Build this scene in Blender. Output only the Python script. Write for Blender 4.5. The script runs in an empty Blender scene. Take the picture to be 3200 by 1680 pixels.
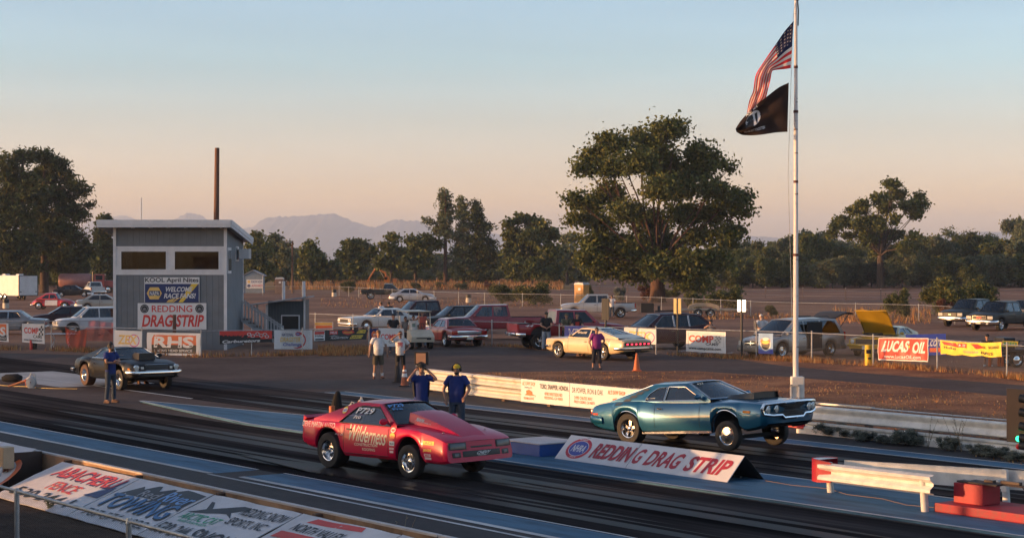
import bpy, bmesh, math, random
from mathutils import Vector as V, Matrix
from mathutils.geometry import tessellate_polygon
sc = bpy.context.scene
COL = sc.collection
R = math.radians
# ---------------------------------------------------------------- camera, world, sun, exposure
FPX, YH, H = 5700.0, 820.0, 4.26            # focal length in 3200-px units, horizon row, eye height (m)
cam_d = bpy.data.cameras.new('camera'); cam = bpy.data.objects.new('camera', cam_d); COL.objects.link(cam)
cam_d.sensor_width = 36.0; cam_d.lens = 36.0 * FPX / 3200.0
cam_d.clip_start = 0.5; cam_d.clip_end = 60000
cam.location = (0, 0, H); cam.rotation_euler = (R(90) - math.atan(20 / FPX), 0, 0)
sc.camera = cam
SUN_EL, SUN_AZ = 4.6, 10.0                  # elevation; degrees behind the camera plane, sun on the left
to_sun = V((-math.cos(R(SUN_AZ)) * math.cos(R(SUN_EL)), -math.sin(R(SUN_AZ)) * math.cos(R(SUN_EL)), math.sin(R(SUN_EL))))
w = bpy.data.worlds.new('World'); sc.world = w; w.use_nodes = True
nt = w.node_tree; nt.nodes.clear()
wo = nt.nodes.new('ShaderNodeOutputWorld'); bg = nt.nodes.new('ShaderNodeBackground')
sky = nt.nodes.new('ShaderNodeTexSky'); sky.sky_type = 'NISHITA'; sky.sun_disc = False
sky.sun_elevation = R(SUN_EL); sky.sun_rotation = math.atan2(to_sun.x, to_sun.y)
sky.air_density = 1.0; sky.dust_density = 2.0; sky.ozone_density = 1.0; sky.altitude = 150
tc = nt.nodes.new('ShaderNodeTexCoord'); sx = nt.nodes.new('ShaderNodeSeparateXYZ')
cr = nt.nodes.new('ShaderNodeValToRGB'); mx = nt.nodes.new('ShaderNodeMix'); mx.data_type = 'RGBA'; mx.blend_type = 'MULTIPLY'
mx.inputs[0].default_value = 1.0
nt.links.new(tc.outputs['Generated'], sx.inputs[0]); nt.links.new(sx.outputs['Z'], cr.inputs[0])
nt.links.new(sky.outputs[0], mx.inputs[6]); nt.links.new(cr.outputs[0], mx.inputs[7])
cm = nt.nodes.new('ShaderNodeMapping'); cm.inputs['Scale'].default_value = (2.2, 2.2, 26); cn = nt.nodes.new('ShaderNodeTexNoise'); cn.inputs['Scale'].default_value = 1.6; cn.inputs['Detail'].default_value = 5
cq = nt.nodes.new('ShaderNodeMapRange'); cq.inputs[1].default_value = .35; cq.inputs[2].default_value = .75; cq.inputs[3].default_value = .975; cq.inputs[4].default_value = 1.05      # thin uneven haze
cx = nt.nodes.new('ShaderNodeVectorMath'); cx.operation = 'SCALE'
nt.links.new(tc.outputs['Generated'], cm.inputs[0]); nt.links.new(cm.outputs[0], cn.inputs[0]); nt.links.new(cn.outputs['Fac'], cq.inputs[0]); nt.links.new(mx.outputs[2], cx.inputs[0]); nt.links.new(cq.outputs[0], cx.inputs['Scale'])
nt.links.new(cx.outputs[0], bg.inputs[0]); nt.links.new(bg.outputs[0], wo.inputs[0])
SKY_RAMP = [(0.0, (1.13, 1.04, 1.55)), (.0316, (1.18, 1.02, 1.60)), (.0473, (.96, .89, 1.52)), (.0735, (.73, .73, 1.16)), (.1081, (.56, .675, 1.03)), (.1424, (.53, .636, .947)), (.4, (.55, .58, .72)), (1.0, (.56, .56, .66))]
while len(cr.color_ramp.elements) < len(SKY_RAMP): cr.color_ramp.elements.new(0.5)
for e, (p, c) in zip(cr.color_ramp.elements, SKY_RAMP): e.position = p; e.color = (*c, 1)
bg.inputs[1].default_value = 0.15
sun_d = bpy.data.lights.new('sun', 'SUN'); sun = bpy.data.objects.new('sun', sun_d); COL.objects.link(sun)
sun_d.energy = 2.0; sun_d.angle = R(0.6); sun_d.color = (1.0, 0.53, 0.22)
sun.rotation_euler = to_sun.to_track_quat('Z', 'Y').to_euler()
sc.view_settings.view_transform = 'Standard'; sc.view_settings.look = 'None'; sc.view_settings.gamma = 1.0
sc.view_settings.exposure = 1.9
sc.render.engine = 'CYCLES'
cy = sc.cycles
cy.max_bounces = 8; cy.diffuse_bounces = 3; cy.glossy_bounces = 3; cy.transparent_max_bounces = 24; cy.transmission_bounces = 4; cy.volume_bounces = 1
cy.use_denoising = True; cy.caustics_reflective = False; cy.caustics_refractive = False
cy.use_adaptive_sampling = True; cy.adaptive_threshold = 0.015
# ---------------------------------------------------------------- helpers
def G(px, py, z=0.0):
    D = FPX * (H - z) / (py - YH)
    return V(((px - 1600) / FPX * D, D, z))
def W(px, py, D):
    return V(((px - 1600) / FPX * D, D, H - (py - YH) * D / FPX))
def gy(D): return YH + FPX * H / D
def rz2(v, a):
    c, s = math.cos(a), math.sin(a); return V((v[0] * c - v[1] * s, v[0] * s + v[1] * c, v[2] if len(v) > 2 else 0))
DS = V((0.6, -0.8, 0)); DN = V((0.8, 0.6, 0)); STRIP_ROT = math.atan2(-0.8, 0.6)
def ST(s, t, z=0): return DS * s + DN * t + V((0, 0, z))

MATS = {}
def mat(name, col, r=0.6, met=0.0, coat=0.0, var=0.15, sc_=2.0, bump=0.0, spec=0.5, stretch=None, col2=None, em=0.0, detail=5.0, lo=0.35, hi=0.65, bsc=None):
    if name in MATS: return MATS[name]
    m = bpy.data.materials.new(name); m.use_nodes = True; n = m.node_tree; b = n.nodes['Principled BSDF']
    b.inputs['Roughness'].default_value = r; b.inputs['Metallic'].default_value = met
    b.inputs['Coat Weight'].default_value = coat; b.inputs['Coat Roughness'].default_value = 0.06
    b.inputs['Specular IOR Level'].default_value = spec
    t = n.nodes.new('ShaderNodeTexCoord'); no = n.nodes.new('ShaderNodeTexNoise')
    no.inputs['Scale'].default_value = sc_; no.inputs['Detail'].default_value = detail; no.inputs['Roughness'].default_value = 0.6
    if stretch:
        mp = n.nodes.new('ShaderNodeMapping'); mp.inputs['Scale'].default_value = stretch
        n.links.new(t.outputs['Object'], mp.inputs[0]); n.links.new(mp.outputs[0], no.inputs[0])
    else: n.links.new(t.outputs['Object'], no.inputs[0])
    c2 = col2 if col2 else tuple(max(0, c * (1 - var)) for c in col); c1 = col if col2 else tuple(min(1, c * (1 + var * 0.6)) for c in col)
    ra = n.nodes.new('ShaderNodeValToRGB'); ra.color_ramp.elements[0].position = lo; ra.color_ramp.elements[1].position = hi
    ra.color_ramp.elements[0].color = (*c2, 1); ra.color_ramp.elements[1].color = (*c1, 1)
    n.links.new(no.outputs['Fac'], ra.inputs[0]); n.links.new(ra.outputs[0], b.inputs['Base Color'])
    if bump:
        bp = n.nodes.new('ShaderNodeBump'); bp.inputs['Strength'].default_value = 1.0; bp.inputs['Distance'].default_value = bump
        if bsc:
            n2 = n.nodes.new('ShaderNodeTexNoise'); n2.inputs['Scale'].default_value = bsc; n2.inputs['Detail'].default_value = 4
            n.links.new(t.outputs['Object'], n2.inputs[0]); n.links.new(n2.outputs['Fac'], bp.inputs['Height'])
        else: n.links.new(no.outputs['Fac'], bp.inputs['Height'])
        n.links.new(bp.outputs[0], b.inputs['Normal'])
    if em:
        b.inputs['Emission Color'].default_value = (*col, 1); b.inputs['Emission Strength'].default_value = em
    MATS[name] = m; return m
def paint(name, col, flake=0.0, r=0.35, coat=0.6):
    k = max(col) < .06
    return mat(name, col, r=.42 if k else r, met=flake, coat=0.05 if k else coat, var=0.10, sc_=0.8, spec=.28 if k else .5)
def glass(name, tint, refl=1.0):
    if name in MATS: return MATS[name]
    m = bpy.data.materials.new(name); m.use_nodes = True; n = m.node_tree; n.nodes.clear()
    o = n.nodes.new('ShaderNodeOutputMaterial'); mi = n.nodes.new('ShaderNodeMixShader'); tr = n.nodes.new('ShaderNodeBsdfTransparent'); gl = n.nodes.new('ShaderNodeBsdfGlossy')
    fr = n.nodes.new('ShaderNodeFresnel'); fr.inputs[0].default_value = 1.5 * refl
    no = n.nodes.new('ShaderNodeTexNoise'); no.inputs['Scale'].default_value = 1.5; t = n.nodes.new('ShaderNodeTexCoord')
    ra = n.nodes.new('ShaderNodeValToRGB'); ra.color_ramp.elements[0].color = (*[c * 0.85 for c in tint], 1); ra.color_ramp.elements[1].color = (*tint, 1)
    n.links.new(t.outputs['Object'], no.inputs[0]); n.links.new(no.outputs['Fac'], ra.inputs[0]); n.links.new(ra.outputs[0], tr.inputs[0])
    gl.inputs['Roughness'].default_value = 0.03; gl.inputs['Color'].default_value = (0.9, 0.93, 0.95, 1)
    n.links.new(fr.outputs[0], mi.inputs[0]); n.links.new(tr.outputs[0], mi.inputs[1]); n.links.new(gl.outputs[0], mi.inputs[2]); n.links.new(mi.outputs[0], o.inputs[0])
    MATS[name] = m; return m

def fix(o): return o
def link(o, parent=None):
    COL.objects.link(o)
    if parent is not None: o.parent = parent
    return o
def tag(o, label=None, cat=None, group=None, kind=None):
    if label: o['label'] = label
    if cat: o['category'] = cat
    if group: o['group'] = group
    if kind: o['kind'] = kind
    return o
def thing(name, label, cat, loc=(0, 0, 0), rz=0.0, group=None):
    o = bpy.data.objects.new(name, None); o.empty_display_size = 0.3; link(o)
    o.location = loc; o.rotation_euler = (0, 0, rz); return tag(o, label, cat, group)
def kids(o): return list(o.children)
def copy_tree(o, parent=None):
    c = o.copy(); link(c, parent)
    for ch in kids(o): copy_tree(ch, c)
    return c

class MB:
    def __init__(s): s.v = []; s.f = []; s.m = []
    def add(s, verts, faces, mi=0):
        b = len(s.v); s.v.extend([tuple(x) for x in verts])
        for f in faces: s.f.append(tuple(i + b for i in f)); s.m.append(mi)
        return s
    def box(s, c, d, mi=0, rz=0.0, M=None):
        x, y, z = d[0] / 2, d[1] / 2, d[2] / 2
        vs = [V((a * x, b_ * y, c_ * z)) for a in (-1, 1) for b_ in (-1, 1) for c_ in (-1, 1)]
        if M is not None: vs = [M @ p for p in vs]
        if rz: vs = [rz2(p, rz) for p in vs]
        vs = [p + V(c) for p in vs]
        return s.add(vs, [(0, 1, 3, 2), (4, 6, 7, 5), (0, 4, 5, 1), (2, 3, 7, 6), (0, 2, 6, 4), (1, 5, 7, 3)], mi)
    def tube(s, pts, rad, n=8, mi=0, cap=True, ell=None):
        pts = [V(p) for p in pts]; k = len(pts)
        if not hasattr(rad, '__len__'): rad = [rad] * k
        vs = []; ref = None
        for i, p in enumerate(pts):
            t = (pts[min(i + 1, k - 1)] - pts[max(i - 1, 0)])
            t = t.normalized() if t.length > 1e-9 else V((0, 0, 1))
            if ref is None:
                ref = V((0, 1, 0)) if abs(t.y) < 0.9 else V((1, 0, 0))
            a = (ref - t * ref.dot(t)).normalized(); b = t.cross(a); ref = a
            ra, rb = (rad[i] if hasattr(rad[i], '__len__') else (rad[i], rad[i]))
            for j in range(n):
                th = 2 * math.pi * j / n
                vs.append(p + a * (ra * math.cos(th)) + b * (rb * math.sin(th)))
        fs = [(i * n + j, i * n + (j + 1) % n, (i + 1) * n + (j + 1) % n, (i + 1) * n + j) for i in range(k - 1) for j in range(n)]
        if cap: fs += [tuple(range(n))[::-1], tuple((k - 1) * n + j for j in range(n))]
        return s.add(vs, fs, mi)
    def lathe(s, prof, o=(0, 0, 0), ax='z', n=16, mi=0, cap=False):
        vs = []
        for r, h in prof:
            for j in range(n):
                th = 2 * math.pi * j / n; a, b = r * math.cos(th), r * math.sin(th)
                p = (a, b, h) if ax == 'z' else ((a, h, b) if ax == 'y' else (h, a, b))
                vs.append(V(o) + V(p))
        k = len(prof)
        fs = [(i * n + j, i * n + (j + 1) % n, (i + 1) * n + (j + 1) % n, (i + 1) * n + j) for i in range(k - 1) for j in range(n)]
        if cap: fs += [tuple(range(n)), tuple((k - 1) * n + j for j in range(n))]
        return s.add(vs, fs, mi)
    def ball(s, c, r, nu=10, nv=7, mi=0):
        if not hasattr(r, '__len__'): r = (r, r, r)
        vs = [V(c) + V((r[0] * math.sin(math.pi * i / nv) * math.cos(2 * math.pi * j / nu), r[1] * math.sin(math.pi * i / nv) * math.sin(2 * math.pi * j / nu), r[2] * math.cos(math.pi * i / nv))) for i in range(nv + 1) for j in range(nu)]
        return s.add(vs, [(i * nu + j, i * nu + (j + 1) % nu, (i + 1) * nu + (j + 1) % nu, (i + 1) * nu + j) for i in range(nv) for j in range(nu)], mi)
    def prism(s, pts, ext, mi=0):
        pts = [V(p) for p in pts]; n = len(pts); e = V(ext)
        return s.add(pts + [p + e for p in pts], [tuple(range(n))[::-1], tuple(range(n, 2 * n))] + [(i, (i + 1) % n, n + (i + 1) % n, n + i) for i in range(n)], mi)
    def poly(s, pts, mi=0): return s.add(pts, [tuple(range(len(pts)))], mi)
    def xf(s, M): s.v = [tuple(M @ V(p)) for p in s.v]; return s
    def mesh(s, name, mats, smooth=40, recalc=True, bevel=0.0, merge=0.0):
        me = bpy.data.meshes.new(name); me.from_pydata(s.v, [], s.f)
        for m in (mats if isinstance(mats, (list, tuple)) else [mats]): me.materials.append(m)
        me.polygons.foreach_set('material_index', s.m)
        if recalc or bevel or merge:
            bm = bmesh.new(); bm.from_mesh(me)
            if merge: bmesh.ops.remove_doubles(bm, verts=bm.verts, dist=merge)
            if bevel:
                bmesh.ops.remove_doubles(bm, verts=bm.verts, dist=1e-5)
                ed = [e for e in bm.edges if len(e.link_faces) == 2 and e.calc_face_angle(0) > 0.6]
                bmesh.ops.bevel(bm, geom=ed, offset=bevel, segments=2, profile=0.6, affect='EDGES', clamp_overlap=True)
            bmesh.ops.recalc_face_normals(bm, faces=bm.faces); bm.to_mesh(me); bm.free()
        if smooth:
            me.polygons.foreach_set('use_smooth', [True] * len(me.polygons)); me.set_sharp_from_angle(angle=R(smooth))
        me.update(); return me
    def build(s, name, mats, parent=None, smooth=40, recalc=True, bevel=0.0, loc=None, rz=0.0, merge=0.0):
        o = bpy.data.objects.new(name, s.mesh(name, mats, smooth, recalc, bevel, merge)); link(o, parent)
        if loc is not None: o.location = loc
        if rz: o.rotation_euler = (0, 0, rz)
        return o
    def lone(s, name, label, cat, mats, group=None, kind=None, **k):   # a thing that is one mesh, origin at the middle of its foot
        c = V((sum(p[0] for p in s.v) / len(s.v), sum(p[1] for p in s.v) / len(s.v), min(p[2] for p in s.v)))
        s.v = [tuple(V(p) - c) for p in s.v]
        return tag(s.build(name, mats, loc=c, **k), label, cat, group, kind)

def pchip(tab):
    xs = [a for a, b in tab]; ys = [b for a, b in tab]; n = len(xs)
    if n == 1: return lambda x: ys[0]
    h = [xs[i + 1] - xs[i] for i in range(n - 1)]; d = [(ys[i + 1] - ys[i]) / h[i] for i in range(n - 1)]
    m = [d[0]] + [0.0 if d[i - 1] * d[i] <= 0 else 2 * d[i - 1] * d[i] / (d[i - 1] + d[i]) for i in range(1, n - 1)] + [d[-1]]
    def f(x):
        if x <= xs[0]: return ys[0]
        if x >= xs[-1]: return ys[-1]
        i = 0
        while x > xs[i + 1]: i += 1
        t = (x - xs[i]) / h[i]; t2 = t * t; t3 = t2 * t
        return (2 * t3 - 3 * t2 + 1) * ys[i] + (t3 - 2 * t2 + t) * h[i] * m[i] + (-2 * t3 + 3 * t2) * ys[i + 1] + (t3 - t2) * h[i] * m[i + 1]
    return f

# ---- lettering: flat text outlines, each element of a sign is cut to the sign's own grid and laid just proud of it
_TX = {}
def text2d(s, bold=0.0):
    k = (s, bold)
    if k in _TX: return _TX[k]
    cu = bpy.data.curves.new('lettering', 'FONT'); cu.body = s; cu.resolution_u = 3; cu.offset = bold; cu.fill_mode = 'FRONT'; cu.dimensions = '2D'
    ob = bpy.data.objects.new('lettering', cu); me = bpy.data.meshes.new_from_object(ob)
    vs = [(v.co.x, v.co.y) for v in me.vertices]; fs = [tuple(p.vertices) for p in me.polygons]
    bpy.data.objects.remove(ob); bpy.data.curves.remove(cu); bpy.data.meshes.remove(me)
    x0 = min(v[0] for v in vs); x1 = max(v[0] for v in vs); y0 = min(v[1] for v in vs); y1 = max(v[1] for v in vs)
    vs = [((x - x0) / (x1 - x0), (y - y0) / (y1 - y0)) for x, y in vs]
    _TX[k] = (vs, fs); return _TX[k]
def ell(cx, cy, rx, ry, n=24): return [(cx + rx * math.cos(2 * math.pi * i / n), cy + ry * math.sin(2 * math.pi * i / n)) for i in range(n)]
def elem2d(e):
    k = e[0]
    if k == 't':
        _, s, x0, y0, x1, y1, mi = e[:7]; o = e[7] if len(e) > 7 else {}
        vs, fs = text2d(s, o.get('b', 0.02) * 0.62); sh = o.get('sh', 0.0); tilt = o.get('tilt', 0.0); arc = o.get('arc', 0.0)
        out = []
        for x, y in vs: out.append((x0 + (x1 - x0) * x + sh * (y - 0.0) * (y1 - y0), y0 + (y1 - y0) * y + tilt * x + arc * 4 * x * (1 - x)))
        return out, fs, mi
    if k == 'r':
        _, x0, y0, x1, y1, mi = e; return [(x0, y0), (x1, y0), (x1, y1), (x0, y1)], [(0, 1, 2, 3)], mi
    if k == 'e':
        p = ell(*e[1:5]); return p, [tuple(range(len(p)))], e[5]
    if k == 'p':
        tris = tessellate_polygon([[V((a, b, 0)) for a, b in e[1]]]); return list(e[1]), [tuple(t) for t in tris], e[2]
    if k == 'o':                                  # ring
        _, cx, cy, rx, ry, th, mi = e; a = ell(cx, cy, rx, ry); b = ell(cx, cy, rx - th[0], ry - th[1]); n = len(a)
        return a + b, [(i, (i + 1) % n, n + (i + 1) % n, n + i) for i in range(n)], mi
def lay(mb, elems, fmap, us=(), vs_=(), step=0.003):
    for k, e in enumerate(elems):
        v2, fs, mi = elem2d(e)
        if us or vs_:
            bm = bmesh.new(); bv = [bm.verts.new((a, b, 0)) for a, b in v2]
            for f in fs:
                try: bm.faces.new([bv[i] for i in f])
                except ValueError: pass
            for u in us: bmesh.ops.bisect_plane(bm, geom=bm.verts[:] + bm.edges[:] + bm.faces[:], plane_co=(u, 0, 0), plane_no=(1, 0, 0), dist=1e-6)
            for u in vs_: bmesh.ops.bisect_plane(bm, geom=bm.verts[:] + bm.edges[:] + bm.faces[:], plane_co=(0, u, 0), plane_no=(0, 1, 0), dist=1e-6)
            bm.verts.index_update(); v2 = [(v.co.x, v.co.y) for v in bm.verts]; fs = [tuple(v.index for v in f.verts) for f in bm.faces]; bm.free()
        lv = e[-1].get('lv') if isinstance(e[-1], dict) else None
        off = step * ((k % 3) * 0.12 + 1 + (lv if lv is not None else k * 0.5))
        mb.add([fmap(a, b, off) for a, b in v2], fs, mi)
WR = {}
def panel_sign(name, label, cat, TL, TR, BR, BL, mats, elems, wr=0.0, thick=0.012, group=None, seed=0, sag=0.0, nu=14, nv=6, step=0.003, parent=None, drape=0.0):
    TL, TR, BR, BL = V(TL), V(TR), V(BR), V(BL); nrm = (TR - TL).cross(TL - BL).normalized()
    wd, ht = (TR - TL).length, (TL - BL).length; rn = random.Random(seed); ph = [rn.uniform(0, 6.28) for _ in range(6)]
    c = (BL + BR) / 2
    if not (wr or sag or drape): nu, nv = 1, 1
    def fm(u, v, off=0.0):
        p = BL * (1 - u) * (1 - v) + BR * u * (1 - v) + TR * u * v + TL * (1 - u) * v
        d = off
        if wr:
            d += wr * (math.sin(u * wd * 4.1 + v * ht * 2.2 + ph[0]) * 0.6 + math.sin(u * wd * 9.0 - v * ht * 6.0 + ph[1]) * 0.35 + math.sin(v * ht * 8 + u * wd * 1.7 + ph[2]) * 0.35)
        if drape: d += drape * math.sin(u * wd * 11 + ph[3] + 3 * abs(v - 0.5) * math.sin(u * 7)) * (0.4 + 0.6 * (1 - v))
        p = p + nrm * d
        if sag: p = p - V((0, 0, sag * 4 * u * (1 - u) * v)) + V((0, 0, 0.4 * sag * math.sin(u * 21 + ph[4]) * (1 - v)))
        return p - c
    mb = MB(); N = (nu + 1) * (nv + 1)
    g = [fm(i / nu, j / nv) for j in range(nv + 1) for i in range(nu + 1)] + [fm(i / nu, j / nv, -thick) for j in range(nv + 1) for i in range(nu + 1)]
    q = lambda i, j: j * (nu + 1) + i
    fs = []
    for j in range(nv):
        for i in range(nu):
            a, b, c_, d = q(i, j), q(i + 1, j), q(i + 1, j + 1), q(i, j + 1)
            fs += [(a, b, c_, d), (N + d, N + c_, N + b, N + a)]
    for i in range(nu): fs += [(q(i + 1, 0), q(i, 0), N + q(i, 0), N + q(i + 1, 0)), (q(i, nv), q(i + 1, nv), N + q(i + 1, nv), N + q(i, nv))]
    for j in range(nv): fs += [(q(0, j), q(0, j + 1), N + q(0, j + 1), N + q(0, j)), (q(nu, j + 1), q(nu, j), N + q(nu, j), N + q(nu, j + 1))]
    mb.add(g, fs, 0)
    us = [i / nu for i in range(1, nu)]; vs_ = [j / nv for j in range(1, nv)]
    lay(mb, elems, fm, us, vs_, step)
    o = mb.build(name, mats, smooth=50, recalc=False); o.location = c
    if parent is not None: o.parent = parent
    return tag(o, label, cat, group)

# common materials
ASPH = mat('asphalt', (0.062, 0.053, 0.053), r=0.8, var=0.35, sc_=0.35, bump=0.01, bsc=30, detail=9)
DARK = mat('dark_interior', (0.012, 0.012, 0.013), r=0.8)
RUBBER = mat('tyre_rubber', (0.022, 0.020, 0.019), r=0.75, var=0.3, sc_=6)
CHROME = mat('chrome', (0.80, 0.79, 0.77), r=0.10, met=1.0, var=0.05)
RIM = mat('polished_rim', (0.72, 0.71, 0.70), r=0.16, met=1.0, var=0.10)
STEEL = mat('galvanised_steel', (0.42, 0.42, 0.42), r=0.5, met=0.7, var=0.2, sc_=5)
BLACKM = mat('black_metal', (0.02, 0.02, 0.02), r=0.5)
WHITE = mat('white_vinyl', (0.68, 0.67, 0.655), r=0.55, var=0.06)
WPAINT = mat('white_painted_steel', (0.70, 0.67, 0.61), r=0.45, var=0.18, sc_=3)
REDV = mat('red_vinyl', (0.62, 0.05, 0.035), r=0.5, var=0.1)
BLACKV = mat('black_vinyl', (0.018, 0.018, 0.02), r=0.5)
NAVY = mat('navy_vinyl', (0.020, 0.035, 0.13), r=0.5)
BLUEV = mat('blue_vinyl', (0.03, 0.06, 0.36), r=0.5)
YELV = mat('yellow_vinyl', (0.80, 0.55, 0.06), r=0.5)
GOLDV = mat('gold_vinyl', (0.75, 0.50, 0.14), r=0.5)
ORGV = mat('orange_vinyl', (0.72, 0.16, 0.05), r=0.5)
GREYV = mat('grey_vinyl', (0.30, 0.30, 0.31), r=0.5)
MAGV = mat('magenta_vinyl', (0.60, 0.06, 0.28), r=0.5)
LBLUE = mat('light_blue_vinyl', (0.15, 0.32, 0.60), r=0.5)
GREENV = mat('green_vinyl', (0.02, 0.34, 0.16), r=0.5)
SIGNM = [WHITE, REDV, BLACKV, NAVY, BLUEV, YELV, GOLDV, ORGV, GREYV, MAGV, LBLUE, GREENV]
SW, SR, SK, SN, SB, SY, SG, SO, SGR, SM, SLB, SGN = range(12)
# ---------------------------------------------------------------- ground, roads, strip, mountains, haze
def flat(name, pts, z, m, rz=0.0, kind='structure', thick=0.0, label=None):
    mb = MB(); tr = [t for t in tessellate_polygon([[V((p[0], p[1], 0)) for p in pts]])]
    mb.add([(p[0], p[1], z) for p in pts], tr)
    if thick:
        n = len(pts); mb.add([(p[0], p[1], z) for p in pts] + [(p[0], p[1], z - thick) for p in pts], [(i, (i + 1) % n, n + (i + 1) % n, n + i) for i in range(n)])
    o = mb.build(name, m, smooth=0, rz=rz)
    for p in o.data.polygons:
        if abs(p.normal.z) > 0.5 and p.normal.z < 0: p.flip()
    return tag(o, kind=kind)
def ramp_mat(name, layers, rough=(0.8, 0.8), bump=None, spec=.06):
    """layers: first (scale, stretch, [(pos,col)..]); later ones multiply; rough follows the last factor."""
    m = bpy.data.materials.new(name); m.use_nodes = True; n = m.node_tree; b = n.nodes['Principled BSDF']; t = n.nodes.new('ShaderNodeTexCoord'); prev = None
    for s_, st, stops in layers:
        mp = n.nodes.new('ShaderNodeMapping'); mp.inputs['Scale'].default_value = st; no = n.nodes.new('ShaderNodeTexNoise')
        no.inputs['Scale'].default_value = s_; no.inputs['Detail'].default_value = 8; no.inputs['Roughness'].default_value = 0.62
        n.links.new(t.outputs['Object'], mp.inputs[0]); n.links.new(mp.outputs[0], no.inputs[0])
        ra = n.nodes.new('ShaderNodeValToRGB')
        while len(ra.color_ramp.elements) < len(stops): ra.color_ramp.elements.new(0.5)
        for e, (p, c) in zip(ra.color_ramp.elements, stops): e.position = p; e.color = (*c, 1)
        n.links.new(no.outputs['Fac'], ra.inputs[0])
        if prev is None: prev = ra.outputs[0]
        else:
            mi = n.nodes.new('ShaderNodeMix'); mi.data_type = 'RGBA'; mi.blend_type = 'MULTIPLY'; mi.inputs[0].default_value = 1
            n.links.new(prev, mi.inputs[6]); n.links.new(ra.outputs[0], mi.inputs[7]); prev = mi.outputs[2]
    n.links.new(prev, b.inputs['Base Color'])
    if rough[0] != rough[1]:
        rm = n.nodes.new('ShaderNodeMapRange'); rm.inputs[1].default_value = 0.02; rm.inputs[2].default_value = 0.14; rm.inputs[3].default_value = rough[0]; rm.inputs[4].default_value = rough[1]
        n.links.new(prev, rm.inputs[0]); n.links.new(rm.outputs[0], b.inputs['Roughness'])
    else: b.inputs['Roughness'].default_value = rough[0]
    b.inputs['Specular IOR Level'].default_value = spec
    if bump:
        no = n.nodes.new('ShaderNodeTexNoise'); no.inputs['Scale'].default_value = bump[0]; no.inputs['Detail'].default_value = 6
        bp = n.nodes.new('ShaderNodeBump'); bp.inputs['Distance'].default_value = bump[1]
        n.links.new(t.outputs['Object'], no.inputs[0]); n.links.new(no.outputs['Fac'], bp.inputs['Height']); n.links.new(bp.outputs[0], b.inputs['Normal'])
    MATS[name] = m; return m
DIRT = ramp_mat('dry_dirt', [(0.09, (1, 1, 1), [(0.3, (0.19, 0.108, 0.076)), (0.52, (0.28, 0.16, 0.11)), (0.72, (0.40, 0.24, 0.15))]), (3.0, (0.6, 1, 1), [(0.3, (0.62, 0.60, 0.6)), (0.7, (1.15, 1.1, 1.05))])], (0.95, 0.95), (7.0, 0.05))
DIRT2 = ramp_mat('dirt_and_dead_grass', [(0.45, (0.7, 0.7, 1), [(0.30, (0.14, 0.070, 0.050)), (0.48, (0.28, 0.135, 0.080)), (0.64, (0.44, 0.22, 0.115)), (0.8, (0.54, 0.32, 0.16))]), (9.0, (1, 1, 1), [(0.3, (0.45, 0.43, 0.42)), (0.7, (1.25, 1.2, 1.15))])], (0.95, 0.95), (14.0, 0.08))
PAVE = ramp_mat('old_asphalt', [(0.30, (1, 1, 1), [(0.3, (0.074, 0.053, 0.046)), (0.7, (0.128, 0.092, 0.078))]), (2.2, (1, 1, 1), [(0.3, (0.8, 0.8, 0.8)), (0.7, (1.15, 1.12, 1.1))])], (0.82, 0.82), (45.0, 0.008))
PAVE2 = ramp_mat('strip_asphalt', [(0.5, (0.25, 1, 1), [(0.3, (0.056, 0.052, 0.051)), (0.7, (0.086, 0.079, 0.077))]), (5.0, (1, 1, 1), [(0.3, (0.85, 0.85, 0.85)), (0.7, (1.1, 1.1, 1.1))])], (0.72, 0.72), (60.0, 0.006))
LANE = ramp_mat('rubbered_lane', [(0.62, (0.035, 1, 1), [(0.36, (0.028, 0.026, 0.026)), (0.52, (0.052, 0.047, 0.046)), (0.70, (0.100, 0.090, 0.086))]), (2.6, (0.03, 1, 1), [(0.36, (0.42, 0.42, 0.43)), (0.62, (1.2, 1.18, 1.18))]), (0.5, (0.22, 0.8, 1), [(0.35, (0.62, 0.62, 0.63)), (0.6, (1.12, 1.1, 1.1))])], (0.5, 0.8), (70.0, 0.004), .0)
BURN = ramp_mat('fresh_rubber', [(2.2, (0.03, 1, 1), [(0.35, (0.020, 0.0185, 0.0185)), (0.7, (0.044, 0.040, 0.039))])], (0.42, 0.42), (60.0, 0.001), .02)
BLUEP = ramp_mat('blue_track_paint', [(0.5, (0.15, 1, 1), [(0.3, (0.052, 0.124, 0.20)), (0.7, (0.090, 0.185, 0.275))]), (3.0, (0.2, 1, 1), [(0.34, (0.62, 0.62, 0.62)), (0.55, (1.0, 1.0, 1.0))])], (0.6, 0.6), (60.0, 0.003))
WLINE = ramp_mat('white_line_paint', [(1.2, (0.3, 1, 1), [(0.3, (0.36, 0.35, 0.34)), (0.62, (0.62, 0.60, 0.58))])], (0.7, 0.7))
flat('ground', [(-2700, -240), (2800, -240), (2800, 10400), (-2700, 10400)], 0.0, DIRT)
pv = [ST(-125, 13.2), ST(6, 13.2)]
pv = [(-60, 96), (-60, 30)] + [tuple(ST(-60, 13.2)[:2])] + [tuple(ST(4, 13.2)[:2])] + [tuple(ST(4, 33.0)[:2]), tuple(ST(-30, 33.2)[:2])]
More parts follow.
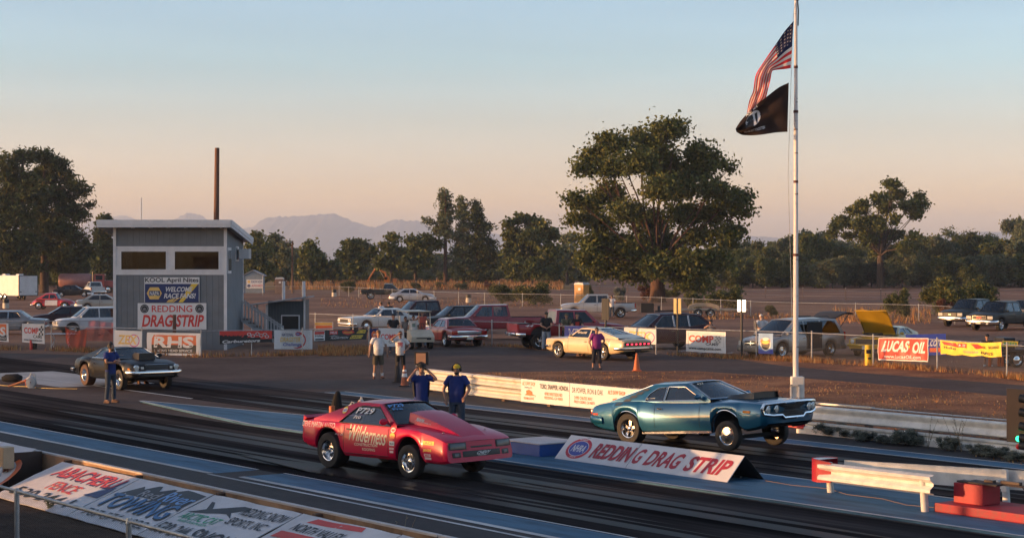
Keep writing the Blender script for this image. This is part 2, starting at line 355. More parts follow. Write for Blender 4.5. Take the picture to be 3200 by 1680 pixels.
pv += [tuple(G(1345, 1175)[:2]), tuple(G(1500, 1162)[:2]), tuple(G(1852, 1158)[:2]), tuple(G(2162, 1158)[:2]), tuple(G(2450, 1176)[:2]), tuple(G(2804, 1204)[:2]), tuple(G(3145, 1235)[:2]), tuple(G(3420, 1266)[:2]),
       tuple(G(3420, 1222)[:2]), tuple(G(2900, 1180)[:2]), tuple(G(2700, 1166)[:2]), tuple(G(2450, 1143)[:2]), tuple(G(2300, 1122)[:2]), tuple(G(2030, 1103)[:2]), tuple(G(1720, 1098)[:2]), tuple(G(1640, 1090)[:2]), tuple(G(1500, 1083)[:2]), tuple(G(1300, 1085)[:2]), tuple(G(1145, 1107)[:2]), tuple(G(1000, 1113)[:2]), tuple(G(640, 1119)[:2]), tuple(G(350, 1112)[:2]), tuple(G(100, 1104)[:2])]
flat('pavement', pv, 0.004, PAVE)
flat('dirt_infield', [tuple(ST(4, 33.1)[:2]), tuple(ST(-30, 33.3)[:2]), tuple(G(1345, 1176)[:2]), tuple(G(1500, 1163)[:2]), tuple(G(2162, 1159)[:2]), tuple(G(2450, 1177)[:2]), tuple(G(2804, 1205)[:2]), tuple(G(3145, 1236)[:2]), tuple(G(3420, 1267)[:2])], 0.003, DIRT2)
flat('dirt_verge', [tuple(G(2200, 1113)[:2]), tuple(G(2450, 1142)[:2]), tuple(G(2700, 1165)[:2]), tuple(G(2900, 1179)[:2]), tuple(G(3420, 1221)[:2]), tuple(G(3420, 1180)[:2]), tuple(G(2900, 1140)[:2]), tuple(G(2600, 1118)[:2]), tuple(G(2300, 1104)[:2])], 0.003, DIRT2)
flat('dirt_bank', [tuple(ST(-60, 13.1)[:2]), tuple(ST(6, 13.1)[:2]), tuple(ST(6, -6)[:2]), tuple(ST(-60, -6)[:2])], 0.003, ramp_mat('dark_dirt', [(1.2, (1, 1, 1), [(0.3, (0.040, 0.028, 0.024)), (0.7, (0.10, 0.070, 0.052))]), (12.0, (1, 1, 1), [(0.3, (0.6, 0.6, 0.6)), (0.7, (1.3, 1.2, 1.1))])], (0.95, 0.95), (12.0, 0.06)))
SRZ = STRIP_ROT
flat('track_apron', [(-60, 13.7), (4, 13.7), (4, 18.3), (-60, 18.3)], 0.008, PAVE2, SRZ)
flat('near_lane', [(-92, 18.3), (4, 18.3), (4, 23.0), (-92, 23.0)], 0.008, LANE, SRZ)
flat('far_lane', [(-92, 26.15), (4, 26.15), (4, 30.8), (-92, 30.8)], 0.008, LANE, SRZ)
flat('far_apron', [(-52, 30.8), (4, 30.8), (4, 32.95), (-52, 33.4)], 0.008, PAVE2, SRZ)
for k, (a, b_, t0, t1) in enumerate([(-46, -16, 19.0, 19.35), (-43, -20, 19.5, 19.62), (-48, -22, 19.75, 19.95), (-50, -12, 20.75, 21.2), (-44, -18, 21.35, 21.75), (-40, -24, 22.1, 22.2), (-52, -20, 26.8, 27.25), (-48, -18, 27.4, 27.6), (-52, -14, 28.5, 28.9), (-50, -22, 29.05, 29.6), (-36, -26.5, 18.9, 19.8), (-36, -26.5, 20.5, 21.6)]):
    flat('tyre_mark', [(a, (t0 + t1) / 2), (a + 4, t0 + .02), (a + 8, t0), (b_ - 6, t0), (b_, (t0 + t1) / 2), (b_ - 5, t1), (a + 6, t1), (a + 3, t1 - .02)], 0.012 + .0011 * k, BURN, SRZ)
flat('track_paint', [(-72, 17.3), (-33.05, 17.3), (-33.05, 18.25), (-72, 18.25)], 0.012, BLUEP, SRZ)
flat('track_paint', [(-32.2, 17.5), (4, 17.5), (4, 18.35), (-32.2, 18.35)], 0.012, BLUEP, SRZ)
flat('track_paint', [(-51.4, 30.95), (4, 30.95), (4, 31.6), (-51.4, 31.6)], 0.012, BLUEP, SRZ)
flat('track_island', [(-51.3, 24.3), (-42.3, 23.05), (4, 23.15), (4, 26.05), (-43.2, 25.8)], 0.05, BLUEP, SRZ, thick=0.05)
def line(s0, t0, s1, t1, wd, z=0.016, m=WLINE): flat('track_line', [(s0, t0 - wd / 2), (s1, t1 - wd / 2), (s1, t1 + wd / 2), (s0, t0 + wd / 2)], z, m, SRZ)
line(-72, 17.22, -33.1, 17.22, .14); line(-72, 18.3, -33.1, 18.3, .07); line(-32.2, 17.42, 4, 17.42, .15); line(-32.2, 18.4, 4, 18.4, .06); line(-33, 17.12, 4, 17.02, .09)
line(-51.3, 24.28, -42.3, 23.12, .09, .055); line(-42.3, 23.12, 4, 23.2, .08, .055); line(-51.3, 24.36, -43.2, 25.74, .09, .055); line(-43.2, 25.74, 4, 26.0, .08, .055)
line(-51.4, 31.65, 4, 31.65, .08); line(-51.4, 30.9, 4, 30.9, .08); line(-66, 26.3, -51.6, 26.2, .12); line(-51.2, 26.35, 4, 26.35, .05, m=PAVE2)
flat('track_seam', [(-52, 22.93), (4, 23.03), (4, 23.13), (-52, 23.02)], 0.016, mat('kerb_dirt', (0.045, 0.032, 0.026), r=.9, var=.4), SRZ)
flat('water_box', [(-68, 25.0), (-59, 25.0), (-59, 28.5), (-68, 28.5)], 0.010, mat('pale_concrete', (0.33, 0.30, 0.28), r=.6, var=.3, sc_=.6, stretch=(.3, 1, 1)), SRZ)
# parking bay lines by the return road
for px, py, l in ((2080, 1092, 2.3), (2115, 1098, 2.2), (2180, 1103, 2.2), (2240, 1108, 2.2), (2305, 1113, 2.2)):
    p = G(px, py); flat('bay_line', [(p.x, p.y), (p.x + .12, p.y), (p.x + 1.1, p.y + l), (p.x + .98, p.y + l)], 0.008, WLINE)
# mountains
def ridge(name, prof, D, depth, m, seed, jag=3.0):
    rn = random.Random(seed); mb = MB(); xs = []; f = pchip(prof); x = prof[0][0]
    while x <= prof[-1][0]: xs.append(x); x += 6
    rows = 9; vs = []
    for j in range(rows):
        q = j / (rows - 1); d = D - depth + depth * q * 1.0 if q <= 1 else D
        for i, px in enumerate(xs):
            zt = max(0.0, H - (f(px) - YH) * D / FPX) + 0
            z = zt * (q ** 1.3) + (rn.uniform(-1, 1) * jag * (q > 0.1)) * zt / 150 - 2 * (q == 0)
            gl = 0.025 * zt * math.sin(px * 0.11 + 3 * q) * q * (1 - q) * 2
            vs.append(((px - 1600) / FPX * D + rn.uniform(-1, 1) * 6 * (j not in (0, rows - 1)), d, z + gl))
    n = len(xs)
    for i, px in enumerate(xs): vs.append(((px - 1600) / FPX * D, D + depth * .6, -2))
    rows += 1
    mb.add(vs, [(j * n + i, j * n + i + 1, (j + 1) * n + i + 1, (j + 1) * n + i) for j in range(rows - 1) for i in range(n - 1)])
    return tag(mb.build(name, m, smooth=60), kind='structure')
ROCKM = mat('mountain_slope', (0.10, 0.10, 0.09), r=1, var=.4, sc_=.004)
ridge('mountain', [(120, 815), (200, 760), (274, 694), (330, 680), (362, 674), (390, 675), (404, 678), (450, 700), (500, 735), (620, 795)], 10200, 900, ROCKM, 3)
ridge('mountain', [(480, 800), (530, 700), (562, 676), (588, 664), (612, 668), (634, 677), (670, 702), (740, 770)], 9700, 700, ROCKM, 4)
ridge('mountain', [(640, 806), (700, 745), (764, 714), (792, 708), (815, 689), (871, 676), (905, 676), (939, 675), (999, 670), (1037, 667), (1063, 674), (1106, 693), (1140, 703), (1170, 710), (1200, 698), (1229, 687), (1262, 688), (1298, 689), (1353, 712), (1410, 718), (1470, 721), (1537, 729), (1640, 742), (1760, 770), (1900, 815)], 9000, 1500, ROCKM, 5)
ridge('mountain', [(2180, 812), (2260, 760), (2339, 738), (2432, 743), (2500, 750), (2583, 757), (2700, 762), (2883, 746), (2983, 730), (3040, 726), (3099, 724), (3159, 726), (3300, 732), (3420, 760)], 8200, 900, ROCKM, 6)
# haze: one closed box round the whole place
HAZE = 0.00013
mb = MB(); mb.box((50, 5100, 127), (5600, 10800, 260))
hz = tag(mb.build('haze', [], smooth=0), kind='stuff')
hm = bpy.data.materials.new('haze'); hm.use_nodes = True; n_ = hm.node_tree; n_.nodes.clear()
ho = n_.nodes.new('ShaderNodeOutputMaterial'); pv_ = n_.nodes.new('ShaderNodeVolumePrincipled')
pv_.inputs['Color'].default_value = (0.64, 0.78, 1.0, 1); pv_.inputs['Density'].default_value = HAZE; pv_.inputs['Anisotropy'].default_value = 0.0
n_.links.new(pv_.outputs[0], ho.inputs['Volume']); hz.data.materials.append(hm)
# ---------------------------------------------------------------- buildings, poles, fences, rails
def sat(px, t):
    k = (px - 1600) / FPX                      # strip coordinate s where the line t passes image column px
    return (k * 0.6 * t - 0.8 * t) / (0.6 + 0.8 * k)
SIDING = mat('grey_board_siding', (0.165, 0.178, 0.19), r=0.7, var=0.12, sc_=1.2)
TRIM = mat('white_trim', (0.66, 0.65, 0.65), r=0.5, var=0.08)
WOODP = mat('weathered_wood', (0.13, 0.075, 0.05), r=0.9, var=0.4, sc_=3, stretch=(1, 1, 0.1))
ROOFM = mat('grey_roof_sheet', (0.33, 0.33, 0.34), r=0.55, var=0.15)
ROOMD = mat('tower_room_wall', (0.34, 0.40, 0.46), r=0.9)
WGLASS = glass('tower_glass', (0.60, 0.63, 0.64), 1.0)
def vsid(mb, x0, x1, z0, z1, y, mi=0, pitch=0.30, g=0.012, dirx=True, yy=None):      # grooved boards as real relief
    n = max(1, int(round((x1 - x0) / pitch))); w_ = (x1 - x0) / n
    for i in range(n):
        a, b = x0 + i * w_, x0 + (i + 1) * w_ - g
        if dirx: mb.box(((a + b) / 2, y, (z0 + z1) / 2), (b - a, .03, z1 - z0), mi)
        else: mb.box((y, (a + b) / 2, (z0 + z1) / 2), (.03, b - a, z1 - z0), mi)
TX, TY = -16.68, 89.0
tw = thing('timing_tower', 'two storey grey board timing tower with white trim and a sloping roof', 'tower', (TX, TY, 0))
hw = 2.68; dp = 5.6
m_ = MB(); vsid(m_, -hw, hw, 0, 3.72, 0); vsid(m_, -hw, hw, 4.98, 6.02, 0)
m_.box((0, .05, 1.86), (2 * hw, .05, 3.72)); m_.box((0, .05, 5.5), (2 * hw, .05, 1.04)); m_.build('front_wall', SIDING, tw, smooth=0)
m_ = MB(); m_.add([(hw, .08, 0), (hw, dp, 0), (hw, dp, 5.5), (hw, .08, 6.1)], [(0, 1, 2, 3)]); vsid(m_, .1, dp, 0, 5.45, hw + .015, dirx=False); m_.build('side_wall', SIDING, tw, smooth=0)
m_ = MB(); m_.add([(-hw, .08, 0), (-hw, dp, 0), (-hw, dp, 5.5), (-hw, .08, 6.1)], [(0, 1, 2, 3)]); m_.box((-hw - .01, dp / 2, 2.7), (.02, dp - .1, 5.4)); m_.build('side_wall', SIDING, tw, smooth=0)
m_ = MB(); m_.box((0, dp, 2.75), (2 * hw, .06, 5.5)); m_.build('rear_wall', SIDING, tw, smooth=0)
m_ = MB(); m_.add([(-3.35, -.75, 6.10), (3.05, -.75, 6.10), (3.05, 6.6, 5.33), (-3.35, 6.6, 5.33)], [(0, 1, 2, 3)]); m_.xf(Matrix.Identity(4))
b_ = [V(p) for p in m_.v]; m_ = MB(); m_.prism(b_, (0, 0, .10)); rf = m_.build('roof', ROOFM, tw, smooth=0)
def fascia(a, b, h=.36, th=.05):
    a, b = V(a), V(b); mb = MB(); n = (b - a).cross(V((0, 0, 1))).normalized() * th
    mb.prism([a + V((0, 0, -.24)), b + V((0, 0, -.24)), b + V((0, 0, h - .24)), a + V((0, 0, h - .24))], n); mb.prism([a + n + V((0, 0, -.10)), b + n + V((0, 0, -.10)), b + n + V((0, 0, h - .235)), a + n + V((0, 0, h - .235))], n * .5)
    mb.build('fascia', TRIM, rf, smooth=0)
z1, z2 = 6.20, 5.43
fascia((-3.36, -.76, z1), (3.06, -.76, z1)); fascia((3.06, -.755, z1), (3.06, 6.6, z2)); fascia((-3.36, 6.6, z2), (-3.36, -.755, z1))
for i in range(7):
    m_ = MB(); m_.box((-2.6 + i * .86, -.32, 5.98), (.06, .72, .12)); m_.build('rafter', TRIM, rf, smooth=0)
for x in (-hw - .02, hw + .02):
    m_ = MB(); m_.box((x, -.02, 3.0), (.14, .10, 6.0)); m_.build('corner_board', TRIM, tw, smooth=0)
m_ = MB(); m_.box((hw + .03, dp, 2.7), (.08, .12, 5.4)); m_.build('corner_board', TRIM, tw, smooth=0)
m_ = MB(); m_.box((0, -.02, 5.0), (2 * hw - .1, .07, .10)); m_.box((0, -.02, 3.72), (2 * hw - .1, .07, .12)); m_.box((0, -.02, 6.0), (2 * hw - .1, .07, .07))
m_.build('trim_board', TRIM, tw, smooth=0)
m_ = MB(); m_.box((-hw + .12, -.01, 4.36), (.24, .06, 1.16)); m_.box((0.02, -.01, 4.36), (.30, .06, 1.16)); m_.box((hw - .12, -.01, 4.36), (.24, .06, 1.16)); m_.box((0, -.01, 4.91), (2 * hw - .3, .055, .10)); m_.box((0, -.01, 3.81), (2 * hw - .3, .055, .10)); m_.build('window_band', TRIM, tw, smooth=0)
m_ = MB(); m_.box((0, dp - .5, 4.5), (2 * hw - .1, .05, 2.4)); m_.box((0, 2.6, 3.55), (2 * hw - .1, 5, .06)); m_.box((-.8, 2.2, 3.85), (1.2, .6, .5)); m_.box((1.2, 2.6, 3.8), (1.6, .5, .45)); m_.box((.5, dp - .55, 4.6), (.8, .04, 1.0)); m_.build('control_room', ROOMD, tw, smooth=0)
for x0, x1 in ((-hw + .24, -.13), (.17, hw - .24)):
    cx, ww = (x0 + x1) / 2, x1 - x0; wd = MB()
    for zz in (3.89, 4.83): wd.box((cx, -.045, zz), (ww, .05, .07))
    for xx in (x0 + .03, x1 - .03): wd.box((xx, -.045, 4.36), (.07, .05, .87))
    f_ = wd.build('window', TRIM, tw, smooth=0)
    g_ = MB(); g_.box((cx, -.02, 4.36), (ww - .12, .01, .86)); g_.build('pane', WGLASS, f_, smooth=0)
    if x0 < -1:
        bl = MB()
        for i in range(13): bl.box((x0 + .32, .12, 4.78 - i * .055), (.5, .05, .012))
        bl.build('blind', TRIM, f_, smooth=0)
w_ = MB(); w_.box((hw + .05, 1.0, 4.36), (.05, 1.05, 1.28)); f_ = w_.build('window', TRIM, tw, smooth=0)
g_ = MB(); g_.box((hw + .085, .75, 4.36), (.01, .36, 1.0)); g_.box((hw + .085, 1.25, 4.36), (.01, .36, 1.0)); g_.build('pane', WGLASS, f_, smooth=0)
w_ = MB(); w_.box((hw + .05, 3.6, 4.7), (.05, .9, .75)); f_ = w_.build('window', TRIM, tw, smooth=0)
g_ = MB(); g_.box((hw + .085, 3.35, 4.72), (.01, .34, .62)); g_.build('pane', WGLASS, f_, smooth=0)
ac = thing('air_conditioner', 'white window air conditioner hanging out of the tower side wall', 'air conditioner', (TX + hw + .1, TY + 3.85, 4.42))
m_ = MB(); m_.box((.3, 0, .28), (.55, .62, .5)); m_.build('casing', TRIM, ac, smooth=0, bevel=.02)
m_ = MB(); [m_.box((.585, 0, .1 + i * .06), (.02, .52, .025)) for i in range(7)]; m_.build('grille', GREYV, ac, smooth=0)
m_ = MB(); m_.tube([(-1.6, 1.0, 6.05), (-1.6, 1.0, 7.45)], .022); m_.build('antenna', WPAINT, tw)
# stairs
stt = thing('outside_stairs', 'grey wooden stairs with a slatted railing beside the tower', 'stairs', (TX + hw + .1, TY + 5.0, 0))
m_ = MB()
for i in range(7): m_.box((.25 + i * .27, 0, 1.35 - i * .19), (.30, 1.0, .05))
m_.build('tread', WOODP, stt, smooth=0)
for y in (-.5, .5):
    m_ = MB(); m_.prism([(0, y, 1.25), (1.9, y, -.02), (2.1, y, .1), (0, y, 1.5)], (0, .05, 0)); m_.prism([(0, y, 2.25), (2.0, y, .92), (2.0, y, 1.0), (0, y, 2.33)], (0, .05, 0))
    for i in range(12): m_.box((.08 + i * .165, y, 1.86 - i * .111), (.05, .04, .92))
    m_.box((2.02, y, .5), (.1, .1, 1.0)); m_.build('railing', mat('painted_rail', (.40, .40, .41), r=.6), stt, smooth=0)
m_ = MB(); m_.tube([(2.02, -.5, .95), (2.5, -.6, .6), (2.75, -.65, .55), (2.75, -.65, 0)], .03); m_.tube([(2.02, -.5, .7), (2.45, -.6, .35), (2.6, -.62, .3)], .025); m_.build('handrail', WPAINT, stt)
# metal shed
SHM = mat('slate_metal_sheet', (0.07, 0.085, 0.095), r=.5, var=.15)
sh = thing('metal_shed', 'low slate blue metal shed with a slanted roof beside the stairs', 'shed', (-12.35, 98, 0))
m_ = MB(); vsid(m_, -.75, 1.15, 0, 2.2, 0, pitch=.16, g=.03); m_.box((.2, .04, 1.1), (1.95, .04, 2.2)); m_.build('wall', SHM, sh, smooth=0)
m_ = MB(); m_.box((1.17, 1.1, 1.12), (.06, 2.2, 2.24)); m_.box((-.8, 1.6, 1.0), (.06, 1.2, 2.0)); m_.box((0.2, 2.2, 1.0), (2, .06, 2)); m_.build('side_panel', SHM, sh, smooth=0)
for c_, d_ in (((-1.35, .1, 1.0), (.10, .1, 2.0)), ((-.82, .0, 1.0), (.12, .1, 2.0)), ((1.2, -.05, 1.15), (.09, .09, 2.3))):
    m_ = MB(); m_.box(c_, d_); m_.build('corner_post', TRIM, sh, smooth=0)
m_ = MB(); m_.prism([(-1.75, -.5, 1.95), (1.45, -.5, 2.38), (1.45, 2.6, 2.38), (-1.75, 2.6, 1.95)], (0, 0, .07)); m_.build('roof', ROOFM, sh, smooth=0)
m_ = MB(); m_.box((.45, -.04, .95), (1.0, .05, 1.0)); f_ = m_.build('window', TRIM, sh, smooth=0); m_ = MB(); m_.box((.45, -.075, .95), (.88, .02, .88)); m_.build('pane', mat('dark_window', (.03, .03, .03), r=.15), f_, smooth=0)
for x in (-.05, 1.05):
    m_ = MB(); m_.tube([(x, 1.0, 2.1), (x, 1.0, 3.25)], .085, 12); m_.build('vent_pipe', TRIM, sh)
# small booth and portable toilets, light pole
BOOTH = mat('blue_grey_booth', (.20, .25, .29), r=.7)
bo = thing('sales_booth', 'small blue grey booth with a gabled roof near the far trees', 'booth', (-36.2, 255, 0))
m_ = MB(); m_.box((0, 1, 1.2), (2.7, 2, 2.4)); m_.prism([(-1.35, 0, 2.4), (1.35, 0, 2.4), (0, 0, 3.05)], (0, 2, 0)); m_.box((-1.7, 1.2, 1.1), (.8, 1.6, 2.2)); m_.build('wall', BOOTH, bo, smooth=0)
m_ = MB(); m_.prism([(-1.6, -.15, 2.35), (0, -.15, 3.12), (0, -.15, 3.22), (-1.7, -.15, 2.42)], (0, 2.3, 0)); m_.prism([(1.6, -.15, 2.35), (0, -.15, 3.12), (0, -.15, 3.22), (1.7, -.15, 2.42)], (0, 2.3, 0)); m_.build('roof', ROOFM, bo, smooth=0)
for x in (-1.36, 1.36):
    m_ = MB(); m_.box((x, -.02, 1.2), (.1, .06, 2.4)); m_.build('corner_trim', TRIM, bo, smooth=0)
def porta(px, py, col, label, rz=0.0, roof=None):
    p = G(px, py); t = thing('portable_toilet', label, 'toilet', p, rz); cm = mat('plastic_' + label.split()[1], col, r=.5)
    m_ = MB(); m_.box((0, 0, 1.0), (1.1, 1.1, 2.0)); m_.build('cabin', cm, t, smooth=0, bevel=.04)
    m_ = MB(); m_.box((0, -.57, .98), (.75, .04, 1.75)); d = m_.build('door', cm, t, smooth=0, bevel=.01); m_ = MB(); m_.box((.1, -.60, 1.55), (.3, .02, .25)); m_.build('notice', WHITE, d, smooth=0)
    m_ = MB(); m_.prism([(-.6, -.6, 2.0), (.6, -.6, 2.0), (.5, -.6, 2.16), (0, -.6, 2.24), (-.5, -.6, 2.16)], (0, 1.2, 0)); [m_.box((x, 0, 2.2), (.06, 1.1, .08)) for x in (-.4, 0, .4)]; m_.build('roof', mat('pale_plastic', (.5, .5, .5), r=.4), t, smooth=0)
porta(874, 917, (.16, .10, .075), 'small brown portable toilet beside the far light pole')
porta(1818, 950, (.52, .24, .06), 'tall orange portable toilet behind the silver pickup', R(-35))
lp = thing('light_pole', 'wooden light pole with a lamp head rising before the far trees', 'light pole', G(914, 915))
m_ = MB(); m_.tube([(0, 0, 0), (0, 0, 7.3)], [.16, .11], 10); m_.build('pole', WOODP, lp)
m_ = MB(); m_.tube([(0, 0, 7.1), (-.5, -.1, 7.2)], .04); m_.box((-.7, -.1, 7.15), (.6, .35, .22)); m_.build('lamp', GREYV, lp)
m_ = MB(); m_.tube([(0, 0, 0), (-.02, 0, 6), (.03, 0, 10.35)], [.17, .15, .125], 12); o = m_.build('wooden_pole', mat('brown_pole_wood', (.16, .075, .045), r=.85, var=.4, sc_=2, stretch=(3, 3, .3))); o.location = W(677, 820, 97) * 1; o.location.z = 0
tag(o, 'tall bare wooden pole rising above the tower roof', 'pole')
m_ = MB(); m_.tube([(0, 0, 0), (0, 0, 1.78)], [.095, .085], 12); o = m_.build('wooden_post', MATS['brown_pole_wood']); o.location = ((545 - 1600) / FPX * 87, 87, 0); tag(o, 'short thick wooden post in front of the red lettered tower sign', 'post')

# ---- chain-link fences
def chain_mat(name='chain_link_wire', k=9.0, th=0.045):
    m = bpy.data.materials.new(name); m.use_nodes = True; n = m.node_tree; n.nodes.clear(); L = n.links.new
    o = n.nodes.new('ShaderNodeOutputMaterial'); mi = n.nodes.new('ShaderNodeMixShader'); tr = n.nodes.new('ShaderNodeBsdfTransparent'); df = n.nodes.new('ShaderNodeBsdfDiffuse'); df.inputs[0].default_value = (.16, .15, .14, 1)
    uv = n.nodes.new('ShaderNodeUVMap'); s = n.nodes.new('ShaderNodeSeparateXYZ'); L(uv.outputs[0], s.inputs[0]); outs = []
    for op in ('ADD', 'SUBTRACT'):
        a = n.nodes.new('ShaderNodeMath'); a.operation = op; L(s.outputs[0], a.inputs[0]); L(s.outputs[1], a.inputs[1])
        b = n.nodes.new('ShaderNodeMath'); b.operation = 'MULTIPLY'; b.inputs[1].default_value = k; L(a.outputs[0], b.inputs[0])
        c = n.nodes.new('ShaderNodeMath'); c.operation = 'FRACT'; L(b.outputs[0], c.inputs[0])
        d = n.nodes.new('ShaderNodeMath'); d.operation = 'LESS_THAN'; d.inputs[1].default_value = th; L(c.outputs[0], d.inputs[0]); outs.append(d)
    mxx = n.nodes.new('ShaderNodeMath'); mxx.operation = 'MAXIMUM'; L(outs[0].outputs[0], mxx.inputs[0]); L(outs[1].outputs[0], mxx.inputs[1])
    L(mxx.outputs[0], mi.inputs[0]); L(tr.outputs[0], mi.inputs[1]); L(df.outputs[0], mi.inputs[2]); L(mi.outputs[0], o.inputs[0]); MATS[name] = m; return m
CHAIN = chain_mat()
def fence(name, label, pts, h, posts, rail=True, pr=.025, rr=.019, group=None, mesh=True, cat='fence', pcol=None, wires=0):
    """pts: ground points; posts: list of distances or a spacing"""
    t = thing(name, label, cat, pts[0], 0, group); o = V(pts[0]); P = [V(p) - o for p in pts]
    seg = [(P[i + 1] - P[i]).length for i in range(len(P) - 1)]; tot = sum(seg)
    def at(d):
        i = 0
        while i < len(seg) - 1 and d > seg[i]: d -= seg[i]; i += 1
        return P[i].lerp(P[i + 1], d / seg[i])
    if mesh:
        me = MB(); n = len(P); vs = []; us = []; d = 0
        for i, p in enumerate(P):
            vs += [p + V((0, 0, .04)), p + V((0, 0, h))]; us += [(d, .04), (d, h)]; d += seg[i] if i < n - 1 else 0
        me.add(vs, [(2 * i, 2 * i + 2, 2 * i + 3, 2 * i + 1) for i in range(n - 1)])
        ob = me.build('chain_link_mesh', CHAIN, t, smooth=0, recalc=False); uvl = ob.data.uv_layers.new(name='UVMap')
        for lp_ in ob.data.loops: uvl.data[lp_.index].uv = us[lp_.vertex_index]
    if rail:
        me = MB(); me.tube([p + V((0, 0, h)) for p in P], rr, 6); me.build('top_rail', STEEL, t)
    for k in range(wires):
        me = MB(); me.tube([p + V((0, 0, h * (k + .6) / wires)) for p in P], .008, 4); me.build('wire', STEEL, t)
    if not hasattr(posts, '__len__'): posts = [i * tot / max(1, round(tot / posts)) for i in range(int(round(tot / posts)) + 1)]
    proto = None
    for d in posts[:100]:
        p = at(d)
        if proto is None:
            me = MB(); me.tube([(0, 0, -.05), (0, 0, h + .05)], pr, 8); me.ball((0, 0, h + .06), pr * 1.3, 8, 5, 1); proto = me.build('post', [pcol or STEEL, pcol and TRIM or STEEL], t); proto.location = p
        else:
            c = proto.copy(); link(c, t); c.location = p
    return t
F1 = [G(-60, 1089), G(160, 1093), G(443, 1104), G(628, 1114), G(786, 1111), G(945, 1108), G(1153, 1095)]
F2 = [G(1455, 1077), G(1537, 1079), G(1641, 1084.5), G(1748, 1096), G(2050, 1107), G(2364, 1120), G(2537, 1128), G(2729, 1142), G(2929, 1157), G(3147, 1179), G(3330, 1200), G(3560, 1226)]
def cum(F): 
    r = [0]
    for i in range(len(F) - 1): r.append(r[-1] + (F[i + 1] - F[i]).length)
    return r
fence('chain_link_fence', 'chain link fence hung with banners in front of the tower', F1, 1.17, cum(F1))
fence('chain_link_fence', 'long chain link fence with the big red oil banner hung on it', F2, 1.22, cum(F2), pr=.032)
fence('chain_link_fence', 'chain link fence behind the far old pickup and silver sedan', [G(700, 922), G(1057, 924), G(1333, 946), G(1546, 955), G(1706, 958), G(2041, 971), G(2147, 976), G(2400, 992), G(2866, 1004), G(2981, 1012), G(3400, 1040)], 1.2, 5.5)
fence('chain_link_fence', 'chain link fence beside the metal shed and white classic car', [G(850, 1038), G(1000, 1044), G(1105, 1050), G(1250, 1056)], 1.2, 4.0)
fence('wire_fence', 'thin wire fence with white tipped stakes along the dirt road', [G(1560, 912), G(1730, 913), G(1950, 918), G(2200, 926), G(2465, 933), G(2630, 936), G(2716, 939), G(3110, 946), G(3400, 952)], 1.25, 6.5, rail=False, mesh=False, pr=.035, pcol=mat('rusty_stake', (.09, .06, .05), r=.8), wires=2)
fence('wire_fence', 'thin stake fence at the edge of the golden far field', [G(500, 905), G(930, 906), G(1200, 906), G(1560, 908)], 1.3, 7, rail=False, mesh=False, pr=.04, pcol=MATS['rusty_stake'], wires=2)
# near fence: real woven wire
nf0 = V(((52 - 1600) / FPX * 25, 25, 0)); nfd = (V(((402 - 1600) / FPX * 22.1, 22.1, 0)) - nf0); nfl = nfd.length; nfd.normalize()
nft = thing('chain_link_fence', 'near chain link fence with woven wire in front of the leaning boards', 'fence', nf0)
m_ = MB(); a0, a1 = -2.2, 8.0; m_.tube([nfd * a0 + V((0, 0, 1.13)), nfd * a1 + V((0, 0, 1.13))], .024, 10); m_.build('top_rail', STEEL, nft)
for k in range(-1, 3):
    m_ = MB(); m_.tube([nfd * (k * nfl) + V((0, 0, -.1)), nfd * (k * nfl) + V((0, 0, 1.12))], .035, 10); m_.tube([nfd * (k * nfl) + V((0, 0, 1.10)), nfd * (k * nfl) + V((0, 0, 1.17))], [.045, .03], 10); m_.build('post', STEEL, nft)
m_ = MB(); p = .055; nw = int((a1 - a0) / p); nn = V((-nfd.y, nfd.x, 0))
for i in range(nw):
    x = a0 + i * p; pts = []; k = 0
    for j in range(int(1.1 / p) * 2 + 1):
        sd = j % 2; pts.append(nfd * (x + (p * .52 if sd else -p * .52) + p * .0) + nn * (.004 if sd else -.004) + V((0, 0, 1.12 - j * p * .5)))
    vs = []; r_ = .0015
    for q in pts: vs += [q + V((0, 0, r_)), q - V((0, 0, r_)), q + nn * r_]
    m_.add(vs, [(3 * j + a, 3 * j + (a + 1) % 3, 3 * j + 3 + (a + 1) % 3, 3 * j + 3 + a) for j in range(len(pts) - 1) for a in range(3)])
m_.build('chain_link_mesh', mat('dull_wire', (.12, .12, .12), r=.7), nft, smooth=0, recalc=False)

# ---- guardrails
def wprof(h=.32, d=.085):
    return [(0, 0), (d * .3, .02 * h / .32), (d, .10 * h), (d, .26 * h), (d * .15, .44 * h), (d * .15, .56 * h), (d, .74 * h), (d, .90 * h), (d * .3, h - .02 * h / .32), (0, h)]
def beam(mb, p0, p1, z0, z1, nrm, prof, mi=0, segs=1, th=.008):
    p0, p1, nrm = V(p0), V(p1), V(nrm); n = len(prof); vs = []
    for k in range(segs + 1):
        q = k / segs; p = p0.lerp(p1, q); z = z0 + (z1 - z0) * q
        for d, zz in prof: vs.append(p + nrm * d + V((0, 0, z + zz)))
        for d, zz in prof: vs.append(p + nrm * (d - th) + V((0, 0, z + zz)))
    fs = []
    for k in range(segs):
        b, c = k * 2 * n, (k + 1) * 2 * n
        for i in range(n - 1): fs += [(b + i, c + i, c + i + 1, b + i + 1), (b + n + i + 1, c + n + i + 1, c + n + i, b + n + i)]
        fs += [(b, b + n, c + n, c), (b + n - 1, c + n - 1, c + 2 * n - 1, b + 2 * n - 1)]
    for b in (0, segs * 2 * n): fs += [tuple(list(range(b, b + n)) + list(range(b + 2 * n - 1, b + n - 1, -1)))]
    mb.add(vs, fs, mi)
RUSTY = mat('rust_stained_white_paint', (0.58, 0.545, 0.48), r=.5, var=.25, sc_=1.6, col2=(.46, .39, .31), lo=.3, hi=.5)
BARR = mat('red_barrier_paint', (.40, .010, .022), r=.5, var=.25)
NTOW = -DN
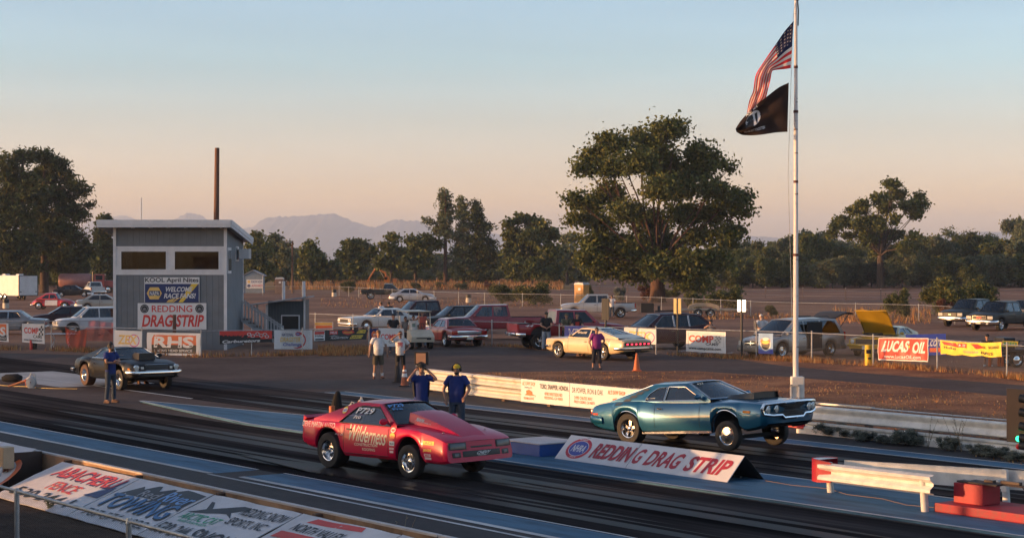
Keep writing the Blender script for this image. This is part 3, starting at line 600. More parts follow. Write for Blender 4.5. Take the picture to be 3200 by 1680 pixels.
gl = thing('guardrail', 'long white ridged guardrail with shop signs behind the teal car', 'guardrail', ST(-43.6, 33.2))
o_ = ST(-43.6, 33.2)
def gpt(s, t): return ST(s, t) - o_
runs = [((-49.9, 33.85), (-46.6, 33.5)), ((-46.58, 33.5), (-43.0, 33.2)), ((-42.98, 33.2), (-38.6, 33.15)), ((-38.58, 33.15), (-33.6, 33.1))]
for (a, b) in runs:
    m_ = MB(); beam(m_, gpt(*a), gpt(*b), .43, .42, NTOW, wprof(.34, .10)); m_.build('upper_beam', RUSTY, gl, smooth=50)
    m_ = MB(); beam(m_, gpt(*a), gpt(*b), .07, .07, NTOW, wprof(.345, .10)); m_.build('lower_beam', RUSTY, gl, smooth=50)
for s, t in ((-49.8, 33.95), (-47.5, 33.7), (-45, 33.48), (-42.5, 33.3), (-40, 33.27), (-37.5, 33.24), (-35, 33.22)):
    m_ = MB(); m_.box(gpt(s, t) + V((0, 0, .36)), (.15, .15, .76), rz=STRIP_ROT); m_.build('post', WOODP, gl, smooth=0)
gr_ = thing('guardrail', 'white double guardrail with a red end and weeds growing at its foot', 'guardrail', ST(-32.4, 33.1)); o_ = ST(-32.4, 33.1)
seams = [-32.5, -28.9, -25.2, -21.5, -12.5]
for i in range(4):
    a, b = seams[i], seams[i + 1] + .05
    m_ = MB(); beam(m_, gpt(a, 33.1 - .006 * (i % 2)), gpt(b, 33.1 - .006 * (i % 2)), .36, .36, NTOW, wprof(.36, .085)); m_.build('upper_beam', WPAINT, gr_, smooth=50)
    m_ = MB(); beam(m_, gpt(a + (.55 if i == 0 else 0), 33.1 - .006 * (i % 2)), gpt(b, 33.1 - .006 * (i % 2)), .10, .08, NTOW, wprof(.22, .07)); m_.build('lower_beam', WPAINT, gr_, smooth=50)
m_ = MB(); beam(m_, gpt(-32.55, 33.09), gpt(-31.95, 33.09), .12, .115, NTOW, wprof(.22, .075)); m_.box(gpt(-32.5, 33.05) + V((0, 0, .42)), (.5, .14, .1), rz=STRIP_ROT); m_.build('red_end', BARR, gr_, smooth=50)
m_ = MB(); m_.tube([gpt(-31.9, 33.35) + V((0, 0, .76)), gpt(-29.5, 33.3) + V((0, 0, .75)), gpt(-24, 33.3) + V((0, 0, .74)), gpt(-18, 33.3) + V((0, 0, .75))], .02, 6); m_.box(gpt(-30.9, 33.35) + V((0, 0, .76)), (1.9, .12, .04), rz=STRIP_ROT); m_.build('cable', STEEL, gr_)
for s in (-32, -30, -28, -26, -24, -22, -20): m_ = MB(); m_.box(gpt(s, 33.25) + V((0, 0, .34)), (.14, .16, .72), rz=STRIP_ROT); m_.build('post', WOODP, gr_, smooth=0)
m_ = MB(); m_.box(gpt(-24.9, 33.06) + V((0, 0, .05)), (14.6, .05, .13), rz=STRIP_ROT); m_.build('kick_board', WPAINT, gr_, smooth=0)
# island guardrail: two beams meeting in a red nose
ig = thing('guardrail', 'short white vee shaped guardrail with a red nose on the blue island', 'guardrail', ST(-22, 24.8, .05)); o_ = ST(-22, 24.8, .05)
def dirn(a, b): d = (V(b) - V(a)).normalized(); return V((d.y, -d.x, 0))
A, B = gpt(-23.3, 24.55), gpt(-20.25, 24.05); m_ = MB(); beam(m_, A, B, .27, .36, dirn(A, B), wprof(.34, .09)); m_.build('front_beam', WPAINT, ig, smooth=50)
A2, B2 = gpt(-23.2, 25.05), gpt(-19.75, 25.95); m_ = MB(); beam(m_, A2, B2, .29, .34, -dirn(A2, B2), wprof(.34, .09)); beam(m_, A2, B2, .29, .34, dirn(A2, B2), [(0, 0), (.01, .17), (0, .34)]); m_.build('rear_beam', WPAINT, ig, smooth=50)
m_ = MB(); nose = []
for k in range(9):
    a = math.pi * k / 8; c = gpt(-23.38, 24.8); nose.append(c + DS * (-.30 * math.sin(a)) + DN * (-.27 * math.cos(a)))
m_.add([p + V((0, 0, .24)) for p in nose] + [p + V((0, 0, .66)) for p in nose], [(i, i + 1, 10 + i, 9 + i) for i in range(8)]); m_.prism([nose[0] + V((0, 0, .24)), nose[0] + DS * .38 + DN * -.02 + V((0, 0, .27)), nose[0] + DS * .38 - DN * .02 + V((0, 0, .63)), nose[0] + V((0, 0, .66))], -DN * .03)
m_.build('red_nose', BARR, ig, smooth=60)
m_ = MB(); m_.add([p * .985 + V((0, 0, .65)) for p in nose], [tuple(range(9))]); m_.build('nose_cap', WPAINT, ig, smooth=0)
for s, t, hh in ((-23.25, 24.75, .66), (-20.5, 24.12, .72), (-20.1, 25.78, .70)):
    m_ = MB(); p = gpt(s, t); m_.tube([p + V((0, 0, 0)), p + V((-.04, 0, hh - .06))], .065, 10); m_.build('post', WPAINT, ig)
m_ = MB(); m_.box(gpt(-20.1, 25.72) + V((0, 0, .5)), (.12, .06, .38), rz=STRIP_ROT); m_.tube([gpt(-20.1, 25.65) + V((0, 0, .5)), gpt(-20.1, 25.5) + V((0, 0, .5))], .03); m_.build('bracket', WPAINT, ig)
# red concrete base, red box, timing light
REDC = mat('red_painted_concrete', (.36, .010, .022), r=.6, col2=(.27, .03, .035), sc_=5, lo=.42, hi=.5)
for i, (s0, s1) in enumerate(((-20.4, -18.32), (-18.29, -15.6))):
    m_ = MB(); m_.box(ST((s0 + s1) / 2, 24.75, .1275), (s1 - s0, 1.05, .155), rz=STRIP_ROT)
    o = m_.lone('concrete_block', ('red painted concrete block carrying the red box' if i == 0 else 'red painted concrete block under the starting light'), 'concrete block', REDC, group='red blocks on the island', smooth=0, bevel=.02)
rb = thing('equipment_box', 'small red equipment box with a dark plank on the concrete base', 'box', ST(-19.92, 24.75, .207), STRIP_ROT); rb.scale = (.92, .92, .84)
m_ = MB(); m_.box((0, 0, .2), (.66, .5, .40)); m_.build('case', BARR, rb, smooth=0, bevel=.01)
m_ = MB(); m_.box((.55, .05, .43), (1.35, .14, .035)); m_.box((.15, -.1, .425), (.9, .2, .03)); m_.build('plank', mat('dark_plank', (.05, .035, .03), r=.8), rb, smooth=0)
m_ = MB(); m_.box((.75, .03, .48), (.42, .09, .06)); m_.box((.3, .0, .47), (.2, .1, .05)); m_.build('sensor', mat('brown_case', (.11, .06, .04), r=.5), rb, smooth=0, bevel=.008)
m_ = MB(); m_.tube([(1.0, .0, .45), (1.2, -.1, .3), (1.3, -.15, .02)], .012, 6); m_.tube([(1.05, .05, .46), (1.5, .1, .42), (2.0, .15, .1), (2.4, .1, .02)], .01, 6); m_.build('cable', BLACKM, rb)
ct = thing('starting_light', 'brown panelled starting light with black hooded lamps on its post', 'traffic light', ST(-19.5, 25.0, .205), STRIP_ROT); xo = .0
PANB = mat('brown_panel', (.085, .045, .025), r=.6)
m_ = MB(); m_.box((.55, .05, 1.5), (1.15, .05, .90)); m_.build('panel', PANB, ct, smooth=0, bevel=.012)
m_ = MB(); m_.tube([(.55, .09, 0), (.55, .09, 1.06)], .05, 10); m_.build('pole', BLACKM, ct)
for i, (z, c) in enumerate(((1.78, (.5, .3, .02)), (1.55, (.5, .3, .02)), (1.32, (.5, .3, .02)), (1.13, (0.02, .9, .30)), (1.0, (.7, .02, .02)))):
    m_ = MB(); pr = [(.07, 0), (.075, .02), (.068, -.02)]
    m_.tube([(.62, -.02, z), (.36, -.12, z + .03)], [.075, .07], 14, cap=False); m_.tube([(.62, -.02, z), (.66, 0, z)], [.075, .05], 14)
    h_ = m_.build('lamp_hood', BLACKM, ct)
    m_ = MB(); m_.ball((.50, -.065, z + .015), (.05, .06, .06), 10, 6); m_.build('lens', mat('lens_%s' % ('amber', 'amber', 'amber', 'green', 'red')[i], c, r=.2, em=(1.3 if i == 3 else 0)), h_)
    if i > 2:
        m_ = MB(); m_.ball((.30, -.07, z), (.05, .05, .05), 10, 6); m_.build('bulb', MATS['lens_%s' % ('green' if i == 3 else 'red')], h_)
# low blue box on the island
bb = thing('blue_box', 'low blue box with a pale top at the left of the wedge sign', 'box', ST(-31.9, 24.75, .05), STRIP_ROT)
m_ = MB(); m_.box((0, 0, .13), (1.25, 1.1, .26)); m_.build('body', mat('deep_blue_paint', (.025, .085, .30), r=.5), bb, smooth=0, bevel=.01)
m_ = MB(); m_.box((0, 0, .275), (1.32, 1.16, .025)); m_.build('lid', mat('pinkish_board', (.52, .47, .46), r=.7), bb, smooth=0)
# flagpole
fp = thing('flagpole', 'tall weathered white flagpole standing in a white box base', 'flagpole', (8.93, 57.4, 0))
POLEM = ramp_mat('flaking_white_paint', [(1.0, (1.2, 1.2, 4.0), [(.36, (.10, .045, .035)), (.41, (.72, .68, .64)), (1, (.80, .77, .73))])], (.5, .5))
m_ = MB(); m_.tube([(0, 0, 0), (0, 0, 4.5)], [.088, .080], 16); m_.tube([(0, 0, 4.5), (0, 0, 9)], [.075, .066], 16); m_.tube([(0, 0, 9), (.0, 0, 12.7)], [.06, .045], 16); m_.build('pole', POLEM, fp)
m_ = MB(); [m_.lathe([(.0, z - .04), (r_, z - .04), (r_, z + .04), (.0, z + .04)], n=14) for z, r_ in ((4.5, .095), (9, .08), (6.8, .075), (10.4, .066))]; m_.build('collar', mat('rusty_collar', (.12, .05, .04), r=.8), fp)
m_ = MB(); m_.box((.05, 0, .34), (.40, .36, .68)); m_.build('base_box', WPAINT, fp, smooth=0, bevel=.03); m_ = MB(); m_.box((-.06, -.2, .42), (.28, .05, .06)); m_.box((-.18, -.2, .2), (.05, .05, .45)); m_.box((.06, -.2, .2), (.05, .05, .45)); m_.build('base_frame', WPAINT, fp, smooth=0)
m_ = MB(); m_.box((.02, 0, 12.55), (.14, .1, .12)); m_.tube([(.05, 0, 12.5), (.08, 0, 12.2), (.07, 0, 11.7)], .02); m_.build('pulley', BLACKM, fp)
m_ = MB(); m_.tube([(-.03, -.05, 12.4), (-.10, -.05, 11.9), (-.19, -.05, 9), (-.25, -.05, 7), (-.15, -.06, 3.5), (-.1, -.06, 1.0)], .008, 5); m_.build('rope', STEEL, fp)
# ---- near wall: low rail seen from behind, leaning boards
nr = thing('barrier_rail', 'low rusty rail backed with brown boards behind the leaning signs', 'barrier', ST(-30, 13.75)); o_ = ST(-30, 13.75)
OLDW = mat('lit_old_plywood', (.34, .20, .11), r=.85, var=.5, sc_=1.3, stretch=(.4, 1, 1))
for a, b in ((-50, -44), (-43.98, -38), (-37.98, -32), (-31.98, -26), (-25.98, -20), (-19.98, -10)):
    m_ = MB(); m_.box(gpt((a + b) / 2, 13.78) + V((0, 0, .31)), (b - a, .035, .60), rz=STRIP_ROT); m_.build('board', OLDW, nr, smooth=0)
    m_ = MB(); m_.box(gpt((a + b) / 2, 13.80) + V((0, 0, .625)), (b - a - .01, .09, .03), rz=STRIP_ROT); m_.build('cap_rail', mat('white_cap', (.5, .45, .42), r=.6), nr, smooth=0)
for s in range(-50, -10, 3):
    m_ = MB(); m_.box(gpt(s, 13.70) + V((0, 0, .3)), (.1, .12, .6), rz=STRIP_ROT); m_.build('post', WOODP, nr, smooth=0)
ub = thing('utility_box', 'beige utility box on a post between two leaning boards', 'utility box', ST(-33.0, 12.9), STRIP_ROT)
m_ = MB(); m_.box((0, 0, .62), (.30, .22, .40)); m_.build('case', mat('beige_enamel', (.50, .38, .24), r=.5), ub, smooth=0, bevel=.012)
m_ = MB(); m_.tube([(-.05, 0, 0), (-.05, 0, .45)], .045); m_.tube([(.09, 0, .1), (.09, 0, .45)], .02); m_.build('post', mat('rust_pipe', (.16, .07, .05), r=.8), ub)
m_ = MB(); m_.tube([(.1, -.12, .45), (.18, -.14, .42), (.22, -.2, .3)], .02, 6); m_.tube([(-.1, -.08, .42), (-.2, -.15, .15), (-.4, -.3, .0)], .012, 6); m_.build('conduit', STEEL, ub)
# ---------------------------------------------------------------- signs and banners
def fdist(F, px):
    k = (px - 1600) / FPX
    for i in range(len(F) - 1):
        a, b = F[i], F[i + 1]; fa, fb = a.x - k * a.y, b.x - k * b.y
        if fa * fb <= 0: q = fa / (fa - fb); return a.y + (b.y - a.y) * q
    return F[0].y if px < 1600 else F[-1].y
def fq(F, x0, t0, b0, x1, t1, b1, off=.07):
    d0, d1 = fdist(F, x0) - off, fdist(F, x1) - off
    return W(x0, t0, d0), W(x1, t1, d1), W(x1, b1, d1), W(x0, b0, d0)
def chk(x0, y0, x1, y1, nx, ny, m, sh=0.0):
    return [('p', [(x0 + (x1 - x0) * i / nx + sh * j / ny, y0 + (y1 - y0) * j / ny), (x0 + (x1 - x0) * (i + 1) / nx + sh * j / ny, y0 + (y1 - y0) * j / ny), (x0 + (x1 - x0) * (i + 1) / nx + sh * (j + 1) / ny, y0 + (y1 - y0) * (j + 1) / ny), (x0 + (x1 - x0) * i / nx + sh * (j + 1) / ny, y0 + (y1 - y0) * (j + 1) / ny)], m) for i in range(nx) for j in range(ny) if (i + j) % 2 == 0]
BN = 'banners tied along the chain link fences'
# on the tower
D_ = 88.93
panel_sign('welcome_banner', 'navy welcome race fans banner high on the tower front', 'banner', W(451, 866, D_), W(623, 866, D_), W(623, 944, D_), W(451, 944, D_), SIGNM, [
    ('r', 0.01, .0, .99, .735, SN), ('p', [(.62, 0.0), (.70, 0.0), (.98, .735), (.86, .735)], SY), ('p', [(.40, 0), (.5, 0), (.56, .16), (.44, .10)], SG), ('p', [(.50, 0), (.53, 0), (.66, .2), (.6, .18)], SG), ('t', 'KOOL April Nites', .015, .755, .985, .985, SK, {'b': .03}),
    ('p', [(.045, .36), (.10, .6), (.26, .6), (.32, .36), (.26, .12), (.10, .12)], SG), ('r', .085, .26, .285, .46, SN), ('t', 'NAPA', .10, .28, .27, .44, SW, {'b': .03}),
    ('t', 'WELCOME', .37, .42, .86, .62, SW, {'b': .045, 'sh': .1}), ('t', 'RACE FANS!', .355, .16, .92, .36, SW, {'b': .045, 'sh': .1})], wr=.004, nu=8, nv=4)
panel_sign('tower_sign', 'white sign with big red drag strip lettering on the tower', 'sign', W(430, 946.5, D_), W(645, 946.5, D_), W(645, 1029, D_), W(430, 1029, D_), SIGNM, [
    ('t', 'REDDING', .205, .66, .795, .91, SR, {'b': .02}), ('t', 'DRAG STRIP', .06, .10, .945, .56, SR, {'b': .05, 'sh': .06}), ('e', .10, .79, .062, .165, SK), ('o', .10, .79, .048, .128, (.008, .02), SGR), ('e', .10, .77, .026, .05, SGR), ('t', 'CLUB', .075, .72, .125, .80, SK),
    ('e', .90, .79, .062, .165, SK), ('o', .90, .79, .048, .128, (.008, .02), SGR), ('e', .90, .77, .026, .05, SGR), ('t', 'CLUB', .875, .72, .925, .80, SK)])
D_ = 254.9
panel_sign('booth_sign', 'white auto parts sign on the small far booth', 'sign', W(770, 873, D_), W(822, 873, D_), W(822, 901, D_), W(770, 901, D_), SIGNM, [('p', [(.05, .75), (.1, .9), (.2, .9), (.25, .75), (.2, .6), (.1, .6)], SG), ('t', 'KNOW HOW', .3, .62, .96, .9, SN), ('p', [(.05, .3), (.1, .45), (.2, .45), (.25, .3), (.2, .15), (.1, .15)], SN), ('t', 'AUTO PARTS', .3, .2, .95, .44, SR, {'sh': .15})])
# front fence, left to right
panel_sign('fence_banner', 'red black and white banner cut off at the left edge', 'banner', *fq(F1, -60, 1008, 1063, 26, 1010, 1068), SIGNM, [('r', .02, .40, .93, .96, SO), ('r', .02, .06, .93, .38, SK), ('t', 'RHS', .1, .30, .9, .80, SW, {'b': .05}), ('t', 'RACING HEAD SERVICE', .1, .12, .9, .25, SW)], wr=.02, group=BN)
panel_sign('fence_banner', 'small white cams banner beside the orange net', 'banner', *fq(F1, 69, 1010, 1068, 138, 1012, 1074), SIGNM, [('t', 'COMP', .09, .48, .74, .80, SR, {'b': .05}), ('t', 'CAMS', .5, .26, .9, .42, SK, {'b': .03})] + chk(.74, .42, .95, .9, 3, 4, SK, .04) + [('t', 'www.compcams.com', .1, .06, .9, .18, SK)], wr=.02, group=BN, seed=2)
panel_sign('fence_banner', 'white zex banner in front of the tower corner', 'banner', *fq(F1, 357, 1031, 1085, 443, 1034, 1086), SIGNM, [('o', .72, .42, .2, .38, (.025, .06), SM), ('t', 'ZEX', .12, .2, .82, .74, SG, {'b': .04, 'sh': .08})], wr=.016, group=BN, seed=3)
panel_sign('fence_banner', 'red and dark grey racing head service banner below the tower', 'banner', *fq(F1, 459, 1038, 1109, 626, 1041, 1111), SIGNM, [('r', .09, .46, .92, .90, SO), ('r', .09, .10, .92, .47, SK), ('t', 'RHS', .13, .34, .87, .84, SW, {'b': .06, 'sh': .03}), ('t', 'RACING HEAD SERVICE', .14, .16, .85, .27, SW, {'b': .03})], wr=.02, group=BN, seed=4)
panel_sign('fence_banner', 'red and black carburetors banner right of the tower stairs', 'banner', *fq(F1, 686, 1034, 1075, 850, 1033, 1068), SIGNM, [('r', .0, .0, 1.0, 1.0, SK), ('r', .0, .68, 1, 1, SR), ('p', [(.5, .3), (.56, .68), (1, .68), (1, .3)], SR), ('t', 'Holley', .06, .50, .50, .98, SR, {'b': .06, 'lv': 3}), ('r', .02, .27, .78, .46, SK), ('t', 'Carburetors', .04, .06, .76, .30, SW, {'b': .06, 'sh': .1})] + [('o', x, y, .04, .14, (.013, .04), SW) for x, y in ((.56, .72), (.63, .58), (.72, .75), (.79, .6), (.86, .7), (.9, .5))] + [('e', x, y, .02, .07, SGR) for x, y in ((.58, .62), (.68, .70), (.75, .66), (.83, .62), (.9, .62))], wr=.012, group=BN, seed=5)
panel_sign('fence_banner', 'white dragster challenge banner with a red ring', 'banner', *fq(F1, 857, 1031, 1090, 976, 1031, 1091), SIGNM, [('o', .60, .48, .23, .44, (.03, .09), SR), ('r', .3, .1, .62, .9, SW), ('t', 'NATIONAL', .19, .68, .50, .84, SN, {'b': .04, 'sh': .05}), ('e', .62, .80, .07, .10, SR), ('e', .62, .80, .055, .07, SB), ('t', 'NHRA', .58, .765, .66, .835, SW), ('t', 'DRAGSTER', .15, .38, .68, .64, SG, {'b': .05, 'sh': .06}), ('t', 'Challenge', .21, .12, .70, .34, SB, {'b': .02, 'sh': .1})], wr=.01, group=BN, seed=6)
panel_sign('fence_banner', 'black sponsor strip banner with several small logos', 'banner', *fq(F1, 981, 1032, 1066, 1146, 1027, 1060), SIGNM, [('r', 0, 0, 1, 1, SK), ('r', 0, .05, .20, .95, SW), ('r', .01, .62, .19, .90, SR), ('t', 'Holley', .02, .34, .18, .60, SK, {'b': .04}), ('r', .02, .10, .18, .24, SK), ('r', .28, .58, .44, .92, SR), ('t', 'NOS', .30, .64, .42, .86, SW, {'b': .04}), ('p', [(.52, .85), (.58, .95), (.65, .85), (.72, .95), (.76, .7), (.64, .48), (.54, .62)], SR), ('t', 'HOOKER', .55, .64, .72, .80, SY), ('p', [(.79, .62), (.84, .92), (.98, .92), (.96, .6)], SY), ('t', 'WEIAND', .82, .68, .96, .84, SK), ('p', [(.26, .4), (.36, .52), (.48, .4)], SGR), ('t', 'FLOWTECH', .30, .16, .62, .34, SW, {'sh': .1}), ('p', [(.66, .12), (.7, .44), (.93, .44), (.89, .12)], SY), ('t', "EARL'S", .69, .18, .9, .38, SK)], wr=.015, group=BN, seed=7)
panel_sign('fence_banner', 'dark blue pennant hung at the fence end behind the men in white', 'banner', *fq(F1, 1156, 1026, 1066, 1186, 1025, 1066, off=.02), SIGNM, [('r', 0, 0, 1, 1, SN), ('e', .4, .5, .25, .3, SO), ('t', 'VP', .3, .4, .6, .6, SW)], wr=.012, group=BN)
panel_sign('fence_banner', 'white cams banner half hidden behind the golf cart', 'banner', W(1183, 1024, 84), W(1262, 1026, 84.3), W(1262, 1081, 84.3), W(1183, 1083, 84), SIGNM, [('t', 'COMP', .08, .38, .7, .68, SR, {'b': .05}), ('t', 'CAMS', .4, .18, .85, .34, SK)], wr=.01, group=BN, seed=8)
# second fence
panel_sign('fence_banner', 'navy banner with white letters in front of the leaning men', 'banner', *fq(F2, 1764, 1018, 1062, 1822, 1018, 1064), SIGNM, [('r', 0, 0, 1, 1, SB), ('t', 'VP', .15, .2, .75, .82, SW, {'b': .05, 'sh': .1}), ('t', 'VP', .2, .25, .7, .72, SB, {'b': .0, 'sh': .1}), ('p', [(.2, .1), (.5, .1), (.42, .22), (.16, .22)], SR)], wr=.012, group=BN, seed=9)
panel_sign('fence_banner', 'white banner with gold letters behind the cream fastback', 'banner', *fq(F2, 1950, 1022, 1070, 2050, 1028, 1076), SIGNM, [('t', 'ZEX', .1, .2, .84, .78, SG, {'b': .04, 'sh': .08}), ('o', .8, .45, .16, .36, (.025, .06), SM)], wr=.012, group=BN, seed=10)
panel_sign('fence_banner', 'large white cams banner with a web address and checkered flag', 'banner', *fq(F2, 2144, 1032, 1097, 2268, 1037, 1104), SIGNM, [('o', .5, .57, .46, .40, (.008, .012), SGR)][:0] + [('r', .05, .27, .95, .28, SGR), ('r', .05, .87, .95, .88, SGR), ('r', .05, .27, .06, .88, SGR), ('r', .945, .27, .95, .88, SGR), ('t', 'COMP', .07, .46, .70, .80, SR, {'b': .06}), ('t', 'CAMS', .50, .34, .80, .46, SK, {'b': .03})] + chk(.70, .40, .86, .8, 4, 5, SGR, .05) + [('t', 'www.compcams.com', .07, .08, .89, .22, SK, {'b': .035})], wr=.016, group=BN, seed=11)
panel_sign('fence_banner', 'narrow blue poster banner with an orange bowl of colour', 'banner', *fq(F2, 2370, 1041, 1104, 2416, 1041, 1105), SIGNM, [('r', 0, 0, 1, 1, SLB), ('p', [(0, 0), (1, 0), (1, .25), (.5, .1), (0, .25)], SB), ('e', .5, .45, .36, .30, SW), ('e', .5, .45, .30, .25, SK), ('e', .48, .62, .34, .16, SO), ('e', .5, .72, .22, .08, SW), ('e', .5, .56, .25, .08, SY)], wr=.014, group=BN, seed=12)
panel_sign('fence_banner', 'crumpled red oil banner with tall white letters and web address', 'banner', *fq(F2, 2744, 1055, 1124, 2902, 1056, 1130), SIGNM, [('r', .012, .02, .988, .97, SR), ('t', 'LUCAS', .07, .38, .58, .88, SW, {'b': .06, 'sh': .12}), ('t', 'OIL', .66, .34, .93, .84, SW, {'b': .06, 'sh': .12}), ('e', .62, .62, .018, .06, SY), ('t', 'www.LucasOil.com', .12, .10, .86, .26, SW, {'b': .03}), ('r', .01, .02, .99, .05, SW)], wr=.03, drape=.022, nu=26, nv=8, group=BN, seed=13, step=.005)
panel_sign('fence_banner', 'blue banner with part of a web address behind the oil banner', 'banner', W(2830, 1045, 77.5), W(2956, 1042, 77), W(2956, 1108, 77), W(2830, 1112, 77.5), SIGNM, [('r', 0, 0, 1, 1, SB), ('t', '.com', .56, .42, .9, .72, SW, {'b': .02, 'sh': .1}), ('r', .6, .15, .95, .35, SO)], wr=.012, group=BN, seed=14)
panel_sign('fence_banner', 'wrinkled gold sponsor banner with faded logos near the right edge', 'banner', *fq(F2, 2941, 1062, 1106, 3130, 1068, 1116), SIGNM, [('r', 0, .0, 1, 1, SY), ('p', [(.02, .92), (.26, .9), (.3, .6), (.06, .7)], SR), ('t', 'Holley', .06, .36, .27, .6, SK, {'b': .04}), ('r', .29, .58, .45, .9, SR), ('t', 'NOS', .31, .64, .43, .84, SW, {'b': .04}), ('p', [(.5, .9), (.62, .9), (.72, .6), (.6, .52)], SR), ('t', 'HOOKER', .58, .56, .76, .74, SK), ('t', 'WEIAND', .80, .56, .97, .76, SK), ('t', 'FLOWTECH', .40, .2, .62, .36, SGR), ('t', "EARL'S", .66, .14, .88, .34, SK, {'b': .04})], wr=.03, drape=.03, nu=30, nv=6, sag=.06, group=BN, seed=15, step=.005)
panel_sign('fence_banner', 'yellow green reed banner lying behind the far right fence', 'banner', W(3132, 1064, 74), W(3182, 1066, 74), W(3182, 1082, 74), W(3132, 1082, 74), SIGNM, [('r', 0, 0, 1, 1, SY), ('t', 'REED', .1, .2, .9, .8, SGN, {'b': .05})], wr=.01, group=BN, seed=16)
panel_sign('fence_banner', 'orange topped banner on the fence beside the white classic car', 'banner', W(984, 1006, 101), W(1041, 1006, 101), W(1041, 1030, 101), W(984, 1030, 101), SIGNM, [('r', .04, .1, .96, .55, SO), ('r', .0, .6, .96, .95, SG)], wr=.01, group=BN, seed=17)
# on the long guardrail
P0 = lambda s, t, z: ST(s, t, z) - DN * .13
sA, sB, sC = sat(1629, 33.05), sat(1782, 33.05), sat(2030, 33.05)
panel_sign('rail_sign', 'white saw shop sign with orange lettering on the guardrail', 'sign', P0(sA, 33.17, .78), P0(sB, 33.15, .77), P0(sB, 33.15, .10), P0(sA, 33.17, .10), SIGNM, [('t', "AL'S SAW SHOP", .03, .72, .30, .90, SO, {'b': .03, 'arc': .02}), ('t', 'Redding, CA', .08, .60, .24, .68, SK), ('p', [(.08, .3), (.12, .38), (.11, .5), (.17, .56), (.24, .48), (.25, .36), (.30, .32), (.20, .30)], SO), ('o', .25, .30, .07, .05, (.006, .012), SO), ('t', 'TEAM STIHL', .06, .12, .28, .22, SO, {'b': .03}),
    ('t', 'TORO, SNAPPER, HONDA,', .40, .62, .985, .86, SK, {'b': .015}), ('t', '4740 WESTSIDE RD', .50, .38, .86, .52, SO), ('t', 'REDDING, CA 96001', .50, .20, .87, .34, SO)], thick=.01)
panel_sign('rail_sign', 'white garden machinery sign right of the saw shop sign', 'sign', P0(sB + .02, 33.15, .77), P0(sC, 33.13, .76), P0(sC, 33.13, .09), P0(sB + .02, 33.15, .10), SIGNM, [('t', 'DR POWER, IRON & OAK', .03, .58, .44, .84, SK, {'b': .015}), ('t', '21995 CHUTES WAY', .06, .34, .30, .48, SO), ('t', 'PALO CEDRO, CA 96073', .06, .16, .33, .30, SO), ('t', "AL'S SAW SHOP", .50, .68, .72, .86, SO, {'b': .03, 'arc': .02}), ('p', [(.54, .3), (.57, .4), (.56, .5), (.61, .56), (.66, .46), (.67, .34), (.72, .3), (.62, .28)], SO)], thick=.01)
# A-frame
af = thing('wedge_sign', 'long white wedge sign with red drag strip letters on the island', 'sign', ST(-28.15, 24.75, .05)); o_ = ST(-28.15, 24.75, .05)
AFW = mat('white_sign_board', (.62, .60, .60), r=.45, var=.10)
for k, (s0, s1) in enumerate(((-30.85, -28.52), (-28.50, -25.5))):
    a = [ST(s0, 24.73, .53), ST(s1, 24.75, .52), ST(s1, 24.38, .055), ST(s0, 24.26, .055)]
    a = [ST(s0, 24.74, .53), ST(s1, 24.74, .53), ST(s1, 24.28, .055), ST(s0, 24.28, .055)]
    M_ = [AFW, mat('sign_red', (.36, .022, .035), r=.5), BLACKV, NAVY, mat('oval_blue', (.045, .065, .30), r=.5), YELV, GOLDV, mat('oval_red', (.50, .03, .05), r=.5)]
    if k == 0: el_ = [('e', .235, .50, .165, .42, 7), ('e', .235, .50, .132, .315, 0), ('e', .235, .50, .125, .295, 4), ('t', 'NHRA', .145, .36, .325, .64, 0, {'b': .04, 'sh': .05}), ('t', 'MEMBER', .175, .83, .295, .89, 0), ('t', 'TRACK', .19, .11, .28, .17, 0), ('t', 'REDDIN', .44, .20, .965, .80, 1, {'b': .055, 'sh': .06})]
    else: el_ = [('t', 'G', -.002, .20, .075, .80, 1, {'b': .055, 'sh': .05}), ('t', 'DRAG', .135, .19, .465, .80, 1, {'b': .055, 'sh': .05}), ('t', 'STRIP', .535, .18, .93, .78, 1, {'b': .055, 'sh': .05})]
    for e in range(4): a[e] = a[e]
    fr = panel_sign('front_board', None, None, *a, M_, el_, thick=.016); fr.parent = af; fr.location = fr.location - o_
m_ = MB(); q = [ST(-30.85, 24.76, .53), ST(-25.5, 24.78, .52), ST(-25.45, 25.2, .052), ST(-30.8, 25.2, .052)]; m_.prism([p - o_ for p in q], DN * .016); m_.build('rear_board', mat('dark_plywood_back', (.03, .028, .027), r=.8), af, smooth=0)
m_ = MB(); [m_.box(ST(s, 24.75, .5) - o_, (.12, .06, .03), rz=STRIP_ROT) for s in (-30.2, -26.2)]; m_.box(ST(-28.15, 24.7, .12) - o_, (5.2, .04, .04), rz=STRIP_ROT); m_.build('hinge_bar', BLACKM, af, smooth=0)
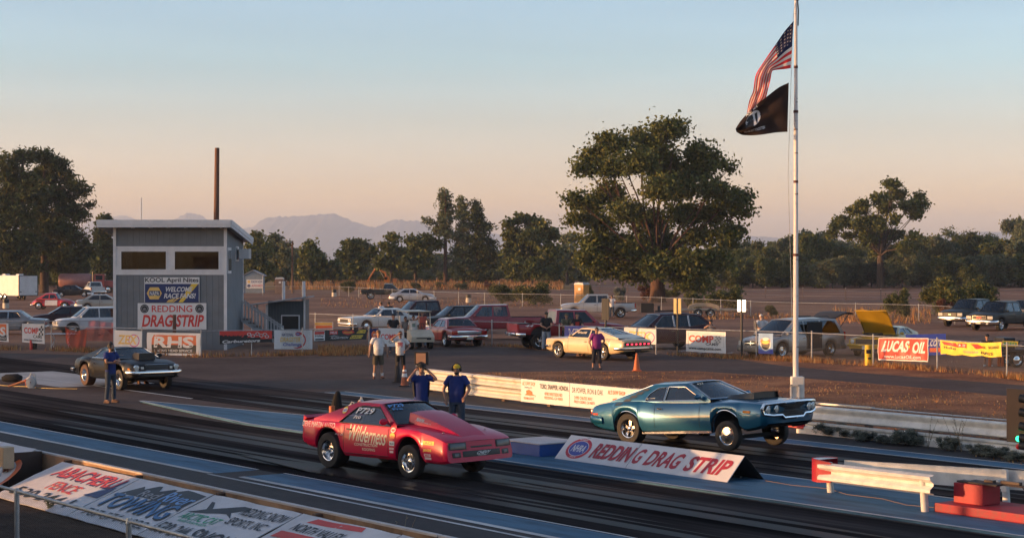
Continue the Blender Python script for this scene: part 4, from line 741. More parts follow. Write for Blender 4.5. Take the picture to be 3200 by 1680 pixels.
# leaning boards by the near wall
LB = [mat('weathered_white_board', (.60, .58, .58), r=.5, var=.15, sc_=1.5)] + SIGNM[1:]
def lean(s0, s1, label, el_, zt=.57, t1=12.3, seed=1, wr=.009, extra=None):
    a = [ST(s0, 13.64, zt), ST(s1, 13.64, zt), ST(s1, t1, .04), ST(s0, t1, .04)]
    return panel_sign('leaning_board', label, 'sign', *a, extra or LB, el_, wr=wr, thick=.014, seed=seed, nu=10, nv=5, step=.0042, group='sign boards leaning on the near wall')
bkE = mat('blue_black_mark', (.02, .03, .06), r=.5)
lean(-37.4, -33.35, 'leaning board with tanks in arched purple letters at the left edge', [('e', .98, .2, .26, .55, SO), ('e', .98, .16, .235, .52, SW), ('t', "'S TANKS", .55, .46, .93, .74, SN, {'b': .05, 'sh': .06, 'arc': .05})], zt=.70, t1=12.25)
m_ = MB(); m_.box(ST(-33.30, 13.35, .33) - ST(-33.3, 13.35, 0), (.06, .75, .66), rz=STRIP_ROT); o = m_.build('end_panel', mat('brown_end_board', (.07, .045, .035), r=.8), smooth=0); o.location = ST(-33.3, 13.35, 0); tag(o, 'dark brown upright panel closing the end of the tanks board', 'panel')
lean(-32.1, -28.82, 'leaning abacherli fence board with red letters shadowed in blue', [('t', 'ABACHERLI', .145, .655, .945, .90, SN, {'b': .022, 'sh': .12, 'tilt': -.02}), ('t', 'ABACHERLI', .135, .68, .935, .93, SR, {'b': .03, 'sh': .12, 'tilt': -.02}), ('p', [(.80, .44), (.98, .72), (.98, .44)], SN), ('t', 'FENCE', .34, .38, .68, .58, SR, {'b': .022, 'sh': .08}), ('t', '530-244-1', .10, .12, .84, .32, SK, {'b': .022, 'sh': .08})], seed=2)
lean(-28.78, -26.12, 'leaning towing board with dark mountain peaks and blue letters', [('p', [(.06, .64), (.22, .86), (.27, .80), (.36, .92), (.40, .93), (.46, .82), (.56, .93), (.60, .93), (.62, .66)], bk) for bk in (SK,)] + [('p', [(.5, .60), (.62, .90), (.70, .97), (.98, .93), (.96, .62)], SK), ('t', 'River', .58, .66, .96, .88, SLB, {'b': .02, 'sh': .1}), ('t', 'Red', .30, .66, .54, .80, SGR, {'b': .02, 'sh': .1}), ('t', 'TOWING', .05, .31, .97, .62, SK, {'b': .022, 'sh': .05}), ('t', 'TOWING', .04, .335, .955, .64, 12, {'b': .022, 'sh': .05}), ('t', '707-574-1022', .08, .10, .94, .25, SK, {'b': .022, 'sh': .08})], seed=3, extra=LB + [mat('towing_blue', (.03, .14, .32), r=.5)])
lean(-26.08, -23.35, 'leaning snow sports board with a leaping black cat', [('p', [(.04, .60), (.16, .72), (.10, .86), (.14, .86), (.22, .74), (.34, .80), (.46, .90), (.54, .90), (.56, .84), (.50, .80), (.44, .74), (.52, .64), (.42, .70), (.34, .68), (.24, .64)], SK), ('t', 'ARCTIC CAT', .05, .46, .48, .60, SGN, {'b': .022, 'sh': .08}), ('t', 'SHARE OUR PASSION', .10, .40, .44, .445, SGN), ('t', 'REDDING SNOW', .52, .74, .985, .90, SK, {'b': .02, 'sh': .05}), ('t', 'SPORTS, INC.', .53, .52, .94, .68, SK, {'b': .02, 'sh': .05}), ('t', '530-244-', .02, .12, .42, .34, SK, {'b': .022, 'sh': .05}), ('t', 'SNOW', .44, .10, .92, .36, SK, {'b': .022, 'sh': .05})], seed=4)
lean(-23.3, -20.7, 'leaning north valley board with red stripes', [('p', [(.16, .86), (.70, .90), (.68, .98), (.20, .96)], SR), ('t', 'NORTH VALLEY', .12, .68, .62, .82, SK, {'sh': .06}), ('p', [(.06, .52), (.62, .56), (.60, .66), (.08, .64)], SR), ('t', 'NVR', .04, .12, .56, .48, SR, {'b': .022, 'sh': .08})], seed=5)
lean(-20.65, -18.0, 'leaning board reading serving the in black script at the bottom edge', [('t', 'Serving the', .05, .70, .62, .88, SK, {'sh': .15, 'b': .02}), ('t', 'REDDING AREA', .05, .45, .8, .62, SK, {'sh': .1})], seed=6)
# board markers on posts; emission is added to make the white strips bright
HOTW = mat('white_strip_added_glow', (.95, .72, .50), r=.35, em=1.6)
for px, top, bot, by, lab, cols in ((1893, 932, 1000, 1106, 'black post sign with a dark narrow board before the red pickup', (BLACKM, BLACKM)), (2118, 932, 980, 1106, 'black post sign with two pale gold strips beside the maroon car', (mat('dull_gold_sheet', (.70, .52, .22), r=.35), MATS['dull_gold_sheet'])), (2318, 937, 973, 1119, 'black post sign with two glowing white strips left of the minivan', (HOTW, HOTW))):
    D = FPX * H / (by - YH); t = thing('post_sign', lab, 'sign', G(px, by), R(-28), 'narrow board signs on black posts'); k = D / FPX
    z0, z1 = H - (bot - YH) * k, H - (top - YH) * k
    m_ = MB(); m_.tube([(0, 0, 0), (0, 0, z1)], .05, 8); m_.build('post', BLACKM, t)
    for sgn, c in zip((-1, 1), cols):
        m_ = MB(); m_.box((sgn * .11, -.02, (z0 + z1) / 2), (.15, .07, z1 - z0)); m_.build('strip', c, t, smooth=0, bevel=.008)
    m_ = MB(); m_.box((0, .0, (z0 + z1) / 2), (.08, .12, z1 - z0 + .02)); m_.build('board', BLACKM, t, smooth=0)
# reader board on a post by the guardrail end
rbx = thing('score_board', 'black framed display board with an orange screen on a white post', 'display board', (W(1318, 1150, 68) * 1).xy.to_3d(), R(-4))
m_ = MB(); zc = H - (1118 - YH) * 68 / FPX; m_.box((0, 0, zc), (.52, .22, .50)); m_.build('case', BLACKM, rbx, smooth=0, bevel=.015)
m_ = MB(); m_.box((-.02, -.12, zc), (.36, .02, .37)); m_.build('screen', mat('orange_screen', (.55, .30, .17), r=.4), rbx, smooth=0)
m_ = MB(); m_.box((-.12, 0, (zc - .2) / 2), (.20, .08, zc - .22)); m_.build('post', TRIM, rbx, smooth=0); m_ = MB(); m_.box((.03, 0, (zc - .2) / 2), (.07, .09, zc - .22)); m_.build('brace', BLACKM, rbx, smooth=0)
# ---------------------------------------------------------------- vehicles: one lofted-body builder, many shapes
GL_D = glass('dark_car_glass', (.20, .21, .21), 1.2)
GL_C = glass('clear_car_glass', (.72, .75, .74), 1.9 / 1.5)
GL_T = glass('tinted_car_glass', (.025, .027, .028), 1.1)
LENS = mat('headlight_lens', (.55, .53, .48), r=.12, var=.1, coat=.6)
TAIL = mat('red_light_lens', (.40, .012, .010), r=.2, coat=.5)
AMBER = mat('amber_lens', (.62, .20, .03), r=.2, coat=.5)
PLATE = mat('licence_plate', (.62, .60, .52), r=.5)
SEATM = mat('dark_seat', (.030, .028, .027), r=.9)
BUMPG = mat('dark_plastic', (.028, .028, .030), r=.6)
def panel_holes(mb, outer, holes, fm, cuts=(), ax=0, mi=0):
    """a flat outline with window openings, mapped onto the car by fm"""
    loops = [[V((a, b, 0)) for a, b in outer]] + [[V((a, b, 0)) for a, b in h] for h in holes]
    flat_ = [p for l in loops for p in l]; tr = tessellate_polygon(loops)
    bm = bmesh.new(); bv = [bm.verts.new(p) for p in flat_]
    for t in tr:
        try: bm.faces.new([bv[i] for i in t])
        except ValueError: pass
    for c in cuts:
        co = (c, 0, 0) if ax == 0 else (0, c, 0); no = (1, 0, 0) if ax == 0 else (0, 1, 0)
        bmesh.ops.bisect_plane(bm, geom=bm.verts[:] + bm.edges[:] + bm.faces[:], plane_co=co, plane_no=no, dist=1e-5)
    bm.verts.index_update(); mb.add([fm(v.co.x, v.co.y) for v in bm.verts], [tuple(v.index for v in f.verts) for f in bm.faces], mi); bm.free()
def wheel(parent, loc, r, w_, rim='mag', side=1, rimr=.62, rm=None, rubber=None):
    """tyre with a rim child; axle along Y, outer face towards side*Y"""
    m = MB(); h = w_ / 2; rr = r * rimr
    prof = [(rr, -h * .92), (rr * 1.06, -h), (r * .93, -h), (r * .985, -h * .86), (r, -h * .55), (r, h * .55), (r * .985, h * .86), (r * .93, h), (rr * 1.06, h), (rr, h * .92)]
    m.lathe(prof, ax='y', n=28); o = m.build('wheel', rubber or RUBBER, parent, smooth=40); o.location = loc
    m = MB(); s = side
    if rim == 'steelie': pr = [(rr, h * .9 * s), (rr * .92, h * .55 * s), (rr * .55, h * .60 * s), (rr * .40, h * .75 * s), (rr * .15, h * .82 * s), (0, h * .82 * s)]
    else: pr = [(rr * 1.02, h * .94 * s), (rr * .95, h * .90 * s), (rr * .86, h * .35 * s), (rr * .80, h * .10 * s)]
    m.lathe(pr, ax='y', n=24)
    if rim != 'steelie':
        m.lathe([(rr * .80, h * .10 * s), (0, h * .06 * s)], ax='y', n=24, mi=1)
        m.lathe([(rr * .34, h * .12 * s), (rr * .32, h * .55 * s), (rr * .22, h * .70 * s), (0, h * .72 * s)], ax='y', n=14)
        ns = {'mag': 5, 'six': 6, 'holes': 10, 'eight': 8}[rim]; sw = {'mag': .30, 'six': .26, 'holes': .24, 'eight': .18}[rim]
        for k in range(ns):
            a = 2 * math.pi * k / ns + .3; ca, sa = math.cos(a), math.sin(a)
            q = []
            for (u, tt, y0) in ((.24, sw * .8, .45), (.88, sw * 1.15, .40)):
                for sg in (-1, 1): q.append((rr * (u * ca - sg * tt * .5 * sa), y0 * h * s, rr * (u * sa + sg * tt * .5 * ca)))
            q2 = [(a_, b_ - .06 * s * h * 4 * .25, c_) for a_, b_, c_ in q]
            m.add(q + q2, [(0, 1, 3, 2), (0, 2, 6, 4), (1, 5, 7, 3), (4, 6, 7, 5)])
        if rim == 'holes': m.lathe([(rr * .86, h * .36 * s), (rr * .66, h * .42 * s)], ax='y', n=24); m.lathe([(rr * .42, h * .44 * s), (rr * .30, h * .46 * s)], ax='y', n=20)
    m.build('rim', [rm or RIM, BLACKM], o, smooth=45); return o

def car(name, label, S, pos, heading, cat='car', group=None, pitch=0.0, lift=0.0):
    """S: shape table. +X forward, +Y left. returns (root, info)"""
    L, Wd = S['L'], S['W'] / 2; xr, xf = S['axles']; x0, x1 = S['x0'], S['x1']
    root = thing(name, label, cat, pos, heading, group)
    piv = V((xr, 0, 0)); PM = Matrix.Translation(piv + V((0, 0, lift))) @ Matrix.Rotation(-R(pitch), 4, 'Y') @ Matrix.Translation(-piv)
    fw, ft, fb, fsh = pchip(S['wid']), pchip(S['top']), pchip(S['bot']), pchip(S['sh'])
    wf, wr = S['wheels']; af, ar = S.get('arch', (wf[0] * 1.16, wr[0] * 1.13)); zaf, zar = S.get('archz', (wf[0], wr[0]))
    body, door_m, dark, chrome = S['paint'], S.get('door_paint', S['paint']), DARK, CHROME
    lower = S.get('lower')
    cab = S['cab']; A0, A1, C1, C0 = cab['A0'], cab['A1'], cab['C1'], cab['C0']
    doors = S.get('doors', []); bed = S.get('bed')
    def arch(x):
        z = fb(x)
        for xa, ra, za in ((xf, af, zaf), (xr, ar, zar)):
            if abs(x - xa) < ra: z = max(z, za + math.sqrt(max(0, ra * ra - (x - xa) ** 2)))
        return z
    xs = set([x0, x1])
    n = 34
    for i in range(n + 1): xs.add(x0 + (x1 - x0) * i / n)
    for e in (.012, .035, .075, .13): xs.add(x0 + e); xs.add(x1 - e)
    for xa, ra in ((xf, af), (xr, ar)):
        for k in range(15): xs.add(xa - ra * math.cos(math.pi * k / 14) * .9999)
        xs.add(xa - ra * 1.0005); xs.add(xa + ra * 1.0005)
    for d in doors: xs.update([d[0], d[1]])
    if bed: xs.update([bed[0] - .004, bed[0] + .004, bed[1] - .004, bed[1] + .004])
    xs = sorted(x for x in xs if x0 - 1e-6 <= x <= x1 + 1e-6)
    X = [xs[0]]
    for x in xs[1:]:
        if x - X[-1] > .0025: X.append(x)
    tum = S.get('tum', (.90, .985, 1.0, 1.0, .985, .955, .90))
    rnd = S.get('round', .10)
    def endw(x):                                   # plan-view corner rounding
        d = min(x - x0, x1 - x); return 1.0 if d > rnd else 1.0 - S.get('cornr', .055) * (1 - d / rnd) ** 2
    def row(x):
        w_ = Wd * fw(x) * endw(x); zb, zs, zt = arch(x), fsh(x), ft(x)
        if zs < zb + .05: zs = zb + .05
        h = zs - zb
        pts = [(w_ * tum[0], zb), (w_ * tum[1], zb + .10 * h), (w_ * tum[2], zb + .36 * h), (w_ * tum[3], zb + .62 * h), (w_ * tum[4], zb + .86 * h), (w_ * tum[5], zs), (w_ * tum[6], zs + .012)]
        if bed and bed[0] < x < bed[1]: pts[6] = (w_ * tum[5] - .06, zs + .0); pts += [(w_ * tum[5] - .075, bed[2]), (0, bed[2])]
        else: pts += [(w_ * .55, zt - (zt - zs) * .30 if zt > zs else zt + (zs - zt) * .30), (0, zt)]
        return pts
    rows = [row(x) for x in X]; NR = len(rows[0])
    def side(x, z):                                # half-width of the skin at (x, z), un-pitched
        r = row(x)
        for i in range(5):
            if r[i][1] <= z <= r[i + 1][1] + 1e-9: q = (z - r[i][1]) / max(1e-6, r[i + 1][1] - r[i][1]); return r[i][0] + (r[i + 1][0] - r[i][0]) * q
        return r[5][0] if z > r[5][1] else r[0][0]
    nose = S.get('rake_f', 0.0); tail = S.get('rake_r', 0.0); zm = S.get('rakez', .55); bow = S.get('bow', .06)
    def P(x, y, z):
        e = 0.0
        if x > x1 - .35: q = (x - (x1 - .35)) / .35; e = q * q * (nose * (z - zm)) - q * q * bow * (abs(y) / Wd) ** 2.5
        elif x < x0 + .35: q = (x0 + .35 - x) / .35; e = q * q * (tail * (z - zm)) + q * q * bow * .7 * (abs(y) / Wd) ** 2.5
        return PM @ V((x + e, y, z))
    mb = MB(); dmb = [[MB(), MB()] for _ in doors]
    incab = lambda x: C0[0] - .02 < x < A0[0] + .0
    for sgn in (1, -1):
        vs = [P(x, sgn * y, z) for x, r in zip(X, rows) for y, z in r]; used = MB(); fbody = []; mibody = []
        for i in range(len(X) - 1):
            xm = (X[i] + X[i + 1]) / 2
            for j in range(NR - 1):
                f = (i * NR + j, (i + 1) * NR + j, (i + 1) * NR + j + 1, i * NR + j + 1)
                if sgn < 0: f = f[::-1]
                dn = next((k for k, d in enumerate(doors) if d[0] < xm < d[1]), None)
                if dn is not None and 1 <= j <= 4: dmb[dn][0 if sgn > 0 else 1].add([vs[a] for a in f], [(0, 1, 2, 3)], 1 if (lower and j < 2) else 0)
                else:
                    fbody.append(f); mibody.append(1 if (j >= 6 and incab(xm)) else (2 if (bed and bed[0] < xm < bed[1] and j >= 6) else (3 if lower and j < 2 else 0)))
        b = len(mb.v); mb.v.extend([tuple(v) for v in vs]); mb.f.extend([tuple(a + b for a in f) for f in fbody]); mb.m.extend(mibody)
    for k in (0, len(X) - 1):                      # end caps as strips between the two sides
        r = rows[k]; x = X[k]
        for j in range(NR - 2):
            q = [P(x, y, z) for y, z in (r[j], (-r[j][0], r[j][1]), (-r[j + 1][0], r[j + 1][1]), r[j + 1])]
            ns = 6; a = []
            for u in range(ns + 1):
                t = u / ns; y0_, y1_ = r[j][0] * (1 - 2 * t), r[j + 1][0] * (1 - 2 * t)
                a += [P(x, y0_, r[j][1]), P(x, y1_, r[j + 1][1])]
            if bed and k == 0 and j >= 5: continue
            mb.add(a, [(2 * u, 2 * u + 2, 2 * u + 3, 2 * u + 1) for u in range(ns)], 3 if lower and j < 2 else 0)
    # greenhouse
    wb = cab.get('wb', .90) * Wd; wt = cab.get('wt', .68) * Wd; zb_, zt_ = min(A0[1], C0[1]) - .01, max(A1[1], C1[1]); crown = cab.get('crown', .05)
    bwf, bwr = cab.get('bowf', .12), cab.get('bowr', .08)
    def halfw(z): q = max(0, min(1, (z - zb_) / (zt_ - zb_))); return wb + (wt - wb) * (q ** 1.15)
    roofline = cab.get('roof', []); belt = cab.get('belt', [])
    top = [A1] + roofline + [C1]
    outer = [(A0[0], A0[1] - .09), A0] + top + [C0, (C0[0], C0[1] - .09)] + belt
    wins = cab.get('wins', [])
    for sgn in (1, -1):
        fm = lambda x, z, s=sgn, o=0.0: PM @ V((x, s * (halfw(z) + o), z))
        panel_holes(mb, outer, wins, fm)
        for q, wn in enumerate(wins):
            g = MB(); panel_holes(g, wn, [], lambda x, z, s=sgn: PM @ V((x, s * (halfw(z) - .012), z))); g.build('side_window', S.get('glass', GL_D), root, smooth=0)
            if cab.get('trim', True):
                g = MB(); pts = [PM @ V((x, sgn * (halfw(z) + .006), z)) for x, z in wn]; g.tube(pts + [pts[0], pts[1]], .009 if S.get('hero') else .012, 5, cap=False); g.build('window_trim', cab.get('trimm', CHROME), root)
    def slope(lo, hi, bw, hole_m, nm, gm):         # windscreen / rear window as bowed panels with an opening
        N_ = 8
        def fm(u, v, o=0.0):
            z = lo[1] + (hi[1] - lo[1]) * v; w_ = halfw(z); x = lo[0] + (hi[0] - lo[0]) * v + bw * (1 - u * u) * (1 - .35 * v); c = crown * (1 - u * u) * v
            d = V((hi[1] - lo[1], 0, lo[0] - hi[0])).normalized(); d = d if d.z >= -.01 else -d
            return PM @ (V((x, w_ * u, z + c)) + d * o)
        o_ = [(-1, 0), (1, 0), (1, 1), (-1, 1)]; a, b, c, d = hole_m; h_ = [(-a, b), (a, b), (c, d), (-c, d)]; cu = [-1 + 2 * k / N_ for k in range(1, N_)]
        panel_holes(mb, o_, [h_], fm, cu); g = MB(); panel_holes(g, h_, [], lambda u, v: fm(u, v, -.012), cu); g.build(nm, gm, root, smooth=60)
        if cab.get('trim', True):
            g = MB(); e = [(-a + 2 * a * k / 8, b) for k in range(9)] + [(c - 2 * c * k / 8, d) for k in range(9)]; pts = [fm(u, v, .006) for u, v in e]; g.tube(pts + [pts[0]], .010, 5, cap=False); g.build('window_trim', cab.get('trimm', CHROME), root)
        return fm
    fmw = slope(A0, A1, bwf, cab.get('wsh', (.93, .06, .90, .95)), 'windscreen', S.get('wglass', S.get('glass', GL_D)))
    slope(C0, C1, -bwr, cab.get('rsh', (.90, .10, .86, .92)), 'rear_window', S.get('rglass', S.get('glass', GL_D)))
    tp = []; NX = 12; ln = pchip(sorted([(p[0], p[1]) for p in top])); xa, xb = A1[0], C1[0]
    vs = []
    for i in range(NX + 1):
        x = xb + (xa - xb) * i / NX; z = ln(x)
        for k in range(9):
            u = -1 + k / 4; q = i / NX; bx = bwf * .65 * q ** 6 - bwr * .65 * (1 - q) ** 6
            vs.append(PM @ V((x + bx * (1 - u * u), halfw(z) * u, z + crown * (1 - u * u))))
    mb.add(vs, [(i * 9 + k, i * 9 + k + 1, (i + 1) * 9 + k + 1, (i + 1) * 9 + k) for i in range(NX) for k in range(8)], 4 if S.get('roof_paint') else 0)
    bo = mb.build('body', [body, dark, S.get('bed_m', BUMPG), lower or body, S.get('roof_paint', body)], root, smooth=38, merge=2e-4)
    for k, d in enumerate(doors):
        for s_ in (0, 1):
            do = dmb[k][s_].build('door', [door_m, lower or door_m], root, smooth=38, merge=2e-4)
            sg = 1 if s_ == 0 else -1
            if not S.get('nohandle'):
                h = MB(); hx, hz = d[0] + .16, fsh(d[0]) - S.get('handz', .13); h.box((0, 0, 0), (.15, .025, .03)); h.xf(Matrix.Translation(PM @ V((hx, sg * (side(hx, hz) + .014), hz)))); h.build('handle', S.get('handm', CHROME), do, smooth=0)
            if S.get('seams', True):
                g = MB()
                for xx in (d[0], d[1]):
                    pts = [PM @ V((xx, sg * (side(xx, z) + .002), z)) for z in [arch(xx) + .05 + (fsh(xx) - arch(xx) - .06) * q / 6 for q in range(7)]]; g.tube(pts, .006, 4, cap=False)
                pts = [PM @ V((d[0] + (d[1] - d[0]) * q / 6, sg * (side(d[0] + (d[1] - d[0]) * q / 6, fb(d[0]) + .06) + .002), fb(d[0]) + .06)) for q in range(7)]; g.tube(pts, .006, 4, cap=False)
                g.build('door_gap', BLACKM, do)
    # dark underbody with wheel tunnels, interior seats
    ub = MB(); iw = .70
    for i in range(len(X) - 1):
        a, b = X[i], X[i + 1]
        if a < x0 + .12 or b > x1 - .12: continue
        za, zb2 = arch(a) + .03, arch(b) + .03; ta, tb = max(za + .02, fsh(a) - .08), max(zb2 + .02, fsh(b) - .08)
        for sg in (-1, 1):
            ub.add([PM @ V((a, sg * iw * Wd, za)), PM @ V((b, sg * iw * Wd, zb2)), PM @ V((b, sg * iw * Wd, tb)), PM @ V((a, sg * iw * Wd, ta))], [(0, 1, 2, 3)])
            ub.add([PM @ V((a, sg * iw * Wd, za)), PM @ V((b, sg * iw * Wd, zb2)), PM @ V((b, sg * .95 * Wd, zb2)), PM @ V((a, sg * .95 * Wd, za))], [(0, 1, 2, 3)])
        ub.add([PM @ V((a, -iw * Wd, za)), PM @ V((b, -iw * Wd, zb2)), PM @ V((b, iw * Wd, zb2)), PM @ V((a, iw * Wd, za))], [(0, 1, 2, 3)])
    for xa_, rr in ((xr, wr[0]), (xf, wf[0])): ub.tube([(xa_, -.8 * Wd, rr + (lift if 0 else 0)), (xa_, .8 * Wd, rr)], .05, 8)
    ub.tube([PM @ V((x0 + .5, -.25, fb(0) + .02)), PM @ V((0, -.3, fb(0))), PM @ V((xf - .5, -.2, fb(0) + .05))], .045, 6); ub.build('underbody', DARK, root, smooth=0, recalc=False)
    if S.get('seats', True):
        st = MB(); rowsx = S.get('seatx', [(A1[0] - .45)]); zb2 = A0[1]
        for sxx in rowsx:
            for sy in (-.38, .38):
                st.box((sxx, sy * Wd / .95, zb2 + .02), (.12, .45, .38)); st.box((sxx - .03, sy * Wd / .95, zb2 + .27), (.09, .24, .16))
        st.box((A0[0] - .35, 0, zb2 - .02), (.3, 1.5 * Wd, .10)); st.xf(PM); st.build('seat', SEATM, root, smooth=0, bevel=.03)
        sw = MB(); sw.lathe([(.17, -.012), (.185, 0), (.17, .012), (.155, 0), (.17, -.012)], ax='x', n=16); sw.xf(PM @ Matrix.Translation((A0[0] - .55, .38 * Wd, zb2 + .06)) @ Matrix.Rotation(R(-25), 4, 'Y')); sw.build('steering_wheel', BLACKM, root)
    # wheels
    ty = S.get('track', .985)
    for sg in (1, -1):
        wheel(root, (xr, sg * (Wd * S.get('track_r', ty) - wr[1] / 2), wr[0]), wr[0], wr[1], S.get('rim', 'mag'), sg, S.get('rimr_r', .62), S.get('rim_m'), S.get('rubber'))
        wheel(root, (xf, sg * (Wd * ty - wf[1] / 2), wf[0] + S.get('front_lift', 0)), wf[0], wf[1], S.get('rim_f', S.get('rim', 'mag')), sg, S.get('rimr', .62), S.get('rim_m'))
    info = dict(root=root, P=P, PM=PM, side=side, fsh=fsh, ft=ft, fb=fb, Wd=Wd, halfw=halfw, X0=x0, X1=x1, S=S, fmw=fmw, bodyo=bo, fw=fw)
    if S.get('mirror', True):
        for sg in (1, -1):
            g = MB(); mx_, mz = A0[0] - .28, A0[1] + .07; g.ball((mx_, sg * (wb + .10), mz), (.05, .11, .065), 10, 6); g.tube([(mx_ + .03, sg * (wb - .03), mz - .06), (mx_ + .02, sg * (wb + .06), mz - .01)], .018, 6); g.xf(PM); g.build('mirror', S.get('mirror_m', body), root)
    for it in S.get('kit', []): kit(info, *it)
    return info
def kit(I, nm, where, mi_, shape, args, parent=None):
    """small parts on nose ('f') or tail ('r'): y, z, size; mirrored unless y == 0"""
    P, x1, x0 = I['P'], I['X1'], I['X0']
    if shape == 'bar':                              # wrap-round bumper: z, height, depth, wrap back
        z, h, d, wrap = args[:4]; hwf = args[4] if len(args) > 4 else 1.0; g = MB(); pts = []; Wd = I['Wd'] * hwf
        xe = x1 if where == 'f' else x0; s = 1 if where == 'f' else -1
        yy = [(-Wd, -wrap), (-Wd * .995, -wrap * .35), (-Wd * .95, -.06), (-Wd * .8, 0), (-Wd * .4, .015), (0, .02), (Wd * .4, .015), (Wd * .8, 0), (Wd * .95, -.06), (Wd * .995, -wrap * .35), (Wd, -wrap)]
        vs = []
        for y, b in yy:
            for dx, dz in ((d, -h / 2 * .8), (d * 1.15, 0), (d, h / 2 * .8), (d * .55, h / 2), (-.03, h / 2), (-.03, -h / 2), (d * .55, -h / 2)):
                q = P(xe, max(-I['Wd'], min(I['Wd'], y)) if abs(b) < .2 else y, z + dz); e = P(xe, 0, z + dz)
                k = V((s * (b + (dx if abs(b) < .07 else dx * .0)), (dx if abs(b) >= .07 else 0) * (1 if y > 0 else -1), 0))
                vs.append(V((e.x, 0, q.z)) + V((0, y, 0)) + k - V((s * .045 * (abs(y) / Wd) ** 2.5, 0, 0)))
        n = 7; g.add(vs, [(i * n + j, i * n + (j + 1) % n, (i + 1) * n + (j + 1) % n, (i + 1) * n + j) for i in range(len(yy) - 1) for j in range(n)] + [tuple(range(n)), tuple((len(yy) - 1) * n + j for j in range(n))])
        return g.build(nm, mi_, I['root'], smooth=50)
    y, z = args[0], args[1]; xe = x1 if where == 'f' else x0; s = 1 if where == 'f' else -1
    outs = []
    for sg in ((1,) if y == 0 else (1, -1)):
        g = MB()
        if shape == 'disc':
            r, dp = args[2], args[3]; c = P(xe, sg * y, z); g.lathe([(r * 1.12, -.02 * s), (r * 1.12, dp * s), (r, dp * s * 1.1)], c, 'x', 18, 1); g.lathe([(r, dp * s * .7), (r * .7, dp * s * 1.15), (0, dp * s * 1.35)], c, 'x', 18, 0)
            outs.append(g.build(nm, [mi_, CHROME], I['root'], smooth=50))
        else:
            wy, hz, dx = args[2], args[3], args[4]; n = max(1, int(wy / .15)); vs = []
            for k in range(n + 1):
                yy = sg * (y - wy / 2 + wy * k / n) if y else -wy / 2 + wy * k / n
                for zz in (-hz / 2, hz / 2):
                    p = P(xe, yy, z + zz); vs += [p + V((-.04 * s, 0, 0)), p + V((dx * s, 0, 0))]
            fs = []
            for k in range(n):
                a, b = 4 * k, 4 * k + 4; fs += [(a, b, b + 1, a + 1), (a + 1, b + 1, b + 3, a + 3), (a + 2, a + 3, b + 3, b + 2), (a, a + 2, b + 2, b)]
            fs += [(0, 1, 3, 2), (4 * n, 4 * n + 2, 4 * n + 3, 4 * n + 1)]
            g.add(vs, fs); outs.append(g.build(nm, mi_, I['root'], smooth=30, bevel=.006 if I['S'].get('hero') else 0))
    return outs
def side_decal(I, nm, els, x0, x1, z0, z1, mats, sg=-1, off=.006, parent=None):
    """lettering on the flank: u runs along the visible side left to right as a viewer reads it"""
    mb = MB(); PM, side = I['PM'], I['side']
    def fm(u, v, o): x = (x0 + (x1 - x0) * u); z = z0 + (z1 - z0) * v; return PM @ V((x, sg * (side(x, z) + off * .6 + o), z))
    lay(mb, els, fm, [k / 8 for k in range(1, 8)], [k / 6 for k in range(1, 6)], .0025); return mb.build(nm, mats, parent or I['root'], smooth=0, recalc=False)
def driver(I, x, y, z, helmet=(.03, .03, .03), nm='driver_figure'):
    g = MB(); g.ball((x, y, z + .30), (.115, .11, .13), 12, 8); g.build  # head/helmet
    g.tube([(x - .05, y, z - .15), (x - .04, y, z + .12), (x - .02, y, z + .2)], [(.14, .22), (.13, .2), (.06, .06)], 10); g.xf(I['PM']); return g.build(nm, mat('driver_dark', helmet, r=.4), I['root'])
def sp(base, **k): d = dict(base); d.update(k); return d
CAR0 = dict(L=4.8, W=1.80, x0=-2.4, x1=2.4, axles=(-1.35, 1.40), wheels=((.32, .20), (.32, .20)), wid=[(-2.4, .93), (-1.8, .99), (0, 1), (1.7, .99), (2.4, .92)],
    top=[(-2.4, .82), (-2.2, .98), (-1.6, 1.0), (.9, .99), (1.0, .98), (1.9, .88), (2.3, .72), (2.4, .60)], sh=[(-2.4, .78), (-2.1, .93), (0, .92), (1.0, .92), (2.0, .78), (2.4, .58)], bot=[(-2.4, .36), (-2.0, .26), (0, .20), (2.0, .22), (2.4, .27)],
    cab=dict(A0=(1.05, .95), A1=(.25, 1.40), C1=(-.95, 1.40), C0=(-1.75, .98), wb=.90, wt=.66, trim=False, wins=[[(.86, .97), (.22, 1.33), (-.25, 1.34), (-.25, .97)], [(-.33, .97), (-.33, 1.34), (-.88, 1.32), (-1.35, .99)]]),
    doors=[(-.32, .85), (-1.15, -.33)], rim='holes', paint=None, seatx=[-.25, -1.1], rake_f=-.10, rake_r=.05)
def kit_sedan(grille=BUMPG, z=.62, bump=None, tailw=.36): return [('bumper', 'f', bump, 'bar', (.42, .20, .05, .55)), ('bumper', 'r', bump, 'bar', (.46, .22, .05, .55)), ('headlight', 'f', LENS, 'box', (.62, z, .40, .13, .02)), ('grille', 'f', grille, 'box', (0, z - .02, .72, .14, .02)), ('taillight', 'r', TAIL, 'box', (.66, .74, tailw, .14, .02)), ('licence_plate', 'r', PLATE, 'box', (0, .58, .32, .15, .055)), ('licence_plate', 'f', PLATE, 'box', (0, .42, .30, .13, .06))]
